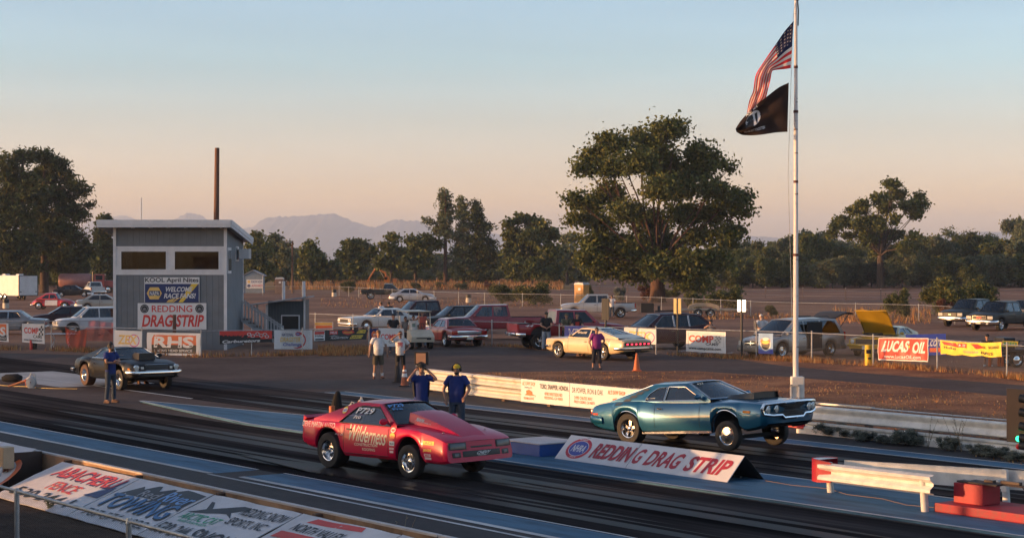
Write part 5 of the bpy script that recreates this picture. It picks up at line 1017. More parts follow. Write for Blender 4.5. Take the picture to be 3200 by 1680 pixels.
# ---- red drag car
RED1 = mat('race_red_paint', (.50, .004, .045), r=.30, spec=.30, coat=.15, var=.08, sc_=.8)
S_CAM = dict(hero=True, L=4.77, W=1.86, x0=-2.30, x1=2.46, axles=(-1.28, 1.285), wheels=((.335, .17), (.37, .33)), arch=(.385, .415), archz=(.36, .40), track=.97, track_r=.985, paint=RED1, rim='holes', rim_f='holes', rimr=.60, rimr_r=.56,
    wid=[(-2.30, .93), (-2.0, .97), (-1.3, 1.0), (-.5, .985), (.6, .975), (1.3, .985), (2.0, .985), (2.46, .97)],
    top=[(-2.30, .93), (-2.26, 1.0), (-2.15, .985), (-1.9, .97), (0, .97), (.86, .97), (1.2, .94), (1.7, .87), (2.2, .77), (2.46, .69)], sh=[(-2.30, .88), (-2.1, .91), (-1.28, .925), (-.4, .895), (.6, .89), (1.28, .885), (1.9, .80), (2.46, .665)],
    bot=[(-2.30, .50), (-2.1, .42), (-1.7, .36), (-.6, .26), (.7, .26), (1.7, .27), (2.2, .26), (2.46, .29)],
    tum=(.93, .985, 1.0, .985, .965, .94, .88), cornr=.05, round=.14, rake_f=-.16, rake_r=.12, rakez=.45, bow=.07,
    cab=dict(A0=(.86, .94), A1=(.10, 1.325), C1=(-.68, 1.325), C0=(-1.86, .97), wb=.89, wt=.62, crown=.035, bowf=.16, bowr=.05, trimm=BLACKM, wsh=(.955, .04, .93, .96), rsh=(.86, .08, .84, .94), roof=[(-.3, 1.34)],
        wins=[[(.68, .915), (.10, 1.265), (-.46, 1.27), (-.60, 1.235), (-.98, .93)]]), glass=GL_C, wglass=GL_C, rglass=GL_D,
    doors=[(-.74, .66)], handm=BLACKM, handz=.10, mirror_m=RED1, seatx=[-.35],
    kit=[('headlight', 'f', mat('smoked_headlight', (.10, .10, .105), r=.15), 'box', (.60, .60, .36, .11, .014)), ('headlight_recess', 'f', BLACKM, 'box', (.60, .60, .42, .14, .007)), ('grille', 'f', BLACKM, 'box', (0, .44, .98, .115, .004)), ('grille_slot', 'f', BLACKM, 'box', (0, .57, .56, .035, .004)), ('fog_lamp', 'f', MATS['smoked_headlight'], 'box', (.64, .43, .10, .07, .010)), ('intake', 'f', BLACKM, 'box', (.64, .43, .20, .10, .004)), ('taillight', 'r', TAIL, 'box', (.52, .74, .60, .15, .008))])
cam_ = car('drag_car', 'red lifted drag coupe with wilderness lettering and a tall bonnet scoop', S_CAM, (-2.27, 37.41, 0.012), R(-46.6), 'car', pitch=1.0, lift=.035)
PM = cam_['PM']; cr_ = cam_['root']
DEC = [mat('cream_lettering', (.80, .68, .50), r=.5), WHITE, BLACKV, YELV, REDV, mat('pale_pink_sticker', (.74, .60, .58), r=.5), BLUEV, ORGV, LBLUE]
side_decal(cam_, 'lettering', [('t', 'STEVE MARTIN AUTO', .0, .3, 1, .9, 5, {'b': .0})], -2.22, -1.02, .74, .93, DEC)
side_decal(cam_, 'lettering', [('t', 'Wilderness', .02, .34, .98, .98, 0, {'b': .015, 'sh': .10, 'tilt': -.12}), ('t', 'CONSTRUCTION', .22, .14, .80, .25, 0, {'b': .03}), ('t', 'ROOFING', .42, -.04, .74, .07, 0, {'b': .03})], -.66, .60, .42, .92, DEC)
side_decal(cam_, 'lettering', [('t', 'Burney, Ca', 0, 0, 1, 1, 5, {'sh': .2})], -1.10, -.80, .66, .71, DEC)
side_decal(cam_, 'sticker', [('e', .5, .86, .38, .09, 5), ('e', .5, .86, .28, .05, 4), ('e', .5, .66, .40, .10, 3), ('p', [(.1, .56), (.9, .56), (.8, .64), (.3, .66)], 7), ('r', .1, .30, .9, .46, 1), ('t', 'Mullin', .2, .34, .8, .41, 2), ('r', .15, .16, .85, .23, 5), ('t', 'COMP', .3, .175, .7, .215, 4), ('r', .2, .04, .8, .12, 5)], .70, .90, .38, .93, DEC)
side_decal(cam_, 'sticker', [('r', .05, .78, .95, .98, 3), ('t', 'ACI', .2, .81, .8, .95, 7, {'b': .04}), ('t', 'JEGS', .1, .40, .8, .56, 3, {'b': .06}), ('r', .2, .18, .75, .32, 5), ('t', 'MSD', .3, .20, .65, .30, 4), ('r', .25, .02, .8, .14, 5)], 1.72, 2.08, .33, .70, DEC)
def win_decal(I, els, x0, x1, z0, z1, sg, nm='window_lettering'):
    mb = MB(); lay(mb, els, lambda u, v, o: I['PM'] @ V((x0 + (x1 - x0) * u, sg * (I['halfw'](z0 + (z1 - z0) * v) + .002 + o), z0 + (z1 - z0) * v)), (), (), .002); return mb.build(nm, DEC, I['root'], smooth=0, recalc=False)
win_decal(cam_, [('t', 'P729', .0, .45, 1, 1, 1, {'b': .05, 'sh': .1}), ('t', 'Pro', .02, .0, .42, .32, 1, {'b': .04, 'sh': .1})], -.58, -.04, 1.02, 1.24, -1)
win_decal(cam_, [('e', .5, .5, .5, .5, 3), ('r', .1, .25, .9, .75, 1), ('t', 'NAPA', .15, .35, .85, .65, 6)], -1.03, -.88, 1.10, 1.24, -1, 'sticker')
mb = MB(); lay(mb, [('t', 'P729', .0, .45, 1, 1, 8, {'b': .05}), ('t', 'Pro', .12, .0, .72, .34, 8, {'b': .04})], lambda u, v, o: cam_['fmw'](-.86 + .55 * u, .66 + .26 * v, .006 + o), (), (), .002); mb.build('window_lettering', DEC, cr_, smooth=0, recalc=False)
# cowl scoop: widening wedge with an open back, laid on the bonnet
g = MB(); N_ = 10; vs = []
for i in range(N_ + 1):
    q = i / N_; x = .80 + 1.45 * q; hw_ = .42 - .10 * q; zz = cam_['ft'](x) - .02; hh = .215 * (1 - q) ** .85 + .006
    vs += [PM @ V((x, -hw_ - .05, zz - .01)), PM @ V((x, -hw_, zz + hh)), PM @ V((x, -hw_ * .4, zz + hh + .025 * (1 - q))), PM @ V((x, hw_ * .4, zz + hh + .025 * (1 - q))), PM @ V((x, hw_, zz + hh)), PM @ V((x, hw_ + .05, zz - .01))]
g.add(vs, [(6 * i + k, 6 * i + k + 1, 6 * i + 7 + k, 6 * i + 6 + k) for i in range(N_) for k in range(5)]); sco = g.build('hood_scoop', RED1, cr_, smooth=25)
g = MB(); g.add([vs[k] + V((.0, 0, 0)) for k in range(6)], [(0, 1, 2, 3, 4, 5)]); g.build('scoop_mouth', BLACKM, sco, smooth=0)
mb = MB()
def scf(u, v, o): x = 1.0 + .42 * u; q = (x - .80) / 1.45; zz = cam_['ft'](x) - .02; hh = .215 * (1 - q) ** .85; hw_ = .42 - .10 * q; return PM @ V((x, -(hw_ + .05 * (1 - v) + .004 + o), zz + hh * (.30 + .55 * v)))
lay(mb, [('t', 'NAPA', 0, .2, .5, 1, 1, {'b': .06, 'sh': .1}), ('t', 'Burney, CA', .56, .2, 1, .5, 1)], scf, (), (), .002); mb.build('lettering', DEC, sco, smooth=0, recalc=False)
mb = MB(); P_ = cam_['P']; lay(mb, [('t', 'CHEVY', 0, .3, 1, 1, 1, {'b': .04, 'sh': .3}), ('t', 'Thunder', .1, 0, .8, .26, 1, {'sh': .3})], lambda u, v, o: P_(2.46, -.17 + .34 * u, .395 + .085 * v) + V((.008 + o, 0, 0)), (), (), .002); mb.build('lettering', DEC, cr_, smooth=0, recalc=False)
g = MB()
for x, y in ((1.95, -.55), (1.95, .55), (2.05, -.3)): g.lathe([(.028, 0), (.028, .006), (.012, .012), (.012, .03), (0, .03)], PM @ V((x, y, cam_['ft'](x) + .0)), 'z', 10)
g.build('hood_pin', CHROME, cr_)
g = MB(); pp = [[cam_['P'](x, y, z) for x, z in ((-2.30, .90), (-2.13, .97), (-2.32, 1.02))] for y in (-.82, -.4, 0, .4, .82)]; g.add([q for r in pp for q in r], [(3 * i + k, 3 * i + (k + 1) % 3, 3 * i + 3 + (k + 1) % 3, 3 * i + 3 + k) for i in range(4) for k in range(3)] + [(0, 1, 2), (12, 13, 14)]); g.build('spoiler', RED1, cr_, smooth=0)
g = MB(); cage = [((.45, .62, .95), (-.02, .52, 1.22), (-.45, .50, 1.24), (-.5, .66, .9)), ((.45, -.62, .95), (-.02, -.52, 1.22), (-.45, -.50, 1.24), (-.5, -.66, .9)), ((-.45, -.5, 1.24), (-.45, .5, 1.24)), ((-.02, -.5, 1.22), (-.02, .5, 1.22)), ((-.45, .5, 1.2), (-1.3, .3, .95)), ((-.45, -.5, 1.2), (-1.3, -.3, .95))]
for c in cage: g.tube([PM @ V(p) for p in c], .022, 8)
g.build('roll_cage', mat('cage_steel', (.45, .30, .22), r=.35, met=.6), cr_)
# ---- teal muscle car
TEAL = paint('teal_metallic_paint', (.006, .095, .185), flake=.4, r=.30, coat=.7); BLK = paint('gloss_black_paint', (.008, .008, .009), r=.2)
S_PLY = dict(hero=True, L=5.16, W=1.98, x0=-2.70, x1=2.62, axles=(-1.46, 1.46), wheels=((.335, .17), (.365, .30)), arch=(.40, .40), archz=(.35, .375), track=.95, track_r=.955, paint=TEAL, rim='five' if 0 else 'mag', rim_f='steelie', rimr=.62, rimr_r=.58,
    wid=[(-2.70, .90), (-2.2, .955), (-1.4, 1.0), (-.3, .985), (.7, .975), (1.5, .985), (2.1, .985), (2.62, .96)],
    top=[(-2.70, .88), (-2.62, .96), (-2.2, 1.0), (-1.4, 1.0), (.95, .985), (1.3, .99), (2.0, .965), (2.54, .90), (2.62, .86)], sh=[(-2.70, .84), (-2.45, .93), (-1.7, .985), (-1.2, .98), (-.5, .93), (.6, .91), (1.4, .915), (2.0, .90), (2.62, .83)],
    bot=[(-2.70, .46), (-2.3, .34), (-1.8, .27), (-1, .24), (1.0, .24), (1.9, .26), (2.4, .32), (2.62, .42)],
    tum=(.86, .965, 1.0, .995, .96, .90, .84), cornr=.07, round=.2, rake_f=.12, rake_r=-.10, rakez=.62, bow=.08,
    cab=dict(A0=(.98, .985), A1=(.18, 1.365), C1=(-.82, 1.36), C0=(-2.05, 1.005), wb=.83, wt=.60, crown=.05, bowf=.18, bowr=.06, wsh=(.95, .05, .93, .95), roof=[(-.3, 1.36)],
        wins=[[(.76, .985), (.14, 1.285), (-.35, 1.30), (-.35, .985)], [(-.39, .985), (-.39, 1.30), (-.66, 1.28), (-.86, 1.16), (-.96, 1.03), (-.94, .985)]]), glass=GL_C, wglass=GL_C, rglass=GL_D,
    doors=[(-.58, .74)], handz=.12, mirror_m=TEAL, seatx=[-.15],
    kit=[('side_marker', 'f', AMBER, 'box', (.0, 0, 0, 0, 0))][:0] + [('rear_bumper', 'r', TEAL, 'bar', (.60, .16, .04, .45, .96)), ('taillight', 'r', TAIL, 'box', (.55, .76, .55, .12, .01))])
ply = car('drag_car', 'teal metallic muscle coupe launching with its chrome ringed nose lifted', S_PLY, (4.41, 42.32, 0.012), R(-45), 'car', pitch=4.2, lift=.0)
PM = ply['PM']; pr_ = ply['root']; P_ = ply['P']; sd = ply['side']
# wheels droop with the lifted nose
for c in pr_.children:
    if c.name.startswith('wheel') and c.location.x > 0: c.location.z += .06
# chrome loop bumper round a black grille with four lamps
loop = [(-.92, .85), (-.97, .76), (-.93, .64), (-.70, .60), (-.42, .60), (-.34, .535), (.34, .535), (.42, .60), (.70, .60), (.93, .64), (.97, .76), (.92, .85), (.5, .868), (0, .872), (-.5, .868)]
def nz(y, z): return ply['PM'] @ V((2.62 + .12 * (z - .62) - .10 * (abs(y) / .99) ** 2.5 * 1.6, y, z))
g = MB(); pts = [nz(y, z) + V((.05, 0, 0)) for y, z in loop]; g.tube(pts + [pts[0], pts[1]], .040, 8, cap=False); g.build('bumper', CHROME, pr_)
g = MB(); inner = [nz(y * .97, .71 + (z - .71) * .94) + V((.045, 0, 0)) for y, z in loop]; cen = nz(0, .71) + V((.035, 0, 0)); g.add(inner + [cen], [(i, (i + 1) % len(inner), len(inner)) for i in range(len(inner))]); grl = g.build('grille', BLACKM, pr_, smooth=0)
g = MB(); [g.tube([nz(-.40, .60 + .04 * k) + V((.055, 0, 0)), nz(0, .60 + .04 * k) + V((.058, 0, 0)), nz(.40, .60 + .04 * k) + V((.055, 0, 0))], .005, 4) for k in range(6)]; g.build('grille_bar', BUMPG, grl)
for y in (-.82, -.60, .60, .82):
    g = MB(); c = nz(y, .735) + V((.05, 0, 0)); g.lathe([(.085, -.02), (.085, .02), (.075, .024)], c, 'x', 18, 1); g.lathe([(.075, .012), (.05, .026), (0, .034)], c, 'x', 18); g.build('headlight', [LENS, CHROME], pr_)
g = MB(); q = 14; vs = []
for i in range(q + 1):
    t = i / q; x = .98 + .95 * t; zz = ply['ft'](x) + .0; hh = .055 + .075 * t ** 1.3; hw_ = .20 + .24 * t ** .7
    vs += [PM @ V((x, -hw_ - .10 * (1 - t) - .03, zz - .01)), PM @ V((x, -hw_, zz + hh)), PM @ V((x, 0, zz + hh + .012)), PM @ V((x, hw_, zz + hh)), PM @ V((x, hw_ + .10 * (1 - t) + .03, zz - .01))]
g.add(vs, [(5 * i + k, 5 * i + k + 1, 5 * i + 6 + k, 5 * i + 5 + k) for i in range(q) for k in range(4)]); g.add([vs[k] for k in range(5)], [(0, 1, 2, 3, 4)]); b = vs[-5:]; g.add([p + V((-.05, 0, 0)) for p in b], [(0, 1, 2, 3, 4)]); so = g.build('hood_scoop', mat('satin_black', (.012, .012, .013), r=.42), pr_, smooth=30)
hd = MB(); vs = []
for i in range(9):
    x = 1.02 + 1.1 * i / 8
    for k in range(7): y = -.48 + .16 * k; vs.append(PM @ V((x, y, ply['ft'](x) - (ply['ft'](x) - ply['fsh'](x)) * .30 * (abs(y) / .54) + .006)))
hd.add(vs, [(7 * i + k, 7 * i + k + 1, 7 * i + 8 + k, 7 * i + 7 + k) for i in range(8) for k in range(6)]); hd.build('hood_stripe', MATS['satin_black'], pr_, smooth=60)
for sg in (-1, 1):                                # strobe bars on the rear pillars, side markers, arch trim, sill trim
    for k in range(5):
        x0_, z0_ = -1.80 + .16 * k, .915 + .077 * k; hw2 = ply['halfw']; g = MB()
        c4 = [(x0_, z0_), (x0_ + .20, z0_), (x0_ + .26, z0_ + .06), (x0_ + .07, z0_ + .06)]
        pt = []
        for x, z in c4:
            y = hw2(z) if z > .985 else sd(x, min(z, .97)); pt.append(PM @ V((x, sg * (max(y, hw2(z)) + .012), z)))
        g.add(pt, [(0, 1, 2, 3)]); g.build('strobe_stripe', mat('grey_stripe', (.05, .055, .06), r=.5), pr_, smooth=0)
    g = MB(); [g.box(PM @ V((x, sg * (sd(x, z) + .008), z)), (.20, .02, .055)) for x, z in ((2.10, .70),)]; g.build('side_marker', AMBER, pr_, smooth=0, bevel=.006)
    g = MB(); g.box(PM @ V((-2.45, sg * (sd(-2.45, .72) + .008), .72)), (.16, .02, .05)); g.build('side_marker', TAIL, pr_, smooth=0)
    for xa, ra, za in ((1.46, .40, .35), (-1.46, .40, .375)):
        g = MB(); pts = []
        for k in range(17):
            a = math.pi * (.02 + .96 * k / 16); x, z = xa - ra * math.cos(a), za + ra * math.sin(a); pts.append(PM @ V((x, sg * (sd(x, z + .02) + .004), z)))
        g.tube(pts, .013, 6); g.build('arch_trim', CHROME, pr_)
    g = MB(); g.box(PM @ V((0, sg * (sd(0, .275) + .008), .265)), (2.05, .02, .055), M=Matrix.Rotation(-R(4.2), 4, 'Y')); g.build('sill_trim', CHROME, pr_, smooth=0)
mb = MB(); lay(mb, [('t', '427', 0, 0, 1, 1, 0, {'sh': .1})], lambda u, v, o: ply['fmw'](-.80 + .30 * u, .80 + .10 * v, .006 + o), (), (), .002); mb.build('window_lettering', DEC, pr_, smooth=0, recalc=False)
g = MB()
for x, y in ((1.25, -.78), (2.2, -.62), (2.2, .62), (1.25, .78)): g.lathe([(.026, 0), (.026, .006), (.01, .012), (0, .02)], PM @ V((x, y, ply['fsh'](x) + .045)), 'z', 10)
g.build('hood_pin', CHROME, pr_)
g = MB()
for c in (((.5, .6, .98), (.0, .52, 1.27), (-.55, .5, 1.29), (-.6, .66, .95)), ((-.55, -.5, 1.29), (-.55, .5, 1.29)), ((.5, -.6, .98), (.0, -.52, 1.27), (-.55, -.5, 1.29), (-.6, -.66, .95))): g.tube([PM @ V(p) for p in c], .022, 8)
g.build('roll_cage', BLACKM, pr_)
g = MB()
for k in range(9): g.tube([PM @ V((.55 - .02 * k, -.30 + .10 * k, 1.0)), PM @ V((.50, -.26 + .1 * k, 1.05))], .012, 5)
g.build('dash_detail', BUMPG, pr_)
# ---- black seventies coupe
BLK2 = mat('deep_black_paint', (.005, .006, .008), r=.33, spec=.25); SILV = paint('silver_top_paint', (.16, .20, .22), flake=.3, r=.25)
S_BC = dict(hero=True, L=4.97, W=1.89, x0=-2.50, x1=2.42, axles=(-1.37, 1.37), wheels=((.34, .20), (.37, .30)), arch=(.40, .41), track=.97, paint=BLK2, rim='mag', rimr=.62, rimr_r=.55, rubber=mat('dusty_tyre', (.085, .045, .030), r=.85),
    wid=[(-2.5, .90), (-2.0, .96), (-1.35, 1.0), (-.4, .96), (.6, .965), (1.4, 1.0), (2.0, .96), (2.42, .88)],
    top=[(-2.5, .84), (-2.4, .96), (-2.1, .98), (0, .95), (.95, .95), (1.8, .90), (2.3, .80), (2.42, .72)], sh=[(-2.5, .78), (-2.3, .88), (-1.4, .95), (-.5, .86), (.6, .85), (1.4, .87), (2.0, .80), (2.42, .70)], bot=[(-2.5, .42), (-2.2, .34), (-1, .24), (1, .24), (2.1, .28), (2.42, .36)],
    tum=(.88, .97, 1.0, .99, .95, .90, .84), cornr=.12, round=.25, rake_f=-.08, bow=.12,
    cab=dict(A0=(1.02, .93), A1=(.22, 1.27), C1=(-.72, 1.27), C0=(-1.85, .97), wb=.85, wt=.58, crown=.03, bowf=.2, bowr=.15, wsh=(.95, .05, .93, .95), wins=[[(.80, .94), (.2, 1.22), (-.60, 1.22), (-.92, .95)]]), roof_paint=BLK2, glass=GL_C, wglass=GL_C, rglass=GL_D, doors=[(-.70, .72)], handz=.12, seatx=[-.2],
    kit=[('bumper', 'f', CHROME, 'bar', (.50, .11, .07, .35, .98)), ('bumper', 'r', CHROME, 'bar', (.52, .11, .07, .35, .98)), ('grille', 'f', BLACKM, 'box', (0, .66, .82, .20, .02)), ('headlight', 'f', LENS, 'disc', (.72, .655, .085, .03)), ('turn_signal', 'f', LENS, 'box', (.52, .65, .10, .08, .02)), ('taillight', 'r', TAIL, 'box', (.5, .7, .5, .12, .01))])
bc = car('drag_car', 'black seventies coupe with a big scoop and chrome bumper at the burnout box', S_BC, (-13.25, 62.57, .012), R(-53), 'car', pitch=1.2, lift=.03)
PM = bc['PM']; g = MB(); fr = [bc['P'](2.42, y, z) + V((.025, 0, 0)) for y, z in ((-.42, .76), (.42, .76), (.40, .56), (-.40, .56))]; g.tube(fr + [fr[0], fr[1]], .012, 6, cap=False); g.build('grille_frame', CHROME, bc['root'])
g = MB(); q = []
for i, (x, w_, h_) in enumerate(((.95, .20, .14), (1.25, .27, .20), (1.62, .30, .22), (1.66, .30, .22))): zz = .93 - (.03 if x > 1.5 else 0); q += [PM @ V((x, -w_, zz - .03)), PM @ V((x, -w_ * .95, zz + h_)), PM @ V((x, w_ * .95, zz + h_)), PM @ V((x, w_, zz - .03))]
g.add(q, [(4 * i + k, 4 * i + (k + 1) % 4, 4 * i + 4 + (k + 1) % 4, 4 * i + 4 + k) for i in range(3) for k in range(4)] + [(0, 1, 2, 3)]); so = g.build('hood_scoop', MATS['satin_black'], bc['root'], smooth=25)
g = MB(); g.add([p + V((.012, 0, 0)) for p in q[-4:]], [(0, 1, 2, 3)]); g.build('scoop_mouth', BLACKM, so, smooth=0)
for sg in (1, -1):
    g = MB(); g.box(PM @ V((2.12, sg * (bc['side'](2.12, .62) + .006), .62)), (.16, .02, .05)); g.build('side_marker', AMBER, bc['root'], smooth=0)
# ---- cream fastback
CRM = paint('cream_paint', (.62, .47, .27), r=.3)
S_CH = dict(hero=True, L=5.17, W=1.91, x0=-2.75, x1=2.42, axles=(-1.485, 1.485), wheels=((.34, .20), (.35, .22)), arch=(.40, .40), paint=CRM, rim='mag', rimr=.62,
    wid=[(-2.75, .93), (-2.2, .97), (-1.4, 1.0), (0, .985), (1.5, .99), (2.42, .95)], top=[(-2.75, .86), (-2.70, .93), (-2.2, .985), (0, .96), (.95, .96), (1.8, .93), (2.35, .88), (2.42, .85)], sh=[(-2.75, .82), (-2.5, .90), (-1.4, .93), (0, .88), (1, .88), (2.42, .82)], bot=[(-2.75, .42), (-2.3, .32), (-1, .24), (1, .24), (2.1, .28), (2.42, .34)],
    tum=(.90, .97, 1.0, .99, .97, .93, .87), cornr=.05, rake_f=.10, rake_r=-.06, bow=.05,
    cab=dict(A0=(.92, .94), A1=(.28, 1.34), C1=(-.55, 1.345), C0=(-2.35, .975), wb=.84, wt=.62, crown=.035, bowf=.15, bowr=.02, roof=[(-.1, 1.36)], wsh=(.95, .05, .93, .95), rsh=(.74, .34, .80, .93), wins=[[(.72, .95), (.25, 1.285), (-.42, 1.295), (-.42, .95)], [(-.50, .95), (-.50, 1.29), (-.74, 1.25), (-.98, 1.05), (-.96, .95)]]), glass=GL_D, wglass=GL_C, rglass=GL_C, doors=[(-.55, .80)], seatx=[-.1],
    kit=[('bumper', 'f', CHROME, 'bar', (.50, .12, .06, .35)), ('bumper', 'r', CHROME, 'bar', (.52, .13, .07, .40)), ('light_bar', 'r', mat('dark_red_bar', (.10, .012, .014), r=.25), 'box', (0, .72, 1.52, .13, .012)), ('licence_plate', 'r', BLACKM, 'box', (0, .44, .34, .14, .05)), ('grille', 'f', BLACKM, 'box', (0, .70, 1.5, .18, .01))])
ch = car('fastback_car', 'cream sixties fastback with a full width red light bar on its tail', S_CH, (3.72, 81.25, 0.008), R(129.4), 'car')
LIT = mat('lit_tail_lamp', (.85, .03, .06), r=.3, em=1.2)
for k in range(6):
    g = MB(); g.ball(ch['P'](-2.75, -.62 + .248 * k, .72) + V((-.012, 0, 0)), (.015, .07, .035), 8, 5); g.build('tail_lamp', LIT, ch['root'])
mb = MB(); lay(mb, [('t', 'World', .0, .2, 1, .9, 0, {'b': .03})], lambda u, v, o: ch['PM'] @ V((.42 - .62 * u, ch['halfw'](1.08 + .14 * v) + .003 + o, 1.08 + .14 * v)), (), (), .002); mb.build('window_lettering', DEC, ch['root'], smooth=0, recalc=False)
# ---- parked and passing vehicles
ROW = 'vehicles parked beyond the fences'
def gpos(px, py): p = G(px, py); return (p.x, p.y, .006)
PICK = dict(L=5.7, W=1.96, x0=-2.9, x1=2.85, axles=(-1.75, 1.80), wheels=((.38, .25), (.38, .25)), wid=[(-2.9, .97), (0, 1), (1.8, .99), (2.85, .93)],
    top=[(-2.9, 1.15), (-.9, 1.18), (1.2, 1.18), (1.35, 1.17), (2.3, 1.12), (2.75, 1.03), (2.85, .95)], sh=[(-2.9, 1.12), (0, 1.12), (1.2, 1.12), (2.4, 1.05), (2.85, .92)], bot=[(-2.9, .52), (-1, .42), (1, .42), (2.3, .42), (2.85, .42)],
    cab=dict(A0=(1.35, 1.16), A1=(.70, 1.78), C1=(-.80, 1.80), C0=(-.93, 1.16), wb=.90, wt=.72, crown=.035, bowf=.12, bowr=.0, trim=False, rsh=(.80, .12, .80, .85), wins=[[(1.08, 1.18), (.62, 1.70), (.10, 1.71), (.10, 1.18)], [(.02, 1.18), (.02, 1.71), (-.70, 1.71), (-.78, 1.18)]]),
    doors=[(.06, 1.12), (-.84, .05)], bed=(-2.82, -.98, .62), rim='six', rimr=.60, seatx=[.25, -.5], rake_f=.0, rake_r=0, bow=.04, cornr=.04, tum=(.95, .985, 1, 1, .985, .96, .92),
    kit=[('bumper', 'f', CHROME, 'bar', (.55, .24, .10, .45)), ('bumper', 'r', CHROME, 'bar', (.55, .20, .12, .3)), ('grille', 'f', CHROME, 'box', (0, .83, .95, .26, .03)), ('grille_mesh', 'f', BLACKM, 'box', (0, .83, .84, .18, .045)), ('headlight', 'f', LENS, 'box', (.74, .84, .34, .18, .03)), ('taillight', 'r', TAIL, 'box', (.90, .95, .12, .34, .03)), ('licence_plate', 'f', PLATE, 'box', (0, .52, .32, .15, .13)), ('licence_plate', 'r', PLATE, 'box', (0, .58, .32, .14, .15))])
SUV = sp(CAR0, W=1.86, x0=-2.3, x1=2.3, axles=(-1.35, 1.38), wheels=((.36, .22), (.36, .22)), top=[(-2.3, .95), (-2.25, 1.0), (.95, 1.06), (1.1, 1.05), (1.9, .99), (2.2, .90), (2.3, .78)], sh=[(-2.3, .9), (-2.2, .98), (0, 1.0), (1.1, 1.0), (2.0, .92), (2.3, .74)], bot=[(-2.3, .42), (0, .30), (2.3, .36)],
    cab=dict(A0=(1.15, 1.04), A1=(.45, 1.62), C1=(-1.95, 1.64), C0=(-2.22, 1.0), wb=.91, wt=.72, crown=.035, trim=False, rsh=(.84, .10, .82, .88), wins=[[(.90, 1.05), (.40, 1.55), (-.15, 1.57), (-.15, 1.05)], [(-.22, 1.05), (-.22, 1.57), (-1.02, 1.57), (-1.02, 1.05)], [(-1.10, 1.05), (-1.10, 1.57), (-1.80, 1.55), (-1.98, 1.07)]]), doors=[(-.18, .98), (-1.05, -.19)], seatx=[.0, -.9])
def parked(label, S, px, py, hd, nm='parked_car', cat='car', **k): return car(nm, label, S, gpos(px, py), R(hd), cat, ROW, **k)
# far left
BEE_R, BEE_W = paint('beetle_red', (.48, .025, .02)), paint('beetle_white', (.66, .62, .58))
S_BE = dict(L=4.1, W=1.55, x0=-2.0, x1=2.05, axles=(-1.2, 1.2), wheels=((.33, .17), (.33, .17)), wid=[(-2.0, .62), (-1.6, .86), (-1.2, 1.0), (-.7, .96), (.7, .96), (1.2, 1.0), (1.6, .88), (2.05, .62)], top=[(-2.0, .55), (-1.8, .80), (-1.4, 1.02), (-.9, 1.12), (.5, 1.0), (.8, .98), (1.5, .88), (1.85, .70), (2.05, .48)], sh=[(-2.0, .52), (-1.5, .76), (-1.2, .78), (-.8, .84), (.6, .84), (1.2, .78), (1.6, .70), (2.05, .46)], bot=[(-2.0, .38), (-1, .28), (1, .28), (2.05, .36)],
    cab=dict(A0=(.55, .97), A1=(.28, 1.40), C1=(-.62, 1.40), C0=(-1.45, .98), wb=.78, wt=.60, crown=.07, roof=[(-.2, 1.46)], bowf=.06, bowr=.08, trim=False, wins=[[(.44, .99), (.22, 1.33), (-.22, 1.36), (-.22, .99)], [(-.30, .99), (-.30, 1.36), (-.62, 1.30), (-.98, 1.0)]]), paint=BEE_R, door_paint=BEE_W, doors=[(-.62, .52)], rim='steelie', seats=True, seatx=[-.2], bow=.05, tum=(.9, .99, 1, .97, .9, .82, .74),
    kit=[('bumper', 'f', CHROME, 'bar', (.42, .09, .07, .25)), ('bumper', 'r', CHROME, 'bar', (.42, .09, .07, .25)), ('headlight', 'f', LENS, 'disc', (.42, .60, .08, .05)), ('taillight', 'r', TAIL, 'box', (.42, .56, .10, .15, .03))])
parked('small round red and white beetle shaped car far left', S_BE, 168, 966, -2)
S_CLS = sp(CAR0, L=5.2, W=1.95, x0=-2.6, x1=2.6, axles=(-1.5, 1.5), wheels=((.34, .19), (.34, .19)), rim='steelie', top=[(-2.6, .86), (-2.5, .93), (-1.7, .98), (1.0, .97), (2.4, .92), (2.6, .86)], sh=[(-2.6, .84), (-1.4, .92), (1.0, .90), (2.6, .84)], bot=[(-2.6, .40), (-1, .26), (1, .26), (2.6, .36)], wid=[(-2.6, .95), (0, 1), (2.6, .96)], rake_f=0, rake_r=0, bow=.03,
    cab=dict(A0=(.85, .96), A1=(.25, 1.38), C1=(-1.0, 1.38), C0=(-1.60, .98), wb=.87, wt=.64, trim=True, bowf=.15, wins=[[(.68, .97), (.22, 1.32), (-.35, 1.33), (-.35, .97)], [(-.42, .97), (-.42, 1.33), (-.92, 1.30), (-1.15, .99)]]), doors=[(-.55, .72)], cornr=.03,
    kit=[('bumper', 'f', CHROME, 'bar', (.48, .16, .08, .3)), ('bumper', 'r', CHROME, 'bar', (.46, .17, .08, .3)), ('grille', 'f', CHROME, 'box', (0, .68, 1.1, .20, .02)), ('grille_mesh', 'f', BLACKM, 'box', (0, .68, 1.0, .12, .03)), ('headlight', 'f', LENS, 'disc', (.80, .69, .085, .03)), ('headlight', 'f', LENS, 'disc', (.62, .69, .085, .03)), ('taillight', 'r', TAIL, 'box', (.68, .68, .42, .16, .015)), ('tail_trim', 'r', CHROME, 'box', (0, .68, .9, .13, .012)), ('licence_plate', 'r', PLATE, 'box', (0, .46, .32, .15, .10))])
parked('grey blue old sedan cut off at the left edge of the lot', sp(S_CLS, paint=paint('dull_blue_grey', (.16, .19, .22))), 10, 1044, 186)
parked('dark maroon sedan with a low bonnet behind the white suv', sp(CAR0, paint=paint('dark_maroon_sedan', (.030, .010, .014)), kit=kit_sedan()), 205, 1026, 194)
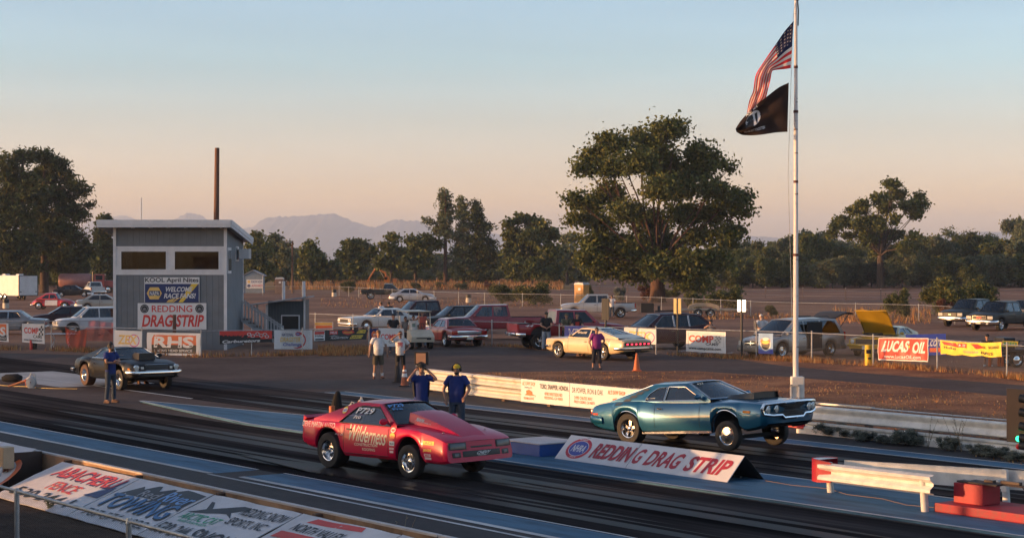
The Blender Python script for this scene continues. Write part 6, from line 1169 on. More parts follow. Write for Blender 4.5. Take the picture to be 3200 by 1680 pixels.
parked('white boxy suv with a barred grille half behind the tower', sp(SUV, paint=paint('white_suv', (.60, .60, .60)), kit=[('bumper', 'f', BUMPG, 'bar', (.46, .24, .09, .5)), ('bumper', 'r', BUMPG, 'bar', (.46, .24, .06, .4)), ('headlight', 'f', LENS, 'box', (.68, .74, .32, .17, .02)), ('grille', 'f', BLACKM, 'box', (0, .74, .80, .17, .02)), ('taillight', 'r', TAIL, 'box', (.82, .85, .14, .36, .02))] + [('grille_bar', 'f', WHITE, 'box', (.0 if k == 0 else .12 * k, .74, .04, .17, .03)) for k in range(4)]), 292, 1046, 204, nm='parked_suv', cat='suv')
parked('pale gold sedan with lit tail lamps left of the tower', sp(CAR0, paint=paint('pale_gold', (.36, .32, .27), flake=.3), kit=kit_sedan()), 322, 970, 14)
parked('low dark convertible beside the far white pickup', sp(CAR0, W=1.75, paint=paint('dark_convertible', (.015, .014, .016)), kit=kit_sedan()), 228, 927, 8)
parked('white pickup far away left of the tower', sp(PICK, paint=paint('far_white', (.58, .58, .58)), kit=PICK['kit']), 296, 924, 112, nm='pickup_truck', cat='pickup')
# white enclosed trailer
tl = thing('enclosed_trailer', 'white enclosed trailer with lit flank at the far left edge', 'trailer', G(74, 937), R(138)); TRW = mat('trailer_white', (.62, .61, .60), r=.4, var=.08)
m_ = MB(); m_.box((2.6, 0, 1.65), (7.0, 2.5, 2.3)); m_.prism([(6.1, -1.25, .5), (7.2, 0, .5), (6.1, 1.25, .5)], (0, 0, 2.3)); m_.build('box_body', TRW, tl, smooth=0, bevel=.04)
m_ = MB()
for y in (-1.22, 1.22): m_.box((-.92, y, 1.65), (.06, .09, 2.3))
m_.box((-.92, 0, 2.78), (.06, 2.5, .07)); m_.box((-.92, 0, .52), (.06, 2.5, .1)); d_ = m_.build('rear_frame', BLACKM, tl, smooth=0); m_ = MB(); m_.box((-.93, 0, 1.65), (.05, 2.32, 2.16)); dd = m_.build('ramp_door', TRW, tl, smooth=0); m_ = MB(); [m_.box((-.965, y, .95), (.03, .16, .1)) for y in (-1.0, 1.0)]; m_.build('latch', BLACKM, dd, smooth=0)
for x in (1.9, 2.8):
    for y in (-1, 1): wheel(tl, (x, y * 1.22, .36), .36, .22, 'steelie', y)
for i, x in enumerate((.8, 3.6)): m_ = MB(); m_.box((x, 0, 2.88), (.6, .6, .16)); m_.build('roof_vent', TRW, tl, smooth=0, bevel=.03)
# tanker truck far
tk = thing('tanker_truck', 'far red water tanker truck behind the white pickup', 'truck', G(266, 915), R(8)); TKR = paint('tanker_red', (.30, .05, .045))
m_ = MB(); m_.tube([(-3.6, 0, 1.75), (-3.3, 0, 1.75), (.6, 0, 1.75), (.9, 0, 1.75)], [.75, 1.0, 1.0, .75], 18); m_.build('tank', mat('pink_tank', (.36, .17, .15), r=.5), tk)
m_ = MB(); m_.box((2.0, 0, 1.7), (1.5, 2.2, 1.9)); m_.box((3.3, 0, 1.25), (1.4, 1.7, 1.0)); m_.build('cab', TKR, tk, smooth=0, bevel=.08)
m_ = MB(); m_.box((2.0, -1.11, 2.15), (.9, .04, .6)); m_.box((2.78, 0, 2.15), (.04, 1.9, .6)); m_.build('window', GL_T, tk, smooth=0); m_ = MB(); m_.box((4.02, 0, 1.2), (.06, 1.4, .8)); m_.build('grille', CHROME, tk, smooth=0); m_ = MB(); m_.tube([(1.1, -.9, .8), (1.1, -.9, 3.0)], .08); m_.build('exhaust', CHROME, tk); m_ = MB(); m_.box((0, 0, .75), (7.6, .9, .25)); m_.build('chassis', BLACKM, tk, smooth=0)
for x in (-2.8, -1.7, 3.2):
    for y in (-1, 1): wheel(tk, (x, y * 1.0, .5), .5, .35, 'steelie', y)
# centre rows
parked('old dark lifted pickup with huge tyres by the far fence', sp(PICK, L=5.0, W=1.85, paint=paint('old_dark_green', (.028, .032, .030), r=.6, coat=.2), wheels=((.46, .34), (.46, .34)), arch=(.56, .56), archz=(.62, .62), doors=[(.0, 1.05)], roof_paint=paint('tan_cab', (.28, .24, .19)), bot=[(-2.9, .66), (0, .58), (2.85, .60)],
    cab=sp(PICK['cab'], C1=(-.10, 1.80), C0=(-.28, 1.16), wins=[[(1.05, 1.18), (.62, 1.70), (-.05, 1.71), (-.15, 1.18)]]), bed=(-2.82, -.35, .72), seatx=[.2], kit=[('bumper', 'r', BLACKM, 'bar', (.66, .16, .1, .3)), ('taillight', 'r', TAIL, 'box', (.8, .92, .14, .2, .03)), ('tailgate', 'r', mat('pale_tailgate', (.30, .27, .25), r=.5), 'box', (0, .92, 1.4, .34, .02)), ('bumper', 'f', BLACKM, 'bar', (.66, .16, .1, .3)), ('headlight', 'f', LENS, 'box', (.74, .84, .2, .18, .03))]), 1205, 935, 6, nm='pickup_truck', cat='pickup')
parked('silver four door sedan side on before the far fence', sp(CAR0, W=1.82, x0=-2.5, x1=2.45, paint=paint('silver_sedan', (.34, .36, .40), flake=.4), kit=kit_sedan(), rim='steelie', rim_m=mat('pale_hubcap', (.45, .45, .46), r=.4), wid=CAR0['wid'], cab=sp(CAR0['cab'], A1=(.2, 1.37), C1=(-1.0, 1.36), C0=(-1.85, .98)), L=4.95), 1290, 943, -1)
parked('white sixties sedan with twin headlights facing left', sp(S_CLS, paint=paint('classic_white', (.60, .57, .52)), glass=GL_C), 1192, 1034, 212)
parked('dark maroon pickup with a bright crosshair grille', sp(PICK, paint=paint('dark_maroon', (.028, .008, .014))), 1322, 1026, 203, nm='pickup_truck', cat='pickup')
parked('black suv between the maroon and the red pickup', sp(SUV, paint=paint('black_suv', (.010, .011, .014)), kit=kit_sedan(z=.72)), 1430, 1040, 202, nm='parked_suv', cat='suv')
parked('big red crew pickup facing left with a silver grille', sp(PICK, L=6.1, x0=-3.15, axles=(-1.95, 1.80), paint=paint('pickup_red', (.26, .014, .022)), glass=GL_C, wid=[(-3.15, .97), (0, 1), (2.85, .93)], bed=(-3.07, -.98, .62), bot=[(-3.15, .55), (0, .48), (2.85, .48)]), 1535, 1060, 191, nm='pickup_truck', cat='pickup', lift=.12)
S_BEL = sp(S_CLS, hero=True, paint=paint('belvedere_red', (.40, .022, .018)), glass=GL_C, rglass=GL_C, wheels=((.34, .19), (.36, .26)), rim='mag', kit=[k for k in S_CLS['kit'] if k[0] not in ('taillight', 'tail_trim', 'bumper')] + [('bumper', 'r', CHROME, 'bar', (.52, .18, .07, .3)), ('bumper', 'f', CHROME, 'bar', (.48, .16, .08, .3)), ('tail_trim', 'r', CHROME, 'box', (0, .735, 1.30, .19, .02)), ('tail_panel', 'r', GREYV, 'box', (0, .735, 1.22, .10, .03)), ('taillight', 'r', TAIL, 'box', (.80, .735, .26, .19, .022)), ('licence_plate', 'r', PLATE, 'box', (0, .50, .34, .15, .09))])
bel = car('classic_car', 'red sixties coupe showing its wide chrome tail beside the golf cart', S_BEL, gpos(1412, 1078), R(112), 'car')
r4 = sp(PICK, paint=paint('four_by_four_red', (.33, .015, .022)), wheels=((.42, .30), (.42, .30)), arch=(.50, .50), archz=(.50, .50), bot=[(-2.9, .62), (0, .55), (2.85, .55)], cab=sp(PICK['cab'], rsh=(.80, .12, .80, .85)), rglass=mat('painted_gold_reflection', (.30, .24, .16), r=.15), glass=GL_T,  # opaque gold colour stands in for a reflection on the rear window
    kit=[('bumper', 'r', CHROME, 'bar', (.62, .17, .14, .3)), ('tailgate', 'r', paint('faded_red_tailgate', (.46, .05, .05)), 'box', (0, .95, 1.62, .38, .02)), ('taillight', 'r', TAIL, 'box', (.91, .95, .13, .36, .03)), ('licence_plate', 'r', PLATE, 'box', (.1 * 0, .62, .32, .14, .17)), ('bumper', 'f', CHROME, 'bar', (.62, .22, .1, .4)), ('headlight', 'f', LENS, 'box', (.74, .9, .34, .2, .03))])
p44 = parked('red four wheel drive pickup seen from behind its tailgate', r4, 1775, 1088, 17, nm='pickup_truck', cat='pickup', lift=.12)
side_decal(p44, 'lettering', [('t', '44', 0, 0, 1, 1, 1, {'b': .03, 'sh': .2})], -2.55, -2.15, 1.0, 1.10, DEC)
ps = parked('silver extended cab pickup side on behind the red pickup', sp(PICK, paint=paint('silver_pickup', (.42, .41, .40), flake=.3), L=5.85), 1866, 992, 181, nm='pickup_truck', cat='pickup')
m_ = MB(); m_.prism([(1.45, -.9, 1.19), (1.45, .9, 1.19), (2.9, .9, 1.20), (2.9, -.9, 1.20)], (0, 0, .03), 0)
parked('maroon crossover suv with chrome window trim behind the fence', sp(SUV, x0=-2.5, x1=2.6, W=2.0, axles=(-1.45, 1.55), paint=paint('maroon_crossover', (.045, .010, .018)), glass=GL_T, wid=[(-2.5, .92), (-1.8, 1), (1.7, 1), (2.6, .9)], top=[(-2.5, .98), (-2.4, 1.06), (.95, 1.10), (1.25, 1.10), (2.1, 1.02), (2.5, .88), (2.6, .75)], sh=[(-2.5, .94), (-2.2, 1.06), (0, 1.04), (1.2, 1.03), (2.2, .92), (2.6, .72)], bot=[(-2.5, .42), (0, .30), (2.6, .34)],
    cab=dict(A0=(1.35, 1.09), A1=(.45, 1.70), C1=(-1.75, 1.66), C0=(-2.45, 1.12), wb=.91, wt=.68, crown=.04, roof=[(-.6, 1.75)], trim=True, rsh=(.82, .1, .8, .88), wins=[[(1.0, 1.10), (.40, 1.62), (-.15, 1.66), (-.15, 1.10)], [(-.21, 1.10), (-.21, 1.66), (-1.0, 1.66), (-1.0, 1.11)], [(-1.06, 1.11), (-1.06, 1.655), (-1.68, 1.60), (-2.10, 1.22)]]), doors=[(-.18, 1.05), (-1.03, -.19)], kit=kit_sedan(z=.76)), 2070, 1089, 205, nm='parked_suv', cat='suv')
# flatbed trailer
ft_ = thing('flatbed_trailer', 'empty flatbed car trailer with twin wheels behind the maroon crossover', 'trailer', G(2215, 990), R(-4)); TRD = mat('trailer_tan', (.34, .27, .19), r=.7)
m_ = MB(); m_.box((.2, 0, .58), (5.6, 2.0, .12)); m_.build('deck', TRD, ft_, smooth=0); m_ = MB(); m_.tube([(-2.6, 0, .5), (-4.2, 0, .45)], .06); m_.box((-3.9, 0, .62), (.2, .2, .5)); m_.build('tongue', BLACKM, ft_)
for y in (-1.05, 1.05):
    m_ = MB(); pts = [(-1.55, y, .55), (-1.45, y, .82), (-1.0, y, .95), (.2, y, .95), (.65, y, .82), (.75, y, .55)]; m_.tube(pts, [(.04, .14)] * 6, 6); m_.build('fender', TRD, ft_)
    for x in (-.85, .1): wheel(ft_, (x, y, .34), .34, .2, 'six', 1 if y > 0 else -1)
m_ = MB(); m_.box((0, 0, .4), (1.1, .9, .8)); tag(m_.build('tool_box', mat('black_crate', (.015, .015, .015), r=.7), loc=tuple(G(2022, 976)), smooth=0, bevel=.03), 'black plastic tool crate on the ground near the flatbed trailer', 'crate')
# minivan, tailgate up and doors open
VANP = paint('champagne_van', (.30, .28, .26), flake=.3)
S_VAN = sp(SUV, W=1.98, x0=-2.55, x1=2.55, axles=(-1.5, 1.53), wheels=((.34, .21), (.34, .21)), paint=VANP, top=[(-2.55, .98), (-2.45, 1.02), (1.2, 1.02), (1.5, 1.0), (2.1, .92), (2.45, .78), (2.55, .66)], sh=[(-2.55, .95), (-2.2, 1.0), (1.2, .98), (2.1, .84), (2.55, .62)], bot=[(-2.55, .34), (0, .24), (2.55, .28)], lower=mat('van_lower_tan', (.20, .17, .14), r=.5),
    cab=dict(A0=(1.55, 1.01), A1=(.55, 1.66), C1=(-2.05, 1.68), C0=(-2.45, 1.0), wb=.92, wt=.72, crown=.04, roof=[(-.7, 1.73)], trim=False, rsh=(.86, .08, .86, .92), wins=[[(1.15, 1.03), (.50, 1.58), (.10, 1.61), (.10, 1.03)], [(.02, 1.03), (.02, 1.61), (-.95, 1.63), (-.95, 1.03)], [(-1.05, 1.03), (-1.05, 1.63), (-1.95, 1.60), (-2.20, 1.05)]]), wid=[(-2.55, .93), (-2, 1), (1.6, 1), (2.55, .88)], doors=[(.06, 1.2), (-1.0, .05)], bow=.10,
    kit=[('bumper', 'f', MATS['van_lower_tan'], 'bar', (.42, .24, .05, .5)), ('bumper', 'r', MATS['van_lower_tan'], 'bar', (.44, .24, .07, .45)), ('headlight', 'f', LENS, 'box', (.68, .66, .36, .19, .02)), ('grille', 'f', BLACKM, 'box', (0, .66, .74, .19, .02)), ('grille_cross', 'f', CHROME, 'box', (0, .66, .74, .035, .03)), ('grille_cross', 'f', CHROME, 'box', (0, .66, .04, .19, .03)), ('taillight', 'r', TAIL, 'box', (.84, .92, .16, .36, .03)), ('licence_plate', 'f', PLATE, 'box', (0, .44, .32, .15, .07))])
van = car('minivan', 'silver and tan minivan with its tailgate raised beside the flagpole', S_VAN, gpos(2475, 1113), R(216), 'van', ROW)
m_ = MB(); vs = []
for i in range(7):
    q = i / 6
    for k in range(7): u = -1 + k / 3; vs.append(V((-2.0 - 1.25 * q, u * (.70 + .14 * math.sin(q * 2.6)), 1.70 + .28 * math.sin(q * 2.4) + .03 * (1 - u * u))))
m_.add(vs, [(7 * i + k, 7 * i + k + 1, 7 * i + 8 + k, 7 * i + 7 + k) for i in range(6) for k in range(6)]); m_.add([p - V((0, 0, .05)) for p in vs], [(7 * i + k + 1, 7 * i + k, 7 * i + 7 + k, 7 * i + 8 + k) for i in range(6) for k in range(6)]); tg = m_.build('tailgate', BUMPG, van['root'])
for y in (-.7, .7): m_ = MB(); m_.tube([(-2.35, y, 1.25), (-2.95, y, 1.90)], .018); m_.build('strut', BLACKM, tg)
m_ = MB(); vs = []
for x, z, o in ((.10, .30, 0), (1.15, .30, 0), (1.15, 1.02, 0), (.62, 1.58, -.12), (.10, 1.60, -.12)): a = R(55); dx = (1.15 - x); vs.append(V((1.15 - dx * math.cos(a), -1.0 - dx * math.sin(a) + o * 0, z)))
m_.add(vs, [(0, 1, 2, 3, 4)]); m_.add([p + V((.03, -.03, 0)) for p in vs], [(4, 3, 2, 1, 0)]); m_.build('open_door', VANP, van['root'], smooth=0)
for y in (-.55, .55): m_ = MB(); m_.tube([(.3, y, 1.74), (.2, y, 1.79), (-1.7, y, 1.80), (-1.8, y, 1.74)], .02, 6); m_.build('roof_rail', BLACKM, van['root'])
m_ = MB(); m_.box((-.45, .985, .98), (.95, .02, 1.2)); m_.build('dark_doorway_panel', DARK, van['root'], smooth=0)  # flat dark panel standing in for the doorway opening
# yellow coupe, bonnet up
YEL, YBL = paint('mustard_yellow', (.46, .28, .02)), MATS['satin_black']
S_MU = sp(S_CLS, L=4.8, W=1.88, x0=-2.35, x1=2.4, axles=(-1.35, 1.42), paint=YEL, rim='mag', cab=sp(S_CLS['cab'], A0=(.70, .95), A1=(.0, 1.27), C1=(-1.0, 1.27), C0=(-1.95, 1.0), wins=[[(.5, .96), (-.02, 1.22), (-.5, 1.23), (-.5, .96)], [(-.58, .96), (-.58, 1.22), (-.95, 1.2), (-1.2, .98)]]), roof_paint=paint('pale_yellow_roof', (.58, .48, .20)), top=[(-2.35, .88), (-2.2, .98), (0, .95), (.9, .95), (2.2, .90), (2.4, .84)], wid=[(-2.35, .95), (0, 1), (2.4, .94)], sh=[(-2.35, .84), (-1.3, .94), (.6, .90), (2.4, .80)], bot=[(-2.35, .40), (-1, .24), (1, .24), (2.4, .34)],
    kit=[('bumper', 'f', YEL, 'bar', (.52, .12, .08, .3)), ('grille', 'f', BLACKM, 'box', (0, .69, 1.05, .22, .02)), ('headlight', 'f', LENS, 'disc', (.68, .68, .09, .03)), ('licence_plate', 'f', PLATE, 'box', (-.0, .42, .34, .16, .12)), ('taillight', 'r', TAIL, 'box', (.6, .7, .4, .14, .02)), ('spoiler', 'f', BLACKM, 'box', (0, .32, 1.5, .10, .02))])
mu = car('open_bonnet_car', 'mustard yellow coupe with its bonnet propped wide open', S_MU, gpos(2770, 1108), R(237), 'car', ROW)
m_ = MB(); vs = []; a = R(44)
for i in range(7):
    for k in range(7): x = i / 6 * 1.55; y = -.74 + 1.48 * k / 6; vs.append(V((.78 + x * math.cos(a), y, .98 + x * math.sin(a) + .03 * math.sin(k * 1.5))))
m_.add(vs, [(7 * i + k, 7 * i + k + 1, 7 * i + 8 + k, 7 * i + 7 + k) for i in range(6) for k in range(6)]); m_.add([p + V((-.03, 0, .04)) for p in vs], [(7 * i + k + 1, 7 * i + k, 7 * i + 7 + k, 7 * i + 8 + k) for i in range(6) for k in range(6)])
for q, r_ in ((0, 6), (42, 48)): m_.tube([vs[q], vs[r_]], .03, 6)
bn = m_.build('bonnet', YEL, mu['root']); m_ = MB(); m_.tube([(1.0, -.62, .95), (1.5, -.62, 1.55)], .012); m_.build('prop_rod', BLACKM, bn)
m_ = MB(); m_.box((1.5, 0, .93), (1.2, 1.3, .06)); m_.box((1.55, 0, .99), (.5, .5, .12)); m_.tube([(1.3, -.3, 1.0), (1.9, -.3, 1.0)], .06); m_.tube([(1.3, .3, 1.0), (1.9, .3, 1.0)], .06); m_.build('engine_bay', BLACKM, mu['root'], smooth=30)
BLKP = paint('black_pickup_paint', (.012, .015, .017))
KG = [k for k in PICK['kit'] if k[0] != 'grille_mesh']
parked('black pickup with a wide chrome grille at the right edge', sp(PICK, paint=BLKP, rim='mag', kit=PICK['kit'] + [('badge', 'f', REDV, 'box', (0, .83, .36, .07, .05)), ('fog_lamp', 'f', LENS, 'box', (.6, .46, .14, .09, .13))]), 3132, 1030, 226, nm='pickup_truck', cat='pickup')
parked('black pickup with an oval badge behind the other black pickup', sp(PICK, paint=paint('green_black_paint', (.012, .018, .020)), kit=[k for k in KG if k[0] != 'grille'] + [('grille', 'f', BLACKM, 'box', (0, .83, .95, .24, .03)), ('badge', 'f', CHROME, 'box', (0, .83, .20, .09, .05))]), 3042, 1018, 224, nm='pickup_truck', cat='pickup')
parked('dark suv mostly hidden behind the black pickup at the edge', sp(SUV, paint=paint('grey_suv', (.05, .055, .06)), kit=kit_sedan(z=.72)), 3215, 1010, 226, nm='parked_suv', cat='suv')
# ---- golf cart
gc = thing('golf_cart', 'cream golf cart with a canopy parked behind the men in white', 'golf cart', gpos(1296, 1088), R(-68)); GCM = mat('cream_plastic', (.58, .50, .38), r=.4)
m_ = MB()
pr = [(1.25, .35), (1.28, .62), (1.05, .80), (.75, .92), (.55, .95), (.50, .42), (-.3, .38), (-.35, .62), (-1.2, .70), (-1.25, .36)]
m_.prism([(x, -.6, z) for x, z in pr], (0, 1.2, 0)); m_.build('body', GCM, gc, smooth=0, bevel=.03)
m_ = MB(); m_.box((-.55, 0, .74), (.55, 1.0, .14)); m_.box((-.85, 0, 1.0), (.12, 1.0, .36)); m_.build('seat', mat('cream_seat', (.60, .55, .46), r=.6), gc, smooth=0, bevel=.03)
m_ = MB(); m_.prism([(.75, -.62, 1.80), (.85, -.62, 1.86), (-1.05, -.62, 1.88), (-1.1, -.62, 1.82)], (0, 1.24, 0)); m_.build('canopy', GCM, gc, smooth=0, bevel=.02)
for x0_, x1_ in ((.62, .68), (-.95, -.95)):
    for y in (-.55, .55): m_ = MB(); m_.tube([(x0_ + (.25 if x0_ > 0 else 0), y, .85 if x0_ > 0 else .7), (x1_, y, 1.82)], .022); m_.build('canopy_post', GCM, gc)
m_ = MB(); m_.lathe([(.15, -.012), (.17, 0), (.15, .012), (.135, 0), (.15, -.012)], (0, 0, 0), 'x', 16); m_.tube([(0, 0, 0), (.3, 0, -.05)], .02); m_.tube([(0, 0, -.15), (0, 0, .15)], .01, 5); m_.xf(Matrix.Translation((.25, .25, 1.12)) @ Matrix.Rotation(R(35), 4, 'Y')); m_.build('steering_wheel', BLACKM, gc)
m_ = MB(); m_.box((1.27, 0, .55), (.04, .7, .05)); m_.box((1.29, .3, .52), (.04, .22, .10)); m_.build('front_trim', BLACKM, gc, smooth=0)
for x in (.85, -.8):
    for y in (-1, 1): wheel(gc, (x, y * .50, .23), .23, .2, 'steelie', y)
# ---- excavator far away
EXO = mat('excavator_orange', (.42, .15, .035), r=.5)
ex = thing('excavator', 'orange excavator with a raised boom in front of the far trees', 'excavator', G(1218, 893), R(180)); ex.scale = (.58, .58, .58)
m_ = MB(); [m_.box((0, y, .45), (4.2, .6, .85)) for y in (-1.2, 1.2)]; m_.build('track', mat('rust_track', (.09, .05, .035), r=.9), ex, smooth=0, bevel=.2); m_ = MB(); m_.box((-.8, 0, 1.7), (3.0, 2.6, 1.3)); m_.build('engine_house', EXO, ex, smooth=0, bevel=.08); m_ = MB(); m_.box((.9, .7, 2.1), (1.4, 1.1, 1.9)); cb = m_.build('cab', EXO, ex, smooth=0, bevel=.08); m_ = MB(); m_.box((1.1, 1.26, 2.4), (.9, .03, .9)); m_.box((1.61, .7, 2.4), (.03, .9, .9)); m_.build('window', GL_T, cb, smooth=0)
m_ = MB(); m_.tube([(.8, -.2, 2.0), (1.4, -.2, 4.2), (4.2, -.2, 5.7)], [.32, .38, .25], 8); m_.build('boom', EXO, ex); m_ = MB(); m_.tube([(4.2, -.2, 5.9), (6.6, -.2, 2.2)], [.3, .2], 8); st_ = m_.build('stick', EXO, ex); m_ = MB(); m_.prism([(6.3, -.6, 2.2), (7.1, -.6, 2.0), (7.2, -.6, 1.0), (6.5, -.6, .9)], (0, .9, 0)); m_.build('bucket', EXO, ex, smooth=0); m_ = MB(); m_.tube([(1.9, -.2, 2.6), (3.2, -.2, 4.9)], .09); m_.build('ram', STEEL, ex)
# quad bike at the right edge
qd = thing('quad_bike', 'black quad bike cut off at the right edge behind the fence', 'quad bike', gpos(3208, 1145), R(190))
m_ = MB(); m_.box((0, 0, .62), (1.3, .4, .28)); m_.prism([(.2, -.5, .75), (.9, -.5, .72), (1.0, -.5, .6), (.3, -.5, .6)], (0, 1.0, 0)); m_.prism([(-.2, -.5, .75), (-.9, -.5, .75), (-1.0, -.5, .62), (-.3, -.5, .6)], (0, 1.0, 0)); m_.build('body', BLACKM, qd, smooth=0, bevel=.04); m_ = MB(); m_.box((-.2, 0, .85), (.7, .32, .14)); m_.build('seat', DARK, qd, smooth=0, bevel=.05); m_ = MB(); m_.tube([(.45, 0, .8), (.3, 0, 1.05)], .03); m_.tube([(.28, -.4, 1.05), (.3, 0, 1.07), (.28, .4, 1.05)], .018); m_.build('handlebar', BLACKM, qd); m_ = MB(); m_.box((.95, 0, .95), (.5, .9, .5)); m_.build('cargo_box', BLACKM, qd, smooth=0, bevel=.03)
for x in (.65, -.65):
    for y in (-1, 1): wheel(qd, (x, y * .42, .29), .29, .25, 'steelie', y, rm=CHROME)
# ---------------------------------------------------------------- people: a skinned body, clothes laid over it
SKIN = mat('skin', (.36, .19, .125), r=.55, var=.12, sc_=6)
def cloth(n, c, v=.2): return mat('cloth_' + n, c, r=.9, var=v, sc_=7)
C_WHITE, C_BLUE, C_BLACK, C_JEAN, C_OLIVE = cloth('white', (.62, .61, .60)), cloth('royal_blue', (.012, .028, .15)), cloth('black', (.014, .014, .016)), cloth('denim', (.035, .05, .075)), cloth('olive', (.075, .06, .04))
C_PURP, C_PALEJ, C_GREY, C_RED, C_CAMO, C_BLACKJ = cloth('purple', (.22, .025, .17)), cloth('pale_denim', (.22, .27, .34)), cloth('grey', (.22, .20, .19)), cloth('coral', (.50, .12, .09)), mat('cloth_camouflage', (.16, .14, .09), r=.9, sc_=9, col2=(.05, .055, .035)), cloth('dark_navy', (.012, .014, .022))
HAIR = mat('dark_hair', (.020, .014, .010), r=.7); HAIRW = mat('white_hair', (.55, .52, .48), r=.8); SHOE_D = mat('brown_shoe', (.09, .04, .03), r=.7); SHOE_W = mat('white_shoe', (.6, .58, .55), r=.6)
PEND = []
def person(label, loc, face, h=1.75, shirt=C_WHITE, pants=C_JEAN, shoes=None, arms=None, sit=False, tilt=0.0, hair=HAIR, cap=None, shorts=0.0, headset=False, glasses=False, b=1.0, belly=0.0, print_=None, sleeve=.62, stance=.10, beard=None, look=0.0, group=None, short_hair=True, vest=None, socks=None, knee=None):
    k = h / 1.75; root = bpy.data.objects.new('person', None)
    TM = Matrix.Translation((0, 0, .93)) @ Matrix.Rotation(R(tilt), 4, 'Y') @ Matrix.Translation((0, 0, -.93))
    T = lambda *p: TM @ V(p)
    dz = -.48 if sit else 0.0
    arms = arms or (((.0, .27, 1.16), (.07, .28, .92)), ((.0, -.27, 1.16), (.07, -.28, .92)))
    B = []; E = []; RD = []
    def v(p, r): B.append(V(p) + V((0, 0, dz))); RD.append(r * b); return len(B) - 1
    pel = v((0, 0, .93), .11); sp1 = v(T(.01, 0, 1.12), .115); chs = v(T(0, 0, 1.33), .12); nk = v(T(-.005, 0, 1.47), .055); hd0 = v(T(.01, 0, 1.55), .052); hd = v(T(.02, 0, 1.62), .06)
    E += [(pel, sp1), (sp1, chs), (chs, nk), (nk, hd0), (hd0, hd)]
    AR = []
    for sg, (el, wr) in zip((1, -1), arms):
        s_ = v(T(0, sg * .175, 1.42), .058); e_ = v(T(*el), .042); w_ = v(T(*wr), .029); d = (V(wr) - V(el)).normalized(); p_ = v(T(*(V(wr) + d * .05)), .03); E += [(chs, s_), (s_, e_), (e_, w_), (w_, p_)]; AR.append((sg, T(*el), T(*wr), d))
    LG = []
    for sg in (1, -1):
        hp = v((0, sg * .09, .88), .085)
        if sit == 'car': kn, an = (.40, sg * .13, 1.06), (.74, sg * .13, .88)
        elif sit: kn, an = (.42, sg * .13, .93), (.40 + .06, sg * .13, .55)
        else: kn, an = (.015 + (knee or 0) * (sg > 0), sg * (.09 + stance * .3), .49), (-.02, sg * (.09 + stance * .55), .09)
        kk = v(kn, .06); aa = v(an, .040); tt = v((an[0] + .11, an[1] + sg * .02, an[2] - .045), .035); E += [(pel, hp), (hp, kk), (kk, aa), (aa, tt)]; LG.append((sg, V((0, sg * .09, .88)), V(kn), V(an)))
    me = bpy.data.meshes.new('person'); me.from_pydata([tuple(p) for p in B], E, []); ob = bpy.data.objects.new('person', me); link(ob)
    md = ob.modifiers.new('skin', 'SKIN'); md.branch_smoothing = .6; sd_ = ob.modifiers.new('sub', 'SUBSURF'); sd_.levels = 1; sd_.render_levels = 1
    for i, r in enumerate(RD): me.skin_vertices[0].data[i].radius = (r, r)
    me.skin_vertices[0].data[0].use_root = True
    # extra surface: head, face, hands
    X = MB(); DZ = V((0, 0, dz)); HM = TM @ Matrix.Translation((.02, 0, 1.645)) @ Matrix.Rotation(R(look), 4, 'Z')
    X.ball((0, 0, 0), (.092, .076, .115), 14, 10); X.ball((.035, 0, -.065), (.060, .052, .055), 10, 7); X.tube([(.082, 0, .015), (.112, 0, -.022), (.088, 0, -.03)], [.010, .016, .010], 6)
    for sg in (1, -1): X.ball((.0, sg * .078, -.005), (.02, .012, .032), 7, 5)
    X.tube([(.083, -.022, -.062), (.092, 0, -.06), (.083, .022, -.062)], .007, 5); X.xf(HM)
    for sg, el, wr, d in AR:
        dd = (wr - el).normalized(); up = V((0, 0, 1)) if abs(dd.z) < .8 else V((1, 0, 0)); lat = dd.cross(up).normalized(); nrm = lat.cross(dd).normalized(); c = wr + dd * .045
        X.tube([wr, wr + dd * .03, wr + dd * .075, wr + dd * .09], [(.022, .026), (.022, .036), (.018, .038), (.012, .032)], 8)
        for q, ln in zip((-.030, -.010, .010, .029), (.062, .074, .070, .054)):
            p0 = wr + dd * .082 + lat * q; X.tube([p0, p0 + dd * ln * .5 - nrm * .006, p0 + dd * ln * .85 - nrm * .026, p0 + dd * ln - nrm * .040], [.010, .0095, .009, .007], 6)
        p0 = wr + dd * .03 + lat * .034; X.tube([p0, p0 + lat * .022 + dd * .03 - nrm * .008, p0 + lat * .024 + dd * .058 - nrm * .02], [.012, .0105, .008], 6)
    X.v = [tuple(V(p) + DZ) for p in X.v]
    ob.location = loc; ob.rotation_euler = (0, 0, R(face)); ob.scale = (k, k, k); tag(ob, label, 'person', group)
    me.materials.append(SKIN); PEND.append((ob, X))
    def part(nm, mb, m, sm=50, parent=ob): mb.v = [tuple(V(p) + DZ) for p in mb.v]; return mb.build(nm, m, parent, smooth=sm)
    g = MB(); bl = .02 * belly
    rings = [(.0, .86, .178, .135), (.0, .95, .172, .132 + bl), (.02 * belly, 1.08, .172, .128 + .03 * belly), (.012 * belly, 1.20, .178, .128 + .022 * belly), (0, 1.32, .196, .13), (-.005, 1.40, .196, .115), (-.01, 1.455, .135, .085), (-.008, 1.485, .075, .068)]
    g.tube([T(x, 0, z) if z > .93 else V((x, 0, z)) for x, z, *_ in rings], [(w_ * b, d_ * b) for _, _, w_, d_ in rings], 18)
    for sg, el, wr, d in AR:
        s_ = T(0, sg * .175, 1.42); e_ = el; q = s_.lerp(e_, sleeve if sleeve <= 1 else 1.0); pts = [T(0, sg * .11, 1.42), s_, s_.lerp(q, .5), q]; rr = [.085, .086, .076, .074]
        if sleeve > 1: pts.append(e_.lerp(wr, .9)); rr = [.085, .082, .07, .06, .045]
        g.tube(pts, [r * b for r in rr], 12)
    sh_ = part('shirt', g, shirt)
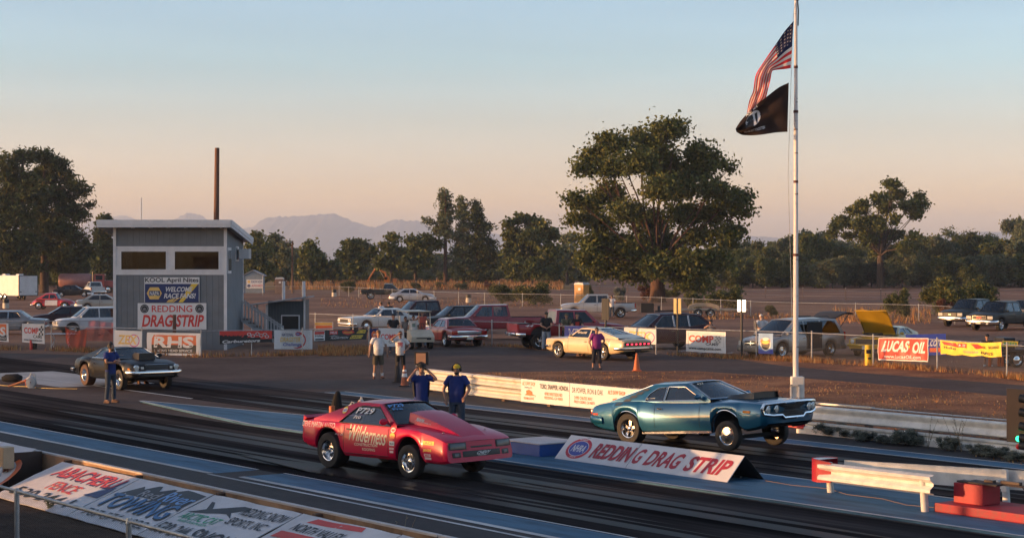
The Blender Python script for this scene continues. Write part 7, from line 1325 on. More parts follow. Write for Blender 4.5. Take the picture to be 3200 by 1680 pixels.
    if vest:
        for sg in (1, -1): g = MB(); g.tube([T(.0, sg * .165 * b, .98), T(0, sg * .178 * b, 1.15), T(.0, sg * .19 * b, 1.32)], [(.022, .085)] * 3, 8); part('side_panel', g, vest, parent=sh_ if 0 else ob)
    if print_:
        g = MB(); P0 = lambda y, z: T((.134 + .02 * belly) * b, y, z); rn = random.Random(len(label))
        for r_ in range(4): w_ = (.10, .085, .10, .07)[r_]; g.add([P0(-w_, 1.34 - .05 * r_), P0(w_, 1.345 - .05 * r_), P0(w_, 1.31 - .05 * r_), P0(-w_, 1.305 - .05 * r_)], [(0, 1, 2, 3)])
        part('shirt_print', g, print_, 0)
    g = MB(); g.tube([(0, 0, .80), (0, 0, .86), (0, 0, .93), (0, 0, .99)], [(.15 * b, .11 * b), (.17 * b, .128 * b), (.168 * b, .128 * b), (.16 * b, .12 * b)], 16)
    for sg, hp, kn, an in LG:
        e_ = an + V((0, 0, .0))
        if shorts: e_ = kn.lerp(an, max(0, shorts - 1)) if shorts >= 1 else hp.lerp(kn, shorts)
        pts = [hp + V((0, 0, .03)), hp.lerp(kn, .5)] + ([kn] if shorts == 0 or shorts > 1 else []) + [e_]; rr = [.098, .088] + ([.07] if shorts == 0 or shorts > 1 else []) + [.078 if shorts else .062]
        if shorts and shorts <= 1: rr = [.10, .098, .095]
        g.tube(pts, [r * b for r in rr], 12)
    part('trousers', g, pants)
    for sg, hp, kn, an in LG:
        g = MB(); g.tube([an + V((-.055, 0, -.05)), an + V((0, 0, -.035)), an + V((.09, sg * .015, -.05)), an + V((.17, sg * .03, -.06))], [.042, .048, .044, .028], 10); g.box(an + V((.05, sg * .012, -.083)), (.25, .085, .018)); part('shoe', g, shoes or SHOE_D)
        if socks: g = MB(); g.tube([an + V((0, 0, 0)), an + V((0, 0, .12))], [.05, .055], 10); part('sock', g, socks)
    # hair / cap
    g = MB(); g.ball((-.012, 0, .025), (.098, .083, .108), 14, 10)
    g.v = [p for p in g.v]; keep = MB(); vs = g.v; fs = [f for f in g.f if not all(vs[i][0] > .045 and vs[i][2] < .075 for i in f) and sum(vs[i][2] for i in f) / len(f) > (-.03 if short_hair else -.12)]
    keep.add(vs, fs); keep.xf(HM); part('hair', keep, hair)
    if cap:
        g = MB(); g.ball((-.005, 0, .055), (.103, .088, .075), 14, 8); g.v = [(x, y, max(z, .035)) for x, y, z in g.v]; g.prism([(.06, -.075, .04), (.13, -.06, .035), (.165, 0, .03), (.13, .06, .035), (.06, .075, .04)], (0, 0, .012)); g.xf(HM); part('cap', g, cap)
    if headset:
        for sg in (1, -1): g = MB(); g.tube([(0, sg * .08, -.005), (0, sg * .125, -.005)], [.045, .042], 12); g.xf(HM); part('ear_muff', g, BLACKM)
        g = MB(); g.tube([(0, .11 * math.cos(a), .02 + .125 * math.sin(a)) for a in [math.pi * q / 10 for q in range(11)]], .012, 6); g.tube([(.01, .1, -.03), (.08, .07, -.08), (.11, .02, -.08)], .006, 5); g.xf(HM); part('headband', g, BLACKM)
    if glasses:
        g = MB(); [g.ball((.082, sg * .033, .02), (.014, .026, .018), 8, 5) for sg in (1, -1)]; g.tube([(.0, .08, .02), (.07, .062, .022), (.09, 0, .024), (.07, -.062, .022), (0, -.08, .02)], .006, 5); g.xf(HM); part('sunglasses', g, BLACKM)
    else:
        g = MB(); [g.ball((.081, sg * .030, .012), (.010, .013, .009), 6, 4) for sg in (1, -1)]; g.xf(HM); part('eyes', g, mat('eye_dark', (.03, .02, .015), r=.3))
    if beard: g = MB(); g.ball((.045, 0, -.085), (.055, .056, .045), 10, 7); g.xf(HM); part('beard', g, beard)
    return ob
def gp(px, D): return ((px - 1600) / FPX * D, D, .008)
CROSS = (((.10, .27, 1.20), (.24, .02, 1.24)), ((.10, -.27, 1.20), (.25, -.02, 1.18)))
EARS = (((.14, .36, 1.38), (.05, .13, 1.62)), ((.16, -.34, 1.36), (.05, -.14, 1.60)))
HIPS = (((-.10, .36, 1.20), (.06, .21, 1.02)), ((.0, -.27, 1.16), (.07, -.28, .92)))
p = G(345, 1258); person('man in a blue shirt with folded arms by the black coupe', (p.x, p.y, .012), -35, 1.80, C_BLUE, C_JEAN, cap=None, headset=True, arms=CROSS, vest=C_BLACK, beard=HAIR, look=20)
p = G(1182, 1183); person('man in a white tee, olive shorts and a tan cap', (p.x, p.y, .012), -75, 1.76, C_WHITE, C_OLIVE, shorts=.98, cap=cloth('tan_cap', (.16, .10, .07)), socks=SHOE_W, belly=1.6, b=1.06, arms=(((-.02, .30, 1.17), (.03, .33, .93)), ((-.02, -.30, 1.17), (.03, -.33, .93))))
p = G(1251, 1180); person('person in a printed white tee shading the eyes with one hand', (p.x, p.y, .012), -88, 1.70, C_WHITE, C_BLACK, shoes=MATS['brown_shoe'], print_=mat('red_shirt_print', (.42, .04, .05), r=.8), arms=(((-.06, .38, 1.20), (.10, .22, 1.05)), ((.12, -.36, 1.44), (.14, -.06, 1.66))), glasses=True, belly=.6)
person('man in a blue shirt and black cap holding his ear muffs', (gp(1316, 43.7)[0], 43.7, .058), -80, 1.78, C_BLUE, C_JEAN, cap=C_BLACK, headset=True, glasses=True, arms=EARS, vest=C_BLACK)
person('man in a blue shirt with a yellow cap and headset', (gp(1428, 43.9)[0], 43.9, .058), -100, 1.74, C_BLUE, C_JEAN, cap=mat('yellow_cap', (.62, .42, .03), r=.8), headset=True, beard=HAIR, vest=C_BLACK, b=1.10, belly=1.2, arms=(((.02, .32, 1.18), (.20, .24, 1.00)), ((-.02, -.34, 1.17), (.10, -.26, .93))))
p = G(1864, 1154); person('woman in a purple blouse and dark cropped trousers', (p.x, p.y, .012), -82, 1.66, C_PURP, C_BLACKJ, shorts=1.55, shoes=BLACKM, b=1.14, belly=1.6, glasses=True, tilt=4, arms=(((-.08, .36, 1.20), (-.02, .25, 1.0)), ((.05, -.32, 1.16), (.12, -.24, .92))), short_hair=True, knee=.05)
person('man in a black tee and cap behind the men in white', gp(1229, 86), -70, 1.83, C_BLACK, C_JEAN, cap=C_BLACKJ, arms=(((.05, .28, 1.18), (.25, .10, 1.12)), ((.05, -.28, 1.18), (.24, -.12, 1.10))))
person('person in a coral tank top leaning behind the golf cart', gp(1319, 92), -95, 1.80, C_RED, C_PALEJ, cap=cloth('grey_cap', (.12, .12, .11)), arms=(((.05, .36, 1.30), (.12, .42, 1.05)), ((.05, -.36, 1.30), (.12, -.42, 1.05))), sleeve=.15, b=1.05)
person('person in a white tee with a green print behind the golf cart seat', gp(1292, 90.5), -80, 1.62, C_WHITE, C_PALEJ, print_=mat('green_shirt_print', (.05, .16, .12), r=.8))
gm = gc.matrix_basis if 0 else Matrix.Translation(gc.location) @ Matrix.Rotation(R(-68), 4, 'Z'); q = gm @ V((-.62, -.28, .32))
person('person in grey sitting at the side of the golf cart', tuple(q), -68, 1.70, C_GREY, C_BLACK, sit=True, arms=(((.1, .27, 1.2), (.32, .2, 1.12)), ((.1, -.27, 1.2), (.30, -.15, 1.05))))
person('man in a white tee and cap standing by the white sixties sedan', gp(1191, 114), 150, 1.80, C_WHITE, C_JEAN, cap=cloth('tan_cap2', (.22, .15, .10)))
person('dark haired person in black beside the white sixties sedan', gp(1215, 114.5), 100, 1.78, C_BLACK, C_JEAN)
LEAN = (((.22, .26, 1.18), (.34, .10, 1.12)), ((.22, -.26, 1.18), (.34, -.08, 1.12)))
LN = 'people leaning on the fence'
person('man in black tee and pale jeans leaning on the fence', gp(1707, 88.6), -90, 1.86, C_BLACK, C_PALEJ, arms=LEAN, tilt=10, cap=C_OLIVE, b=1.12, belly=1.5, group=LN)
person('person in a camouflage shirt leaning on the fence', gp(1768, 88.8), -75, 1.78, C_CAMO, C_BLACK, arms=LEAN, tilt=8, cap=C_CAMO, group=LN)
person('dark haired man in a printed black tee at the fence', gp(1803, 88.6), -85, 1.80, C_BLACK, C_JEAN, arms=LEAN, tilt=6, print_=REDV, group=LN)
person('man in a white shirt standing behind the silver pickup bed', gp(1912, 140), -90, 1.74, C_WHITE, C_JEAN, cap=C_OLIVE, arms=(((.1, .3, 1.25), (.25, .25, 1.2)), ((.1, -.3, 1.25), (.25, -.2, 1.2))))
pc = person('person in a black hat taking a photo over the banner', gp(2222, 83.5), -110, 1.62, C_GREY, C_BLACKJ, shorts=.9, cap=C_BLACK, sleeve=.3, arms=(((.18, .30, 1.38), (.36, .08, 1.50)), ((.18, -.30, 1.36), (.36, -.06, 1.48))))
person('white bearded man standing at the open minivan door', gp(2378, 84.6), -70, 1.84, C_WHITE, C_BLACKJ, hair=HAIRW, beard=HAIRW, glasses=True, arms=(((.1, .38, 1.34), (.25, .48, 1.40)), ((.1, -.32, 1.22), (.28, -.2, 1.16))), b=1.08, belly=1.2)
q = gp(3085, 75.6); person('seated man in black with white shoes behind the gold banner', (q[0], q[1], .0), -100, 1.78, C_BLACK, C_OLIVE, sit=True, shorts=.98, shoes=SHOE_W, cap=C_BLACKJ, glasses=True, arms=(((.12, .28, 1.18), (.34, .16, 1.10)), ((.12, -.28, 1.18), (.34, -.16, 1.10))))
def seat_in(I, x, y, label, zs=.44, **kw):
    w_ = Matrix.Translation(I['root'].location) @ Matrix.Rotation(I['root'].rotation_euler[2], 4, 'Z') @ I['PM'] @ V((x, y, zs - .45 + .0)); person(label, tuple(w_), math.degrees(I['root'].rotation_euler[2]), 1.72, C_BLACK, C_BLACK, sit='car', arms=(((.16, .26, 1.2), (.42, .2, 1.22)), ((.16, -.26, 1.2), (.42, -.2, 1.22))), **kw)
HEL = mat('dark_helmet', (.03, .03, .035), r=.3)
seat_in(cam_, -.42, .40, 'helmeted driver at the wheel of the red drag coupe', zs=.22, hair=HEL, short_hair=False)
seat_in(ply, -.28, .42, 'driver at the wheel of the teal muscle coupe', zs=.24, hair=HEL, short_hair=False)
seat_in(bc, -.30, .40, 'driver at the wheel of the black seventies coupe', zs=.20, hair=HEL, short_hair=False)
seat_in(ch, -.25, .42, 'driver at the wheel of the cream fastback', zs=.24)
seat_in(van, .55, -.45, 'passenger sitting low behind the minivan windscreen', zs=.30, hair=HAIRW)
dg = bpy.context.evaluated_depsgraph_get()
for ob, X in PEND:
    ev = bpy.data.meshes.new_from_object(ob.evaluated_get(dg)); vs = [tuple(v.co) for v in ev.vertices]; fs = [tuple(p_.vertices) for p_ in ev.polygons]
    n = len(vs); ob.modifiers.clear(); old = ob.data; m2 = bpy.data.meshes.new('person'); m2.from_pydata(vs + X.v, [], fs + [tuple(i + n for i in f) for f in X.f]); m2.materials.append(SKIN)
    m2.polygons.foreach_set('use_smooth', [True] * len(m2.polygons)); ob.data = m2; bpy.data.meshes.remove(old); bpy.data.meshes.remove(ev)
# ---------------------------------------------------------------- trees, bushes, grasses
def leafm(n, c, t=.25):
    m = bpy.data.materials.new(n); m.use_nodes = True; nn = m.node_tree; b = nn.nodes['Principled BSDF']; o = nn.nodes['Material Output']
    oi = nn.nodes.new('ShaderNodeTexCoord'); no = nn.nodes.new('ShaderNodeTexNoise'); no.inputs['Scale'].default_value = 1.3; ra = nn.nodes.new('ShaderNodeValToRGB'); ra.color_ramp.elements[0].position = .3; ra.color_ramp.elements[1].position = .7
    ra.color_ramp.elements[0].color = (*[x * .65 for x in c], 1); ra.color_ramp.elements[1].color = (*[x * 1.3 for x in c], 1); nn.links.new(oi.outputs['Object'], no.inputs[0]); nn.links.new(no.outputs['Fac'], ra.inputs[0]); nn.links.new(ra.outputs[0], b.inputs['Base Color'])
    b.inputs['Roughness'].default_value = .7; b.inputs['Specular IOR Level'].default_value = .15; tr = nn.nodes.new('ShaderNodeBsdfTranslucent'); nn.links.new(ra.outputs[0], tr.inputs[0]); mi = nn.nodes.new('ShaderNodeMixShader'); mi.inputs[0].default_value = t
    nn.links.new(b.outputs[0], mi.inputs[1]); nn.links.new(tr.outputs[0], mi.inputs[2]); nn.links.new(mi.outputs[0], o.inputs[0]); MATS[n] = m; return m
LF = {'oak': [leafm('oak_leaf', (0.112, 0.129, 0.037)), leafm('oak_leaf_dark', (0.071, 0.091, 0.030)), leafm('oak_leaf_olive', (0.156, 0.149, 0.043))],
      'pine': [leafm('pine_needle', (0.077, 0.096, 0.033)), leafm('pine_needle_dark', (0.044, 0.058, 0.023)), leafm('pine_needle_warm', (0.106, 0.099, 0.034))],
      'grey': [leafm('grey_pine_needle', (0.133, 0.158, 0.083)), leafm('grey_pine_needle_dark', (0.094, 0.116, 0.063)), leafm('grey_pine_needle_warm', (0.149, 0.140, 0.072))],
      'bush': [leafm('bush_leaf', (0.094, 0.109, 0.043)), leafm('bush_leaf_dark', (0.060, 0.074, 0.032)), leafm('bush_leaf_gold', (0.188, 0.165, 0.051))],
      'red': [leafm('red_shrub_leaf', (0.163, 0.065, 0.039)), leafm('red_shrub_leaf_dark', (0.100, 0.047, 0.031)), leafm('red_shrub_leaf_pale', (0.200, 0.100, 0.066))],
      'sage': [leafm('sage_leaf', (.22, .23, .18)), leafm('sage_leaf_dark', (.14, .15, .115)), leafm('sage_leaf_pale', (.30, .30, .25))]}
BARK = mat('tree_bark', (.085, .055, .038), r=.95, var=.5, sc_=2.5, stretch=(2, 2, .4)); BARKR = mat('reddish_bark', (.095, .05, .034), r=.95, var=.5, sc_=2.5, stretch=(2, 2, .4))
def leaves(lobes, rn, dens, ls, clump=.55, per=12, flat_=1.0, needle=False, shell=.55):
    """lobes: (center, (rx, ry, rz)); returns verts, faces, material ids"""
    vs = []; fs = []; ms = []
    for c, r in lobes:
        c = V(c); n = max(3, int(dens * (r[0] * r[1] * r[2]) ** .667))
        for _ in range(n):
            d = V((rn.gauss(0, 1), rn.gauss(0, 1), rn.gauss(0, 1))).normalized(); q = shell + (1 - shell) * rn.random() if rn.random() < .75 else rn.random(); q *= .82 + .36 * rn.random() * (rn.random() < .5)
            p = c + V((d.x * r[0], d.y * r[1], d.z * r[2])) * q; m = rn.choices((0, 1, 2), (5, 4, 2))[0]; cs = clump * rn.uniform(.6, 1.3)
            for _k in range(per):
                o = V((rn.gauss(0, .5), rn.gauss(0, .5), rn.gauss(0, .38 * flat_))) * cs; a = V((rn.gauss(0, 1), rn.gauss(0, 1), rn.gauss(0, .8))).normalized(); b_ = a.cross(V((rn.gauss(0, 1), rn.gauss(0, 1), rn.gauss(0, 1)))).normalized()
                s1 = ls * rn.uniform(.6, 1.25); s2 = s1 * (.28 if needle else .6); i = len(vs); w_ = p + o
                vs += [tuple(w_ - a * s1), tuple(w_ + b_ * s2), tuple(w_ + a * s1), tuple(w_ - b_ * s2)]; fs.append((i, i + 1, i + 2, i + 3)); ms.append(m)
    return vs, fs, ms
def crown_obj(lobes, seed, dens, ls, mats, parent, **k):
    rn = random.Random(seed); vs, fs, ms = leaves(lobes, rn, dens, ls, **k); me = bpy.data.meshes.new('crown'); me.from_pydata(vs, [], fs)
    for m in mats: me.materials.append(m)
    me.polygons.foreach_set('material_index', ms); o = bpy.data.objects.new('crown', me); return link(o, parent)
def trunk_obj(lobes, h0, r0, seed, parent, bark=BARK, fork=.3, lean=(0, 0), limbs=14, top=None, straight=False):
    rn = random.Random(seed); g = MB(); tz = h0; fk = V((lean[0], lean[1], tz * fork))
    if straight: g.tube([(0, 0, -.2), (lean[0] * .5, 0, tz * .5), (lean[0], 0, tz * .96)], [r0, r0 * .65, r0 * .12], 10)
    else: g.tube([(0, 0, -.3), (0, 0, .25), fk * .6, fk], [r0 * 1.5, r0 * 1.05, r0 * .9, r0 * .8], 12)
    L = sorted(lobes, key=lambda q: rn.random())[:limbs]
    for c, r in L:
        c = V(c)
        if straight: b_ = V((lean[0] * (c.z / tz), 0, max(.3, c.z - abs(c.x - lean[0]) * .35)))
        else: b_ = fk
        mid = b_.lerp(c, .5) + V((rn.uniform(-.08, .08), rn.uniform(-.08, .08), rn.uniform(.0, .12))) * (c - b_).length * .8; d = (c - b_).length; rr = r0 * (.22 if not straight else .13) * min(1, 2.2 * r[0] / max(.1, d) + .45)
        g.tube([b_, b_.lerp(mid, .5) + V((0, 0, .05 * d)), mid, mid.lerp(c, .6), c + V((0, 0, r[2] * .5))], [rr, rr * .8, rr * .6, rr * .42, rr * .12], 7)
        for _ in range(3):
            e = c + V((rn.uniform(-1, 1) * r[0], rn.uniform(-1, 1) * r[1], rn.uniform(-.6, 1) * r[2])) * .85; g.tube([mid.lerp(c, rn.uniform(.2, .7)), c.lerp(e, .5), e], [rr * .3, rr * .2, rr * .06], 5)
    return g.build('trunk', bark, parent, smooth=60)
def px_tree(name, label, lob, off, sc__, D, basepx, kind, r0, seed, dens, ls, depth=.8, cat='tree', bark=BARK, fork=.25, limbs=16, straight=False, lean=(0, 0), group=None, dd=1.0, **k):
    bx = (basepx - 1600) / FPX * D; t = thing(name, label, cat, (bx, D, 0), 0, group); rn = random.Random(seed); u = D / FPX; L = []
    cx = sum(l[0] for l in lob) / len(lob); hwid = max(abs(l[0] - cx) for l in lob) + 1
    for (x, y, rx, ry) in lob:
        tx, ty = off[0] + x / sc__, off[1] + y / sc__; rx, ry = rx / sc__ * u, ry / sc__ * u; e = math.sqrt(max(.05, 1 - ((x - cx) / hwid) ** 2)); half = hwid / sc__ * u * depth * e
        for s in range(2 if dd > 1 else 1): L.append((((tx - 1600) * u - bx, rn.uniform(-1, 1) * half, H - (ty - YH) * u), (rx, (rx + ry) / 2 * .9, ry)))
    crown_obj(L, seed, dens, ls, LF[kind], t, **k); trunk_obj(L, max(c[2] + r[2] for c, r in L), r0, seed, t, bark, fork, lean, limbs, straight=straight); return t
Z4, Z5, Z1, Z6 = (1700, 350), (2450, 500), (0, 440), (700, 550)
OAK = [(850, 130, 120, 75), (940, 110, 70, 55), (700, 140, 60, 50), (500, 230, 120, 80), (430, 190, 60, 40), (350, 310, 90, 70), (270, 410, 70, 45), (760, 240, 140, 100), (1100, 290, 110, 75), (1200, 340, 80, 60), (1280, 395, 50, 30), (450, 400, 140, 80), (650, 370, 130, 90), (880, 370, 150, 110), (1080, 420, 140, 80), (230, 620, 80, 45), (330, 650, 120, 60), (480, 560, 120, 80), (230, 755, 80, 40), (400, 780, 130, 70), (560, 700, 120, 80), (780, 560, 120, 110), (960, 540, 140, 90), (1150, 560, 130, 70), (1290, 620, 120, 60), (1400, 590, 45, 40), (1370, 700, 85, 45), (1180, 720, 130, 70), (980, 720, 140, 90), (780, 760, 130, 110), (330, 920, 100, 70), (480, 930, 140, 90), (650, 950, 150, 110), (860, 940, 150, 100), (1080, 880, 130, 70), (1250, 850, 110, 45), (1370, 840, 70, 50), (1330, 920, 60, 50), (400, 1080, 110, 80), (580, 1090, 140, 90), (780, 1080, 110, 90), (1000, 1060, 140, 90), (1180, 1040, 140, 90), (290, 1020, 80, 55), (700, 1150, 120, 50), (1000, 1180, 120, 80), (1130, 1220, 90, 60)]
px_tree('oak_tree', 'huge spreading oak left of the flagpole', OAK, Z4, 2.254, 196, 2055, 'oak', .85, 11, 50, .23, depth=.75, bark=BARKR, fork=.16, limbs=30, per=16, clump=1.1, shell=.3)
OAK2 = [(1010, 230, 85, 45), (1050, 330, 100, 50), (1120, 310, 60, 40), (860, 370, 90, 45), (700, 420, 75, 35), (680, 480, 110, 55), (1180, 430, 140, 60), (1000, 440, 90, 55), (1290, 340, 55, 45), (1325, 405, 35, 28), (1240, 510, 50, 50), (580, 570, 110, 50), (470, 630, 70, 45), (445, 695, 45, 32), (700, 600, 120, 60), (900, 560, 100, 55), (980, 560, 60, 45), (1080, 700, 110, 55), (1170, 715, 55, 55), (900, 720, 140, 80), (750, 720, 110, 60), (600, 710, 70, 32), (950, 850, 140, 70), (1100, 820, 100, 60), (850, 620, 60, 60), (1000, 900, 130, 60)]
px_tree('oak_tree', 'lopsided oak leaning right above the right hand woods', OAK2, Z5, 3.004, 305, 2752, 'oak', .7, 12, 32, .30, depth=.6, fork=.30, limbs=24, per=15, clump=.9, shell=.35)
LP1 = [(60, 150, 80, 90), (130, 95, 90, 50), (100, 240, 140, 80), (60, 330, 130, 90), (20, 450, 110, 110), (130, 450, 120, 90), (60, 600, 150, 110), (160, 620, 120, 90), (60, 730, 140, 70), (190, 300, 110, 80), (170, 760, 120, 50)]
LP2 = [(270, 95, 95, 45), (320, 150, 100, 70), (400, 220, 55, 55), (260, 210, 110, 80), (470, 265, 55, 35), (520, 305, 45, 25), (380, 320, 130, 70), (540, 385, 35, 25), (280, 350, 130, 90), (420, 430, 110, 70), (490, 465, 50, 35), (260, 490, 140, 100), (370, 540, 130, 85), (470, 580, 80, 60), (300, 640, 150, 90), (420, 690, 120, 70), (530, 660, 70, 50), (350, 760, 130, 40), (230, 600, 110, 90)]
PG = 'big pines at the left edge'
px_tree('pine_tree', 'big dark pine cut off at the left edge', LP1, Z1, 1.931, 252, 72, 'pine', .6, 13, 26, .40, depth=.8, straight=True, limbs=11, per=12, clump=.75, needle=True, group=PG)
px_tree('pine_tree', 'big dark rounded pine standing over the red and white car', LP2, Z1, 1.931, 258, 138, 'pine', .65, 14, 26, .40, depth=.7, straight=True, limbs=18, per=12, clump=.75, needle=True, group=PG)
PN1 = [(1605, 115, 26, 26), (1615, 155, 48, 38), (1620, 210, 58, 40), (1630, 275, 60, 40), (1640, 335, 62, 34), (1500, 330, 45, 14), (1475, 318, 18, 10), (1560, 365, 55, 16), (1600, 400, 66, 26), (1650, 430, 55, 34), (1565, 420, 40, 16), (1600, 300, 40, 40)]
PN2 = [(1735, 165, 24, 22), (1745, 220, 42, 40), (1740, 290, 55, 45), (1770, 370, 75, 50), (1750, 450, 85, 50), (1730, 540, 100, 60), (1750, 640, 110, 70), (1740, 720, 90, 40)]
PN3 = [(1840, 200, 28, 24), (1845, 245, 46, 36), (1850, 300, 65, 44), (1880, 370, 75, 45), (1940, 385, 28, 26), (1880, 450, 85, 45), (1960, 490, 36, 28), (1890, 540, 105, 60), (1900, 640, 105, 70), (1860, 730, 110, 45), (1960, 600, 60, 40)]
for i, (lb, L_, b_) in enumerate((('tall slim grey pine with a bare lower trunk', PN1, 1392), ('grey pine close beside the tall slim pine', PN2, 1447), ('broad pointed grey pine right of the pine pair', PN3, 1493))):
    px_tree('pine_tree', lb, L_, Z6, 2.342, 318, b_, 'grey' if i < 2 else 'pine', .42, 20 + i, 24, .42, depth=.7, straight=True, limbs=12, per=14, clump=.8, needle=True, bark=BARKR, group='grey pines behind the far cars', lean=((1605 - 1392 * 0) * 0, 0))
MID = [('dark leafy tree just right of the tower roof', [(250, 440, 50, 30), (230, 510, 90, 60), (200, 600, 90, 90), (290, 560, 70, 70), (250, 680, 120, 60)], 800, 'oak', 320), ('pale grey tree behind the dark tree by the tower', [(370, 455, 50, 25), (380, 520, 70, 60), (390, 620, 80, 80), (370, 700, 90, 50)], 862, 'grey', 335), ('slim grey tree beside the light pole', [(455, 510, 30, 30), (455, 590, 45, 70), (455, 690, 60, 60)], 893, 'grey', 325),
    ('cone shaped tree right of the light pole', [(630, 500, 35, 30), (625, 560, 65, 50), (640, 630, 100, 60), (640, 700, 115, 70), (690, 620, 60, 60)], 972, 'oak', 300), ('small round tree in the gap right of the cone tree', [(790, 660, 50, 40), (800, 710, 60, 40)], 1040, 'bush', 300), ('wide dark tree left of the excavator', [(930, 510, 70, 40), (1000, 500, 60, 40), (900, 580, 80, 60), (1000, 590, 100, 70), (1070, 560, 60, 50), (950, 670, 100, 60)], 1112, 'oak', 322), ('slender tree directly behind the excavator boom', [(1230, 450, 50, 32), (1200, 520, 60, 40), (1260, 560, 60, 40), (1230, 640, 70, 60), (1150, 620, 50, 60)], 1222, 'oak', 318), ('forked tree with pale stems right of the excavator', [(1390, 470, 60, 36), (1490, 455, 45, 32), (1450, 530, 90, 45), (1560, 500, 45, 30), (1360, 560, 70, 45), (1450, 620, 90, 60), (1340, 640, 60, 60)], 1298, 'oak', 318),
    ('tall leafy tree right of the grey pines', [(2180, 310, 60, 40), (2090, 350, 55, 35), (2250, 340, 50, 50), (2330, 350, 50, 40), (2120, 430, 90, 60), (2250, 440, 100, 60), (2370, 440, 80, 50), (2400, 400, 40, 30), (2110, 540, 100, 80), (2240, 560, 120, 80), (2380, 560, 100, 70), (2130, 660, 110, 80), (2270, 680, 120, 70), (2400, 660, 90, 70)], 1662, 'oak', 312), ('grey tree between the leafy tree and the huge oak', [(2500, 460, 60, 35), (2560, 450, 50, 30), (2500, 550, 90, 60), (2560, 640, 90, 80)], 1772, 'grey', 345),
    ('thin pine behind the left corner of the tower', [(700 * 1.213 - 850, 0, 1, 1)] and [(-860, 300, 40, 20), (-870, 350, 70, 40), (-880, 420, 80, 60), (-870, 500, 90, 60), (-880, 600, 100, 80), (-870, 690, 100, 60)], 330, 'pine', 290)]
for i, (lb, L_, b_, kd, D) in enumerate(MID): px_tree('tree', lb, L_, Z6, 2.342, D, b_, kd, .3, 40 + i, 30, .36, depth=.6, limbs=8, per=13, clump=.9, shell=.35, group='trees along the far field')
# woods on the right and gaps: prototypes, copied
def proto(kind, seed, shape):
    rn = random.Random(seed); L = []
    if shape == 'round': L = [((rn.uniform(-.34, .34), rn.uniform(-.34, .34), rn.uniform(.16, .88)), (rn.uniform(.13, .23),) * 2 + (rn.uniform(.09, .15),)) for _ in range(20)] + [((0, 0, .93), (.12, .12, .06))]
    elif shape == 'cone': L = [((rn.uniform(-.1, .1), rn.uniform(-.1, .1), .20 + .09 * q), (.24 * (1 - q / 10) + .035,) * 2 + (.07,)) for q in range(9)]
    else: L = [((rn.uniform(-.42, .42), rn.uniform(-.42, .42), rn.uniform(.25, .68)), (rn.uniform(.14, .26),) * 2 + (rn.uniform(.14, .26),)) for _ in range(12)]
    S = 10.0 if shape != 'bush' else 3.0; L = [(tuple(S * q for q in c), tuple(S * q for q in r)) for c, r in L]
    nm = {'round': 'tree', 'cone': 'conifer', 'bush': 'bush'}[shape]; t = bpy.data.objects.new(nm, None); link(t)
    if shape == 'bush': crown_obj(L, seed, 110, .11, LF[kind], t, per=16, clump=.34, shell=.4); trunk_obj(L, 2.0, .06, seed, t, fork=.1, limbs=8)
    else: crown_obj(L, seed, 30, .34, LF[kind], t, per=13, clump=.85, needle=shape == 'cone', shell=.4); trunk_obj(L, 10, .2, seed, t, straight=shape == 'cone', limbs=6)
    t['h'] = S; return t
PROT = {}
for i, (k, kd, s) in enumerate((('o1', 'oak', 'round'), ('o2', 'oak', 'round'), ('g1', 'grey', 'round'), ('c1', 'grey', 'cone'), ('c2', 'pine', 'cone'), ('r1', 'red', 'round'), ('b1', 'bush', 'bush'), ('b2', 'bush', 'bush'), ('br', 'red', 'bush'), ('bs', 'sage', 'bush'))): PROT[k] = (proto(kd, 70 + i, s), [0])
def place(k, px, D, hpx, wfac, label, cat, group, rn, base=None):
    p0, used = PROT[k]; o = p0 if not used[0] else copy_tree(p0); used[0] = 1; u = D / FPX; hm = hpx * u; s = hm / (10.0 if k[0] != 'b' else 2.55)
    o.location = ((px - 1600) * u, D, 0); o.rotation_euler = (0, 0, rn.uniform(0, 6.28)); o.scale = (s * wfac, s * wfac, s); tag(o, label, cat, group); return o
rn = random.Random(5); WG = 'trees of the woods behind the dirt road'
LBW = {'o': 'dark green bushy tree standing in the right hand woods', 'g': 'pale grey green tree standing in the right hand woods', 'c': 'pointed conifer standing in the right hand woods', 'r': 'reddish bare looking tree in the woods'}
spec = [(2362, 752, 'c2'), (2395, 775, 'o1'), (2420, 765, 'g1'), (2455, 737, 'c1'), (2478, 745, 'o2'), (2520, 724, 'g1'), (2540, 735, 'o1'), (2562, 748, 'o2'), (2610, 762, 'g1'), (2640, 775, 'o1'), (2690, 790, 'o2'), (2735, 790, 'g1'), (2800, 770, 'o1'), (2838, 762, 'g1'), (2878, 738, 'g1'), (2925, 739, 'g1'), (2960, 760, 'o2'), (2990, 713, 'c1'), (3035, 721, 'c2'), (3055, 740, 'o1'), (3088, 735, 'g1'), (3135, 752, 'o2'), (3170, 745, 'g1'), (3205, 760, 'o1'), (3240, 750, 'o2'), (2810, 800, 'r1'), (2330, 780, 'o1'), (2300, 790, 'g1'), (2260, 800, 'o2')]
for i, (px, ty, k) in enumerate(spec): D = rn.uniform(325, 350); place(k, px, D, gy(D) - ty, rn.uniform(.75, 1.1) if k[0] != 'c' else 1.1, LBW[k[0]], 'tree', WG, rn)
for i in range(48):
    px = 2230 + i * 31 + rn.uniform(-8, 8); D = rn.uniform(300, 322); k = rn.choice(['o1', 'o2', 'g1', 'o1']); place(k, px, D, rn.uniform(62, 105), 1.15, LBW[k[0]], 'tree', WG, rn)
for i in range(42):
    px = 2230 + i * 36 + rn.uniform(-8, 8); D = rn.uniform(385, 440); k = rn.choice(['o1', 'o2', 'g1', 'c1']); place(k, px, D, rn.uniform(98, 128), 1.0, LBW[k[0]], 'tree', WG, rn)
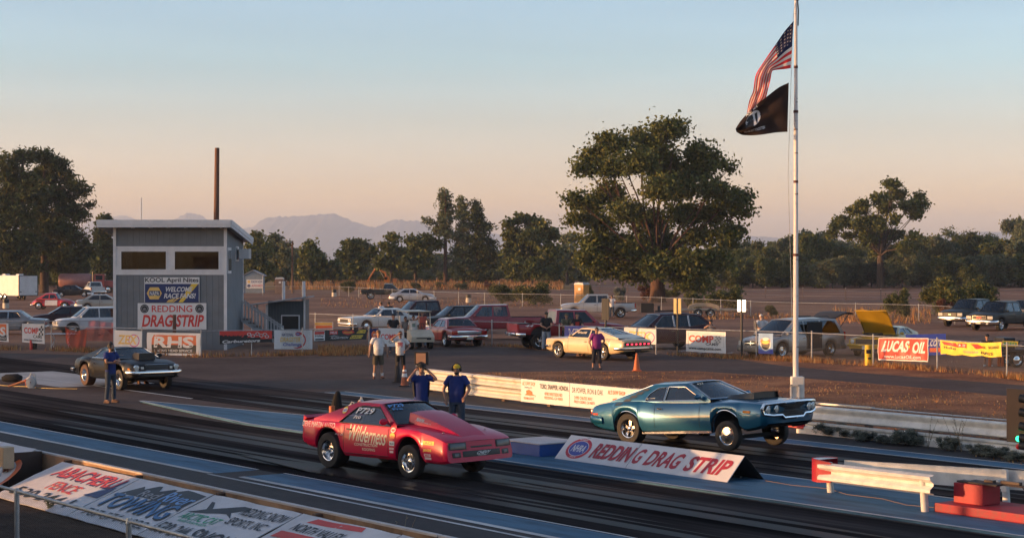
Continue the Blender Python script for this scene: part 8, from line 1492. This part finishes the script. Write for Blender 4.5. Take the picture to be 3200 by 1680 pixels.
LBF = {'o': 'hazy dark tree in the belt far behind the golden field', 'g': 'hazy grey tree in the belt far behind the golden field', 'c': 'hazy pointed tree in the belt far behind the golden field'}
for i in range(62):
    px = -40 + i * 37 + rn.uniform(-10, 10); D = rn.uniform(400, 520); k = rn.choice(['g1', 'o1', 'g1', 'o2', 'c1']); place(k, px, D, rn.uniform(60, 98) * (.8 if 1000 < px < 1100 else 1), 1.3, LBF[k[0]], 'tree', 'hazy trees behind the golden field', rn)
for i in range(26):
    px = 740 + i * 43 + rn.uniform(-12, 12); D = rn.uniform(350, 370); k = rn.choice(['o1', 'o2', 'g1']); place(k, px, D, rn.uniform(36, 66), 1.35, 'low dark tree under the taller trees along the field', 'tree', 'low trees along the far field', rn)
for i in range(14):
    px = -20 + i * 27; place(rn.choice(['o1', 'o2', 'c2']), px, rn.uniform(300, 330), rn.uniform(70, 105), 1.3, 'dark tree filling the gap behind the big left pines', 'tree', 'trees behind the big left pines', rn)
px = 3185; t = place('g1', px, 420, 195, .55, 'tall thin hazy tree at the right edge of the picture', 'tree', None, rn)
BUSH = [(1570, 952, 62, 1.15, 'b1', 'broad dark bush left of the olive bush by the fence'), (1655, 954, 70, 1.2, 'b2', 'broad olive bush beside the far fence and red pickup'), (1085, 918, 40, 1.0, 'b1', 'dark bush left of the old lifted pickup'), (2020, 940, 52, .7, 'br', 'reddish shrub left of the huge oak trunk'), (2097, 935, 32, 1.2, 'b2', 'small grey bush right of the huge oak trunk'), (2172, 972, 55, .9, 'b1', 'rounded bush behind the flatbed trailer wheels'), (2262, 974, 78, 1.1, 'b2', 'large rounded bush between the flatbed trailer and lamps'), (2410, 990, 36, .9, 'b1', 'small dark bush left of the flagpole'), (2800, 996, 92, .62, 'b2', 'upright green bush near the half white barrel'), (2930, 985, 92, 1.0, 'b1', 'dark olive bush left of the black pickups'), (3010, 990, 118, .95, 'b2', 'tallest olive bush behind the black pickups'), (3075, 975, 90, .9, 'b1', 'dark bush right above the black pickups'), (2955, 992, 60, .7, 'br', 'reddish low shrub in front of the olive bushes'), (1525, 906, 30, .6, 'br', 'reddish shrub in the golden grass left of the dark bush'), (1380, 903, 22, 1.3, 'b1', 'low bush in the golden grass behind the silver sedan'), (1440, 905, 24, 1.2, 'b2', 'low bush at the fence right of the silver sedan'), (1300, 905, 22, 1.2, 'b1', 'low bush behind the silver sedan roof'), (1840, 930, 40, .6, 'b1', 'small bush behind the orange toilet'), (1935, 945, 48, .6, 'bs', 'pale dry shrub behind the silver pickup bed')]
for px, by, hp, wf, k, lb in BUSH: D = FPX * H / (by - YH); place(k, px, D, hp, wf, lb, 'bush', 'bushes along the far fences', rn)
for i, (px, by, hp) in enumerate(((2590, 1362, 40), (2650, 1368, 34), (2705, 1378, 32), (2770, 1388, 30), (2830, 1392, 52), (2960, 1408, 42), (3060, 1424, 36), (3130, 1432, 34), (3180, 1440, 30))):
    D = FPX * H / (by - YH); place('bs', px, D, hp, 1.5 if hp > 40 else 2.0, 'grey green weed growing at the foot of the double guardrail', 'weed', 'weeds along the guardrail', rn)
for x_, y_, h_ in ((-56, 82.5, 11.5), (-64, 78.5, 12), (-71, 85, 11)): o = copy_tree(PROT['o1'][0]); o.location = (x_, y_, 0); o.scale = (h_ / 10,) * 3; tag(o, 'bushy tree standing beyond the left edge of the lot', 'tree', 'trees beyond the left edge')  # unseen trees, added to keep the tower front and its banners shaded
# grasses
GRS = [leafm('dry_grass_blade', (.44, .20, .075), .3), leafm('dry_grass_pale', (.46, .30, .13), .3), leafm('dry_grass_brown', (.20, .11, .05), .3)]
def grass(name, regions, seed):
    rn = random.Random(seed); vs = []; fs = []; ms = []
    for fn, n, h0, h1, w_ in regions:
        for _ in range(n):
            p = fn(rn)
            if p is None: continue
            h_ = rn.uniform(h0, h1); a = rn.uniform(0, 6.28); t = V((rn.gauss(0, .25), rn.gauss(0, .25), 1)).normalized() * h_; d = V((math.cos(a), math.sin(a), 0)) * w_ * rn.uniform(.6, 1.4); i = len(vs)
            vs += [(p[0] - d.x, p[1] - d.y, 0), (p[0] + d.x, p[1] + d.y, 0), (p[0] + t.x, p[1] + t.y, t.z)]; fs.append((i, i + 1, i + 2)); ms.append(rn.choice((0, 0, 1, 2)))
    me = bpy.data.meshes.new(name); me.from_pydata(vs, [], fs); [me.materials.append(m) for m in GRS]; me.polygons.foreach_set('material_index', ms); return tag(link(bpy.data.objects.new(name, me)), kind='stuff')
def alongF(F, off0, off1, t0=0.0, t1=1.0):
    cu_ = cum(F)
    def f(rn):
        d = (t0 + (t1 - t0) * rn.random()) * cu_[-1]; i = 0
        while i < len(cu_) - 2 and d > cu_[i + 1]: i += 1
        q = (d - cu_[i]) / (cu_[i + 1] - cu_[i]); p = F[i].lerp(F[i + 1], q)
        if math.sin(p.x * 1.7) + math.sin(p.x * .63 + 1) < rn.uniform(-1.6, 1.2): return None
        return (p.x, p.y - rn.uniform(off0, off1))
    return f
def pxbox(x0, x1, y0, y1):
    def f(rn):
        p = G(rn.uniform(x0, x1), rn.uniform(y0, y1)); return (p.x, p.y) if math.sin(p.x * 2.1) * math.sin(p.y * 1.3) > rn.uniform(-1, .6) else None
    return f
_lo = pchip([(1340, 1180), (1500, 1166), (2162, 1162), (2450, 1180), (2804, 1208), (3145, 1239), (3300, 1254)])
def infield(rn): x = rn.uniform(1350, 3230); p = G(x, rn.uniform(_lo(x), _lo(x) + 45 + (x - 1350) * .09)); return (p.x, p.y) if math.sin(p.x * 1.1) * math.sin(p.y * .8) > rn.uniform(-1, .7) else None
def quadfar(rn): D = rn.uniform(285, 400); return ((rn.uniform(900, 1760) - 1600) / FPX * D, D)
def quadfarl(rn): D = rn.uniform(255, 330); return ((rn.uniform(250, 370) - 1600) / FPX * D, D)
grass('dry_grass', [(alongF(F2, -1.2, 1.6, .40, 1), 12000, .05, .30, .016), (alongF(F2, -.6, .8, .0, .5), 2500, .05, .25, .02), (alongF(F1, -.8, 1.0), 5000, .06, .34, .02), (pxbox(995, 1152, 1085, 1112), 2500, .08, .34, .02), (pxbox(2600, 2910, 968, 1012), 2600, .1, .6, .03), (pxbox(2150, 2480, 982, 998), 900, .1, .4, .03), (infield, 9000, .02, .09, .015), (quadfar, 9000, .5, 1.3, .10), (quadfarl, 2500, .4, 1.1, .08), (pxbox(1000, 1700, 930, 962), 1800, .05, .3, .03)], 9)
flat('dry_grass_field', [((700 - 1600) / FPX * 285, 285), ((1780 - 1600) / FPX * 285, 285), ((1790 - 1600) / FPX * 430, 430), ((600 - 1600) / FPX * 430, 430)], .003, ramp_mat('golden_field', [(.3, (1, 1, 1), [(.3, (.20, .11, .045)), (.7, (.42, .24, .09))])], (.95, .95)))
# weeds by the near wall and stalks in front of the guardrail
STK = leafm('dry_stalk', (.26, .22, .15), .2); GRW = leafm('green_weed', (.17, .19, .11), .2)
def weed(label, pos, h, n, m, seed, group=None):
    rn = random.Random(seed); g = MB()
    for _ in range(n):
        a = rn.uniform(0, 6.28); l = rn.uniform(.5, 1) * h; tip = V((math.cos(a) * l * .35, math.sin(a) * l * .35, l)); g.tube([(0, 0, 0), tip * .5 + V((0, 0, .08 * l)), tip], [.006, .004, .002], 4)
        for q in range(14): p = tip * rn.uniform(.3, 1); b_ = V((rn.gauss(0, 1), rn.gauss(0, 1), rn.gauss(0, .7))).normalized() * rn.uniform(.02, .045); c = V((rn.gauss(0, 1), rn.gauss(0, 1), rn.gauss(0, 1))).normalized() * .012; g.add([p, p + b_ * .5 + c, p + b_, p + b_ * .5 - c], [(0, 1, 2, 3)])
    return tag(g.build('weed', m, smooth=0, recalc=False, loc=pos), label, 'weed', group)
for i, px in enumerate((1165, 1215, 1255, 1290, 1325)): k = G(px, 1655 + i * 6, .1); weed('dry seed stalk rising over the near wall below the red car', ST(sat(px, 14.1), 14.1, .1), .42 + .1 * (i % 3), 5, STK, i, 'dry stalks by the near wall')
weed('low green weed at the near wall left of the dry stalks', ST(sat(1190, 14.0), 14.0, .02), .3, 26, GRW, 31); weed('green weed growing at the wall behind the utility box', ST(sat(105, 14.2), 14.2, .02), .5, 24, GRW, 32); weed('green weed at the foot of the leaning boards', V((-6.6, 30.3, 0)), .28, 22, GRW, 33); weed('yellow flowered weed behind the near fence post', V((-7.9, 31.2, 0)), .3, 18, GRW, 34)
for i, px in enumerate((2985, 3005, 2900)): weed('tall dry stalk in front of the double guardrail', ST(sat(px, 32.7), 32.7, .0), .95 - .2 * (i == 2), 5, STK, 40 + i, 'tall stalks by the guardrail')
# ---------------------------------------------------------------- flags
def flagcloth(name, label, T, B, D, mats, fmat, nu, nv, fold, els=None, seed=0):
    off, s_ = (2200, 0), 2.705
    tu = [i / (len(T) - 1) for i in range(len(T))]; bu = [i / (len(B) - 1) for i in range(len(B))]; f = [pchip(list(zip(tu, [p[0] for p in T]))), pchip(list(zip(tu, [p[1] for p in T]))), pchip(list(zip(bu, [p[0] for p in B]))), pchip(list(zip(bu, [p[1] for p in B])))]
    def fm(u, v, o=0.0):
        x, y = f[0](u) * (1 - v) + f[2](u) * v, f[1](u) * (1 - v) + f[3](u) * v; d = D + fold * u ** .6 * (math.sin(u * 9 + v * 5 + seed) + .5 * math.sin(v * 13 - u * 6)) - o
        return W(off[0] + x / s_, off[1] + y / s_, d)
    mb = MB(); g = [fm(i / nu, j / nv) for j in range(nv + 1) for i in range(nu + 1)]
    for j in range(nv):
        for i in range(nu): mb.f.append((j * (nu + 1) + i, (j + 1) * (nu + 1) + i, (j + 1) * (nu + 1) + i + 1, j * (nu + 1) + i + 1)); mb.m.append(fmat((i + .5) / nu, (j + .5) / nv))
    mb.v = [tuple(p) for p in g]
    if els: lay(mb, els, lambda u, v, o: fm(u, 1 - v, o), [k / nu for k in range(1, nu)], [k / nv for k in range(1, nv)], .006)
    return mb.lone(name, label, 'flag', mats, smooth=70, recalc=False)
FR, FW_, FN = leafm('flag_red', (.66, .045, .045), .5), leafm('flag_white', (.78, .72, .64), .5), leafm('flag_navy', (.022, .026, .07), .25)
star = lambda cx, cy, r: ('p', [(cx + (r if k % 2 == 0 else r * .4) * math.sin(math.pi * k / 5) * .8, cy + (r if k % 2 == 0 else r * .4) * math.cos(math.pi * k / 5)) for k in range(10)], 1)
flagcloth('flag', 'striped flag with a starred navy corner drooping from the pole', [(757, 180), (690, 255), (600, 385), (500, 530), (432, 650), (415, 770), (383, 850), (362, 958)], [(732, 578), (690, 585), (640, 590), (578, 600), (560, 680), (540, 760), (520, 830), (430, 900)], 57.15, [FR, FW_, FN], lambda u, v: 2 if (u < .30 and v < 7 / 13) else (0 if int(v * 13) % 2 == 0 else 1), 28, 26, .16, [star(.05 + .055 * i, .95 - .085 * j - .04 * (i % 2), .021) for i in range(5) for j in range(5)])
FB = leafm('flag_black', (.035, .022, .018), .25)
flagcloth('flag', 'black memorial flag with a white emblem below the striped flag', [(716, 700), (640, 735), (540, 810), (450, 880), (370, 955), (300, 1035), (266, 1090)], [(705, 1115), (620, 1120), (560, 1128), (480, 1140), (400, 1146), (330, 1143), (275, 1118)], 57.0, [FB, WHITE, BLACKV], lambda u, v: 0, 22, 12, .12, [('e', .60, .62, .13, .26, 1), ('p', [(.60, .36), (.74, .40), (.745, .56), (.70, .62), (.715, .74), (.66, .84), (.60, .80), (.585, .60)], 2), ('r', .52, .60, .56, .76, 2), ('p', [(.535, .40), (.545, .40), (.56, .60), (.52, .60)], 2), ('t', 'POW MIA', .70, .90, .50, .99, 1, {'b': .03}), ('t', 'YOU ARE NOT FORGOTTEN', .80, .16, .42, .25, 1, {'b': .03})], seed=2)
# ---------------------------------------------------------------- cones, drums, small things
def cone(px, py, h, label, body, band=None):
    p = G(px, py, .01); t = thing('traffic_cone', label, 'traffic cone', p); m = MB(); m.box((0, 0, .015), (.36, .36, .03)); m.build('base', body if band is None else BLACKM, t, smooth=0)
    m = MB(); m.lathe([(.14, .03), (.035, h), (.0, h)], n=16); m.build('cone_body', body, t)
    if band: m = MB(); r = lambda z: .142 + (.035 - .142) * (z - .03) / (h - .03) + .003; m.lathe([(r(h * .45), h * .45), (r(h * .62), h * .62)], n=16); m.lathe([(r(h * .70), h * .70), (r(h * .80), h * .80)], n=16); m.build('band', WHITE, t)
OC = mat('cone_orange', (.55, .13, .035), r=.6)
cone(1243, 1194, .72, 'dark dirty traffic cone beside the banded cone', mat('cone_dark', (.035, .025, .022), r=.8)); cone(1264, 1206, .72, 'orange traffic cone with white bands left of the starters', mat('cone_brown_orange', (.30, .09, .045), r=.7), True); cone(1990, 1158, .70, 'plain orange traffic cone behind the cream fastback', OC)
def drum(px, py, label):
    t = thing('drum', label, 'drum', G(px, py), 0, 'half white drums in the lot'); m = MB(); m.lathe([(0, 0), (.29, 0), (.30, .25), (.29, .5)], n=16); m.build('lower_half', mat('drum_white', (.55, .48, .38), r=.6), t); m = MB(); m.lathe([(.285, .5), (.30, .62), (.29, .86), (.27, .88), (0, .86)], n=16); m.build('upper_half', BLACKM, t)
drum(18, 963, 'half white drum near the left edge of the lot'); drum(1044, 926, 'half white drum right of the small round tree'); drum(1464, 945, 'half white drum right of the silver sedan'); drum(2717, 1004, 'half white drum in dry grass near the upright green bush')
yb = thing('bollard', 'yellow wrapped bollard at the fence gate near the yellow coupe', 'bollard', G(2714, 1141)); m_ = MB(); m_.tube([(0, 0, 0), (0, 0, .85)], .15, 14); m_.build('post', mat('yellow_foam', (.62, .42, .02), r=.6), yb); m_ = MB(); m_.box((-.02, -.15, .58), (.2, .03, .16)); m_.box((.02, -.15, .3), (.12, .03, .08)); m_.build('sticker', BLACKV, yb, smooth=0)
# orange netting, table, extinguisher and bag by the left fence
NET = chain_mat('orange_safety_net', 9, .42); NET.node_tree.nodes['Diffuse BSDF'].inputs[0].default_value = (.62, .09, .045, 1)
NETP = chain_mat('pink_safety_net', 7, .28); NETP.node_tree.nodes['Diffuse BSDF'].inputs[0].default_value = (.60, .12, .10, 1)
def net(label, pts, D, m, wv=.07):
    T_, B_ = pts; vs = []; us = []; mb = MB(); ft_, fy_ = pchip([(q / (len(T_) - 1), p[0]) for q, p in enumerate(T_)]), pchip([(q / (len(T_) - 1), p[1]) for q, p in enumerate(T_)]); fb_, fz_ = pchip([(q / (len(B_) - 1), p[0]) for q, p in enumerate(B_)]), pchip([(q / (len(B_) - 1), p[1]) for q, p in enumerate(B_)])
    for j in range(9):
        for i in range(25): u, v = i / 24, j / 8; p = W(ft_(u) * (1 - v) + fb_(u) * v, fy_(u) * (1 - v) + fz_(u) * v, D - .1 + wv * math.sin(u * 17 + v * 2)); vs.append(p); us.append((u * 1.4, v * 1.2))
    mb.add(vs, [(25 * j + i, 25 * j + i + 1, 25 * j + 26 + i, 25 * j + 25 + i) for j in range(8) for i in range(24)]); c = mb.lone('safety_net', label, 'netting', m, recalc=False); uv = c.data.uv_layers.new(name='UVMap')
    for l in c.data.loops: uv.data[l.index].uv = us[l.vertex_index]
net('torn orange safety net sagging from the left fence', ([(203, 1017), (216, 1030), (240, 1034), (262, 1028), (274, 1022)], [(206, 1068), (222, 1092), (240, 1098), (256, 1101), (266, 1100)]), 88.5, NET)
net('pale pink safety net stretched in front of the white suv', ([(276, 1000), (318, 1004), (360, 1008)], [(272, 1064), (318, 1064), (360, 1066)]), 97, NETP, .03)
fence('chain_link_fence', 'inner chain link fence behind the left banners', [G(-60, 1072), G(140, 1074), G(360, 1072)], 1.2, 4.2)
pt = thing('folding_table', 'white plastic folding table behind the left fence', 'table', G(172, 1090) + V((0, 1.2, 0))); m_ = MB(); m_.box((0, 0, .7), (1.5, .7, .05)); m_.build('table_top', TRIM, pt, smooth=0, bevel=.01)
for x in (-.45, .45): m_ = MB(); m_.tube([(x, -.25, 0), (x * .7, 0, .4), (x, .25, .68)], .02); m_.tube([(x, .25, 0), (x * .7, 0, .4), (x, -.25, .68)], .02); m_.build('leg', TRIM, pt)
fe = thing('fire_extinguisher', 'red fire extinguisher standing by the left fence banner', 'fire extinguisher', G(97, 1092)); m_ = MB(); m_.lathe([(0, 0), (.075, 0), (.075, .42), (.03, .5), (0, .5)], n=12); m_.build('cylinder', mat('extinguisher_red', (.55, .04, .03), r=.4), fe); m_ = MB(); m_.box((.0, 0, .54), (.12, .04, .06)); m_.tube([(.05, 0, .52), (.09, 0, .3)], .012); m_.build('valve', BLACKM, fe)
m_ = MB(); m_.tube([(0, 0, 0), (0, 0, .3), (.03, 0, .55), (.02, 0, .62)], [(.2, .15), (.19, .15), (.13, .1), (.05, .05)], 12); o = m_.lone('bag', 'tall black bag beside the red fire extinguisher', 'bag', cloth('bag_black', (.012, .012, .013))); o.location = G(107, 1090)
# leaf blowers, cord, draped stand
def blower(pos, rz, label, k=1.0):
    t = thing('leaf_blower', label, 'leaf blower', pos, rz); t.scale = (k, k, k); m = MB(); m.lathe([(.02, -.12), (.16, -.10), (.2, 0), (.16, .1), (.02, .12)], (0, 0, .2), 'y', 18); m.build('fan_housing', mat('pale_grey_plastic', (.46, .45, .43), r=.5), t)
    m = MB(); m.tube([(-.05, 0, .34), (.02, 0, .50), (.12, 0, .46), (.16, 0, .3)], .028, 8); m.build('handle', MATS['pale_grey_plastic'], t); m = MB(); m.box((-.1, 0, .2), (.16, .2, .22)); m.build('engine', mat('blower_red', (.45, .08, .04), r=.5), t, smooth=0, bevel=.02)
    m = MB(); m.tube([(-.12, 0, .27), (-.55, 0, .12), (-.75, 0, .06)], [.05, .04, .032], 10); m.build('nozzle', mat('orange_tube', (.60, .22, .08), r=.5), t); m = MB(); m.box((.02, 0, .02), (.22, .22, .03)); m.build('foot', MATS['pale_grey_plastic'], t, smooth=0)
p = G(96, 1213); blower((p.x, p.y, .012), R(8), 'red and white leaf blower lying on the track at the left edge'); p = G(1098, 1292); blower((p.x, p.y, .03), R(-20), 'leaf blower behind the rear window of the red coupe', .62); p = G(1128, 1276); blower((p.x, p.y, .03), R(70), 'grey leaf blower seen over the red coupe roof', .62)
p0 = G(1052, 1299, .02); m_ = MB(); m_.tube([(0, 0, .04), (0, 0, .30), (.02, 0, .55), (.05, 0, .68), (.06, 0, .73)], [(.16, .20), (.15, .19), (.12, .14), (.07, .09), (.02, .03)], 14)
for k in range(6): a = k * 1.05; m_.tube([(.19 * math.cos(a), .15 * math.sin(a), .03), (.15 * math.cos(a), .12 * math.sin(a), .4), (.06, 0, .7)], [.035, .03, .02], 6)
o = m_.build('covered_stand', cloth('drape_black', (.003, .003, .003)), smooth=60); o.location = p0; o.scale = (.8, .8, .95); tag(o, 'black cloth draped stand on the track behind the red coupe tail', 'stand')
m_ = MB(); m_.lathe([(.085, 0), (.075, .32), (0, .32)], n=14); o = m_.build('marker_tube', OC); o.location = G(1037, 1304, .02); tag(o, 'short orange marker tube beside the black draped stand', 'marker')
m_ = MB(); pts = [G(x, y, .02) for x, y in ((-40, 1200), (45, 1206), (80, 1207), (120, 1211), (170, 1213), (240, 1214))]; m_.tube(pts, .012, 5); tag(m_.build('cord', mat('yellow_cord', (.50, .33, .08), r=.6)), 'yellow cord running along the track at the left edge', 'cord')
m_ = MB(); m_.tube([(-.35, 0, .12), (-.2, 0, .15), (.2, 0, .16), (.35, 0, .13)], [.08, .14, .15, .10], 12); o = m_.build('bag', MATS['cloth_bag_black']); o.location = G(37, 1194, .012); tag(o, 'black bag lying flat behind the left edge leaf blower', 'bag')
m_ = MB(); m_.tube([ST(s, t, .062) for s, t in ((-25.2, 25.0), (-24.4, 24.9), (-23.6, 25.05), (-22.8, 24.7), (-22.0, 24.75), (-21.2, 24.45), (-20.6, 24.6))], .006, 5); tag(m_.build('cord', mat('orange_cord', (.22, .14, .09), r=.8)), 'thin tan cord lying on the blue island under the vee guardrail', 'cord')
bq = thing('bench', 'grey bench on orange legs right of the seated man', 'bench', gp(3112, 74.8)); m_ = MB(); m_.box((0, .15, .44), (1.2, .35, .06)); m_.build('seat', GREYV, bq, smooth=0)
for x in (-.25, .12, .26): m_ = MB(); m_.box((x, .0, .21), (.09, .12, .42)); m_.build('leg', OC, bq, smooth=0)
# ---------------------------------------------------------------- unseen spectators' stand, added and shaped to throw the long shadows
gs = thing('grandstand', 'wooden grandstand with a roofed end beside the strip', 'grandstand', ST(-20, 2)); o_ = ST(-20, 2)
def blk(nm, s0, s1, t0, t1, z0, z1): m = MB(); m.box(ST((s0 + s1) / 2, (t0 + t1) / 2, (z0 + z1) / 2) - o_, (s1 - s0, t1 - t0, z1 - z0), rz=STRIP_ROT); m.build(nm, WOODP, gs, smooth=0)
blk('shadow_block', -42.5, -37.4, 2.0, 5.5, 0, 2.1); blk('roof', -43.0, -29.0, 1.0, 5.8, 2.75, 4.8); blk('front_wall', -33.2, -12, 5.2, 5.4, 0, 1.68); blk('reflection_blocker', -20, 70, -9.2, -9.0, 0, 9)  # unseen blocks, roof slab and walls shaped to cast shade and block reflections
for k in range(5): blk('tier', -12, 60, -8.5 + 1.5 * k, -7.2 + 1.5 * k, 2.3 - .5 * k, 2.45 - .5 * k)
for s in (-36, -29.4): blk('roof_post', s, s + .15, 5.3, 5.45, 0, 2.8)
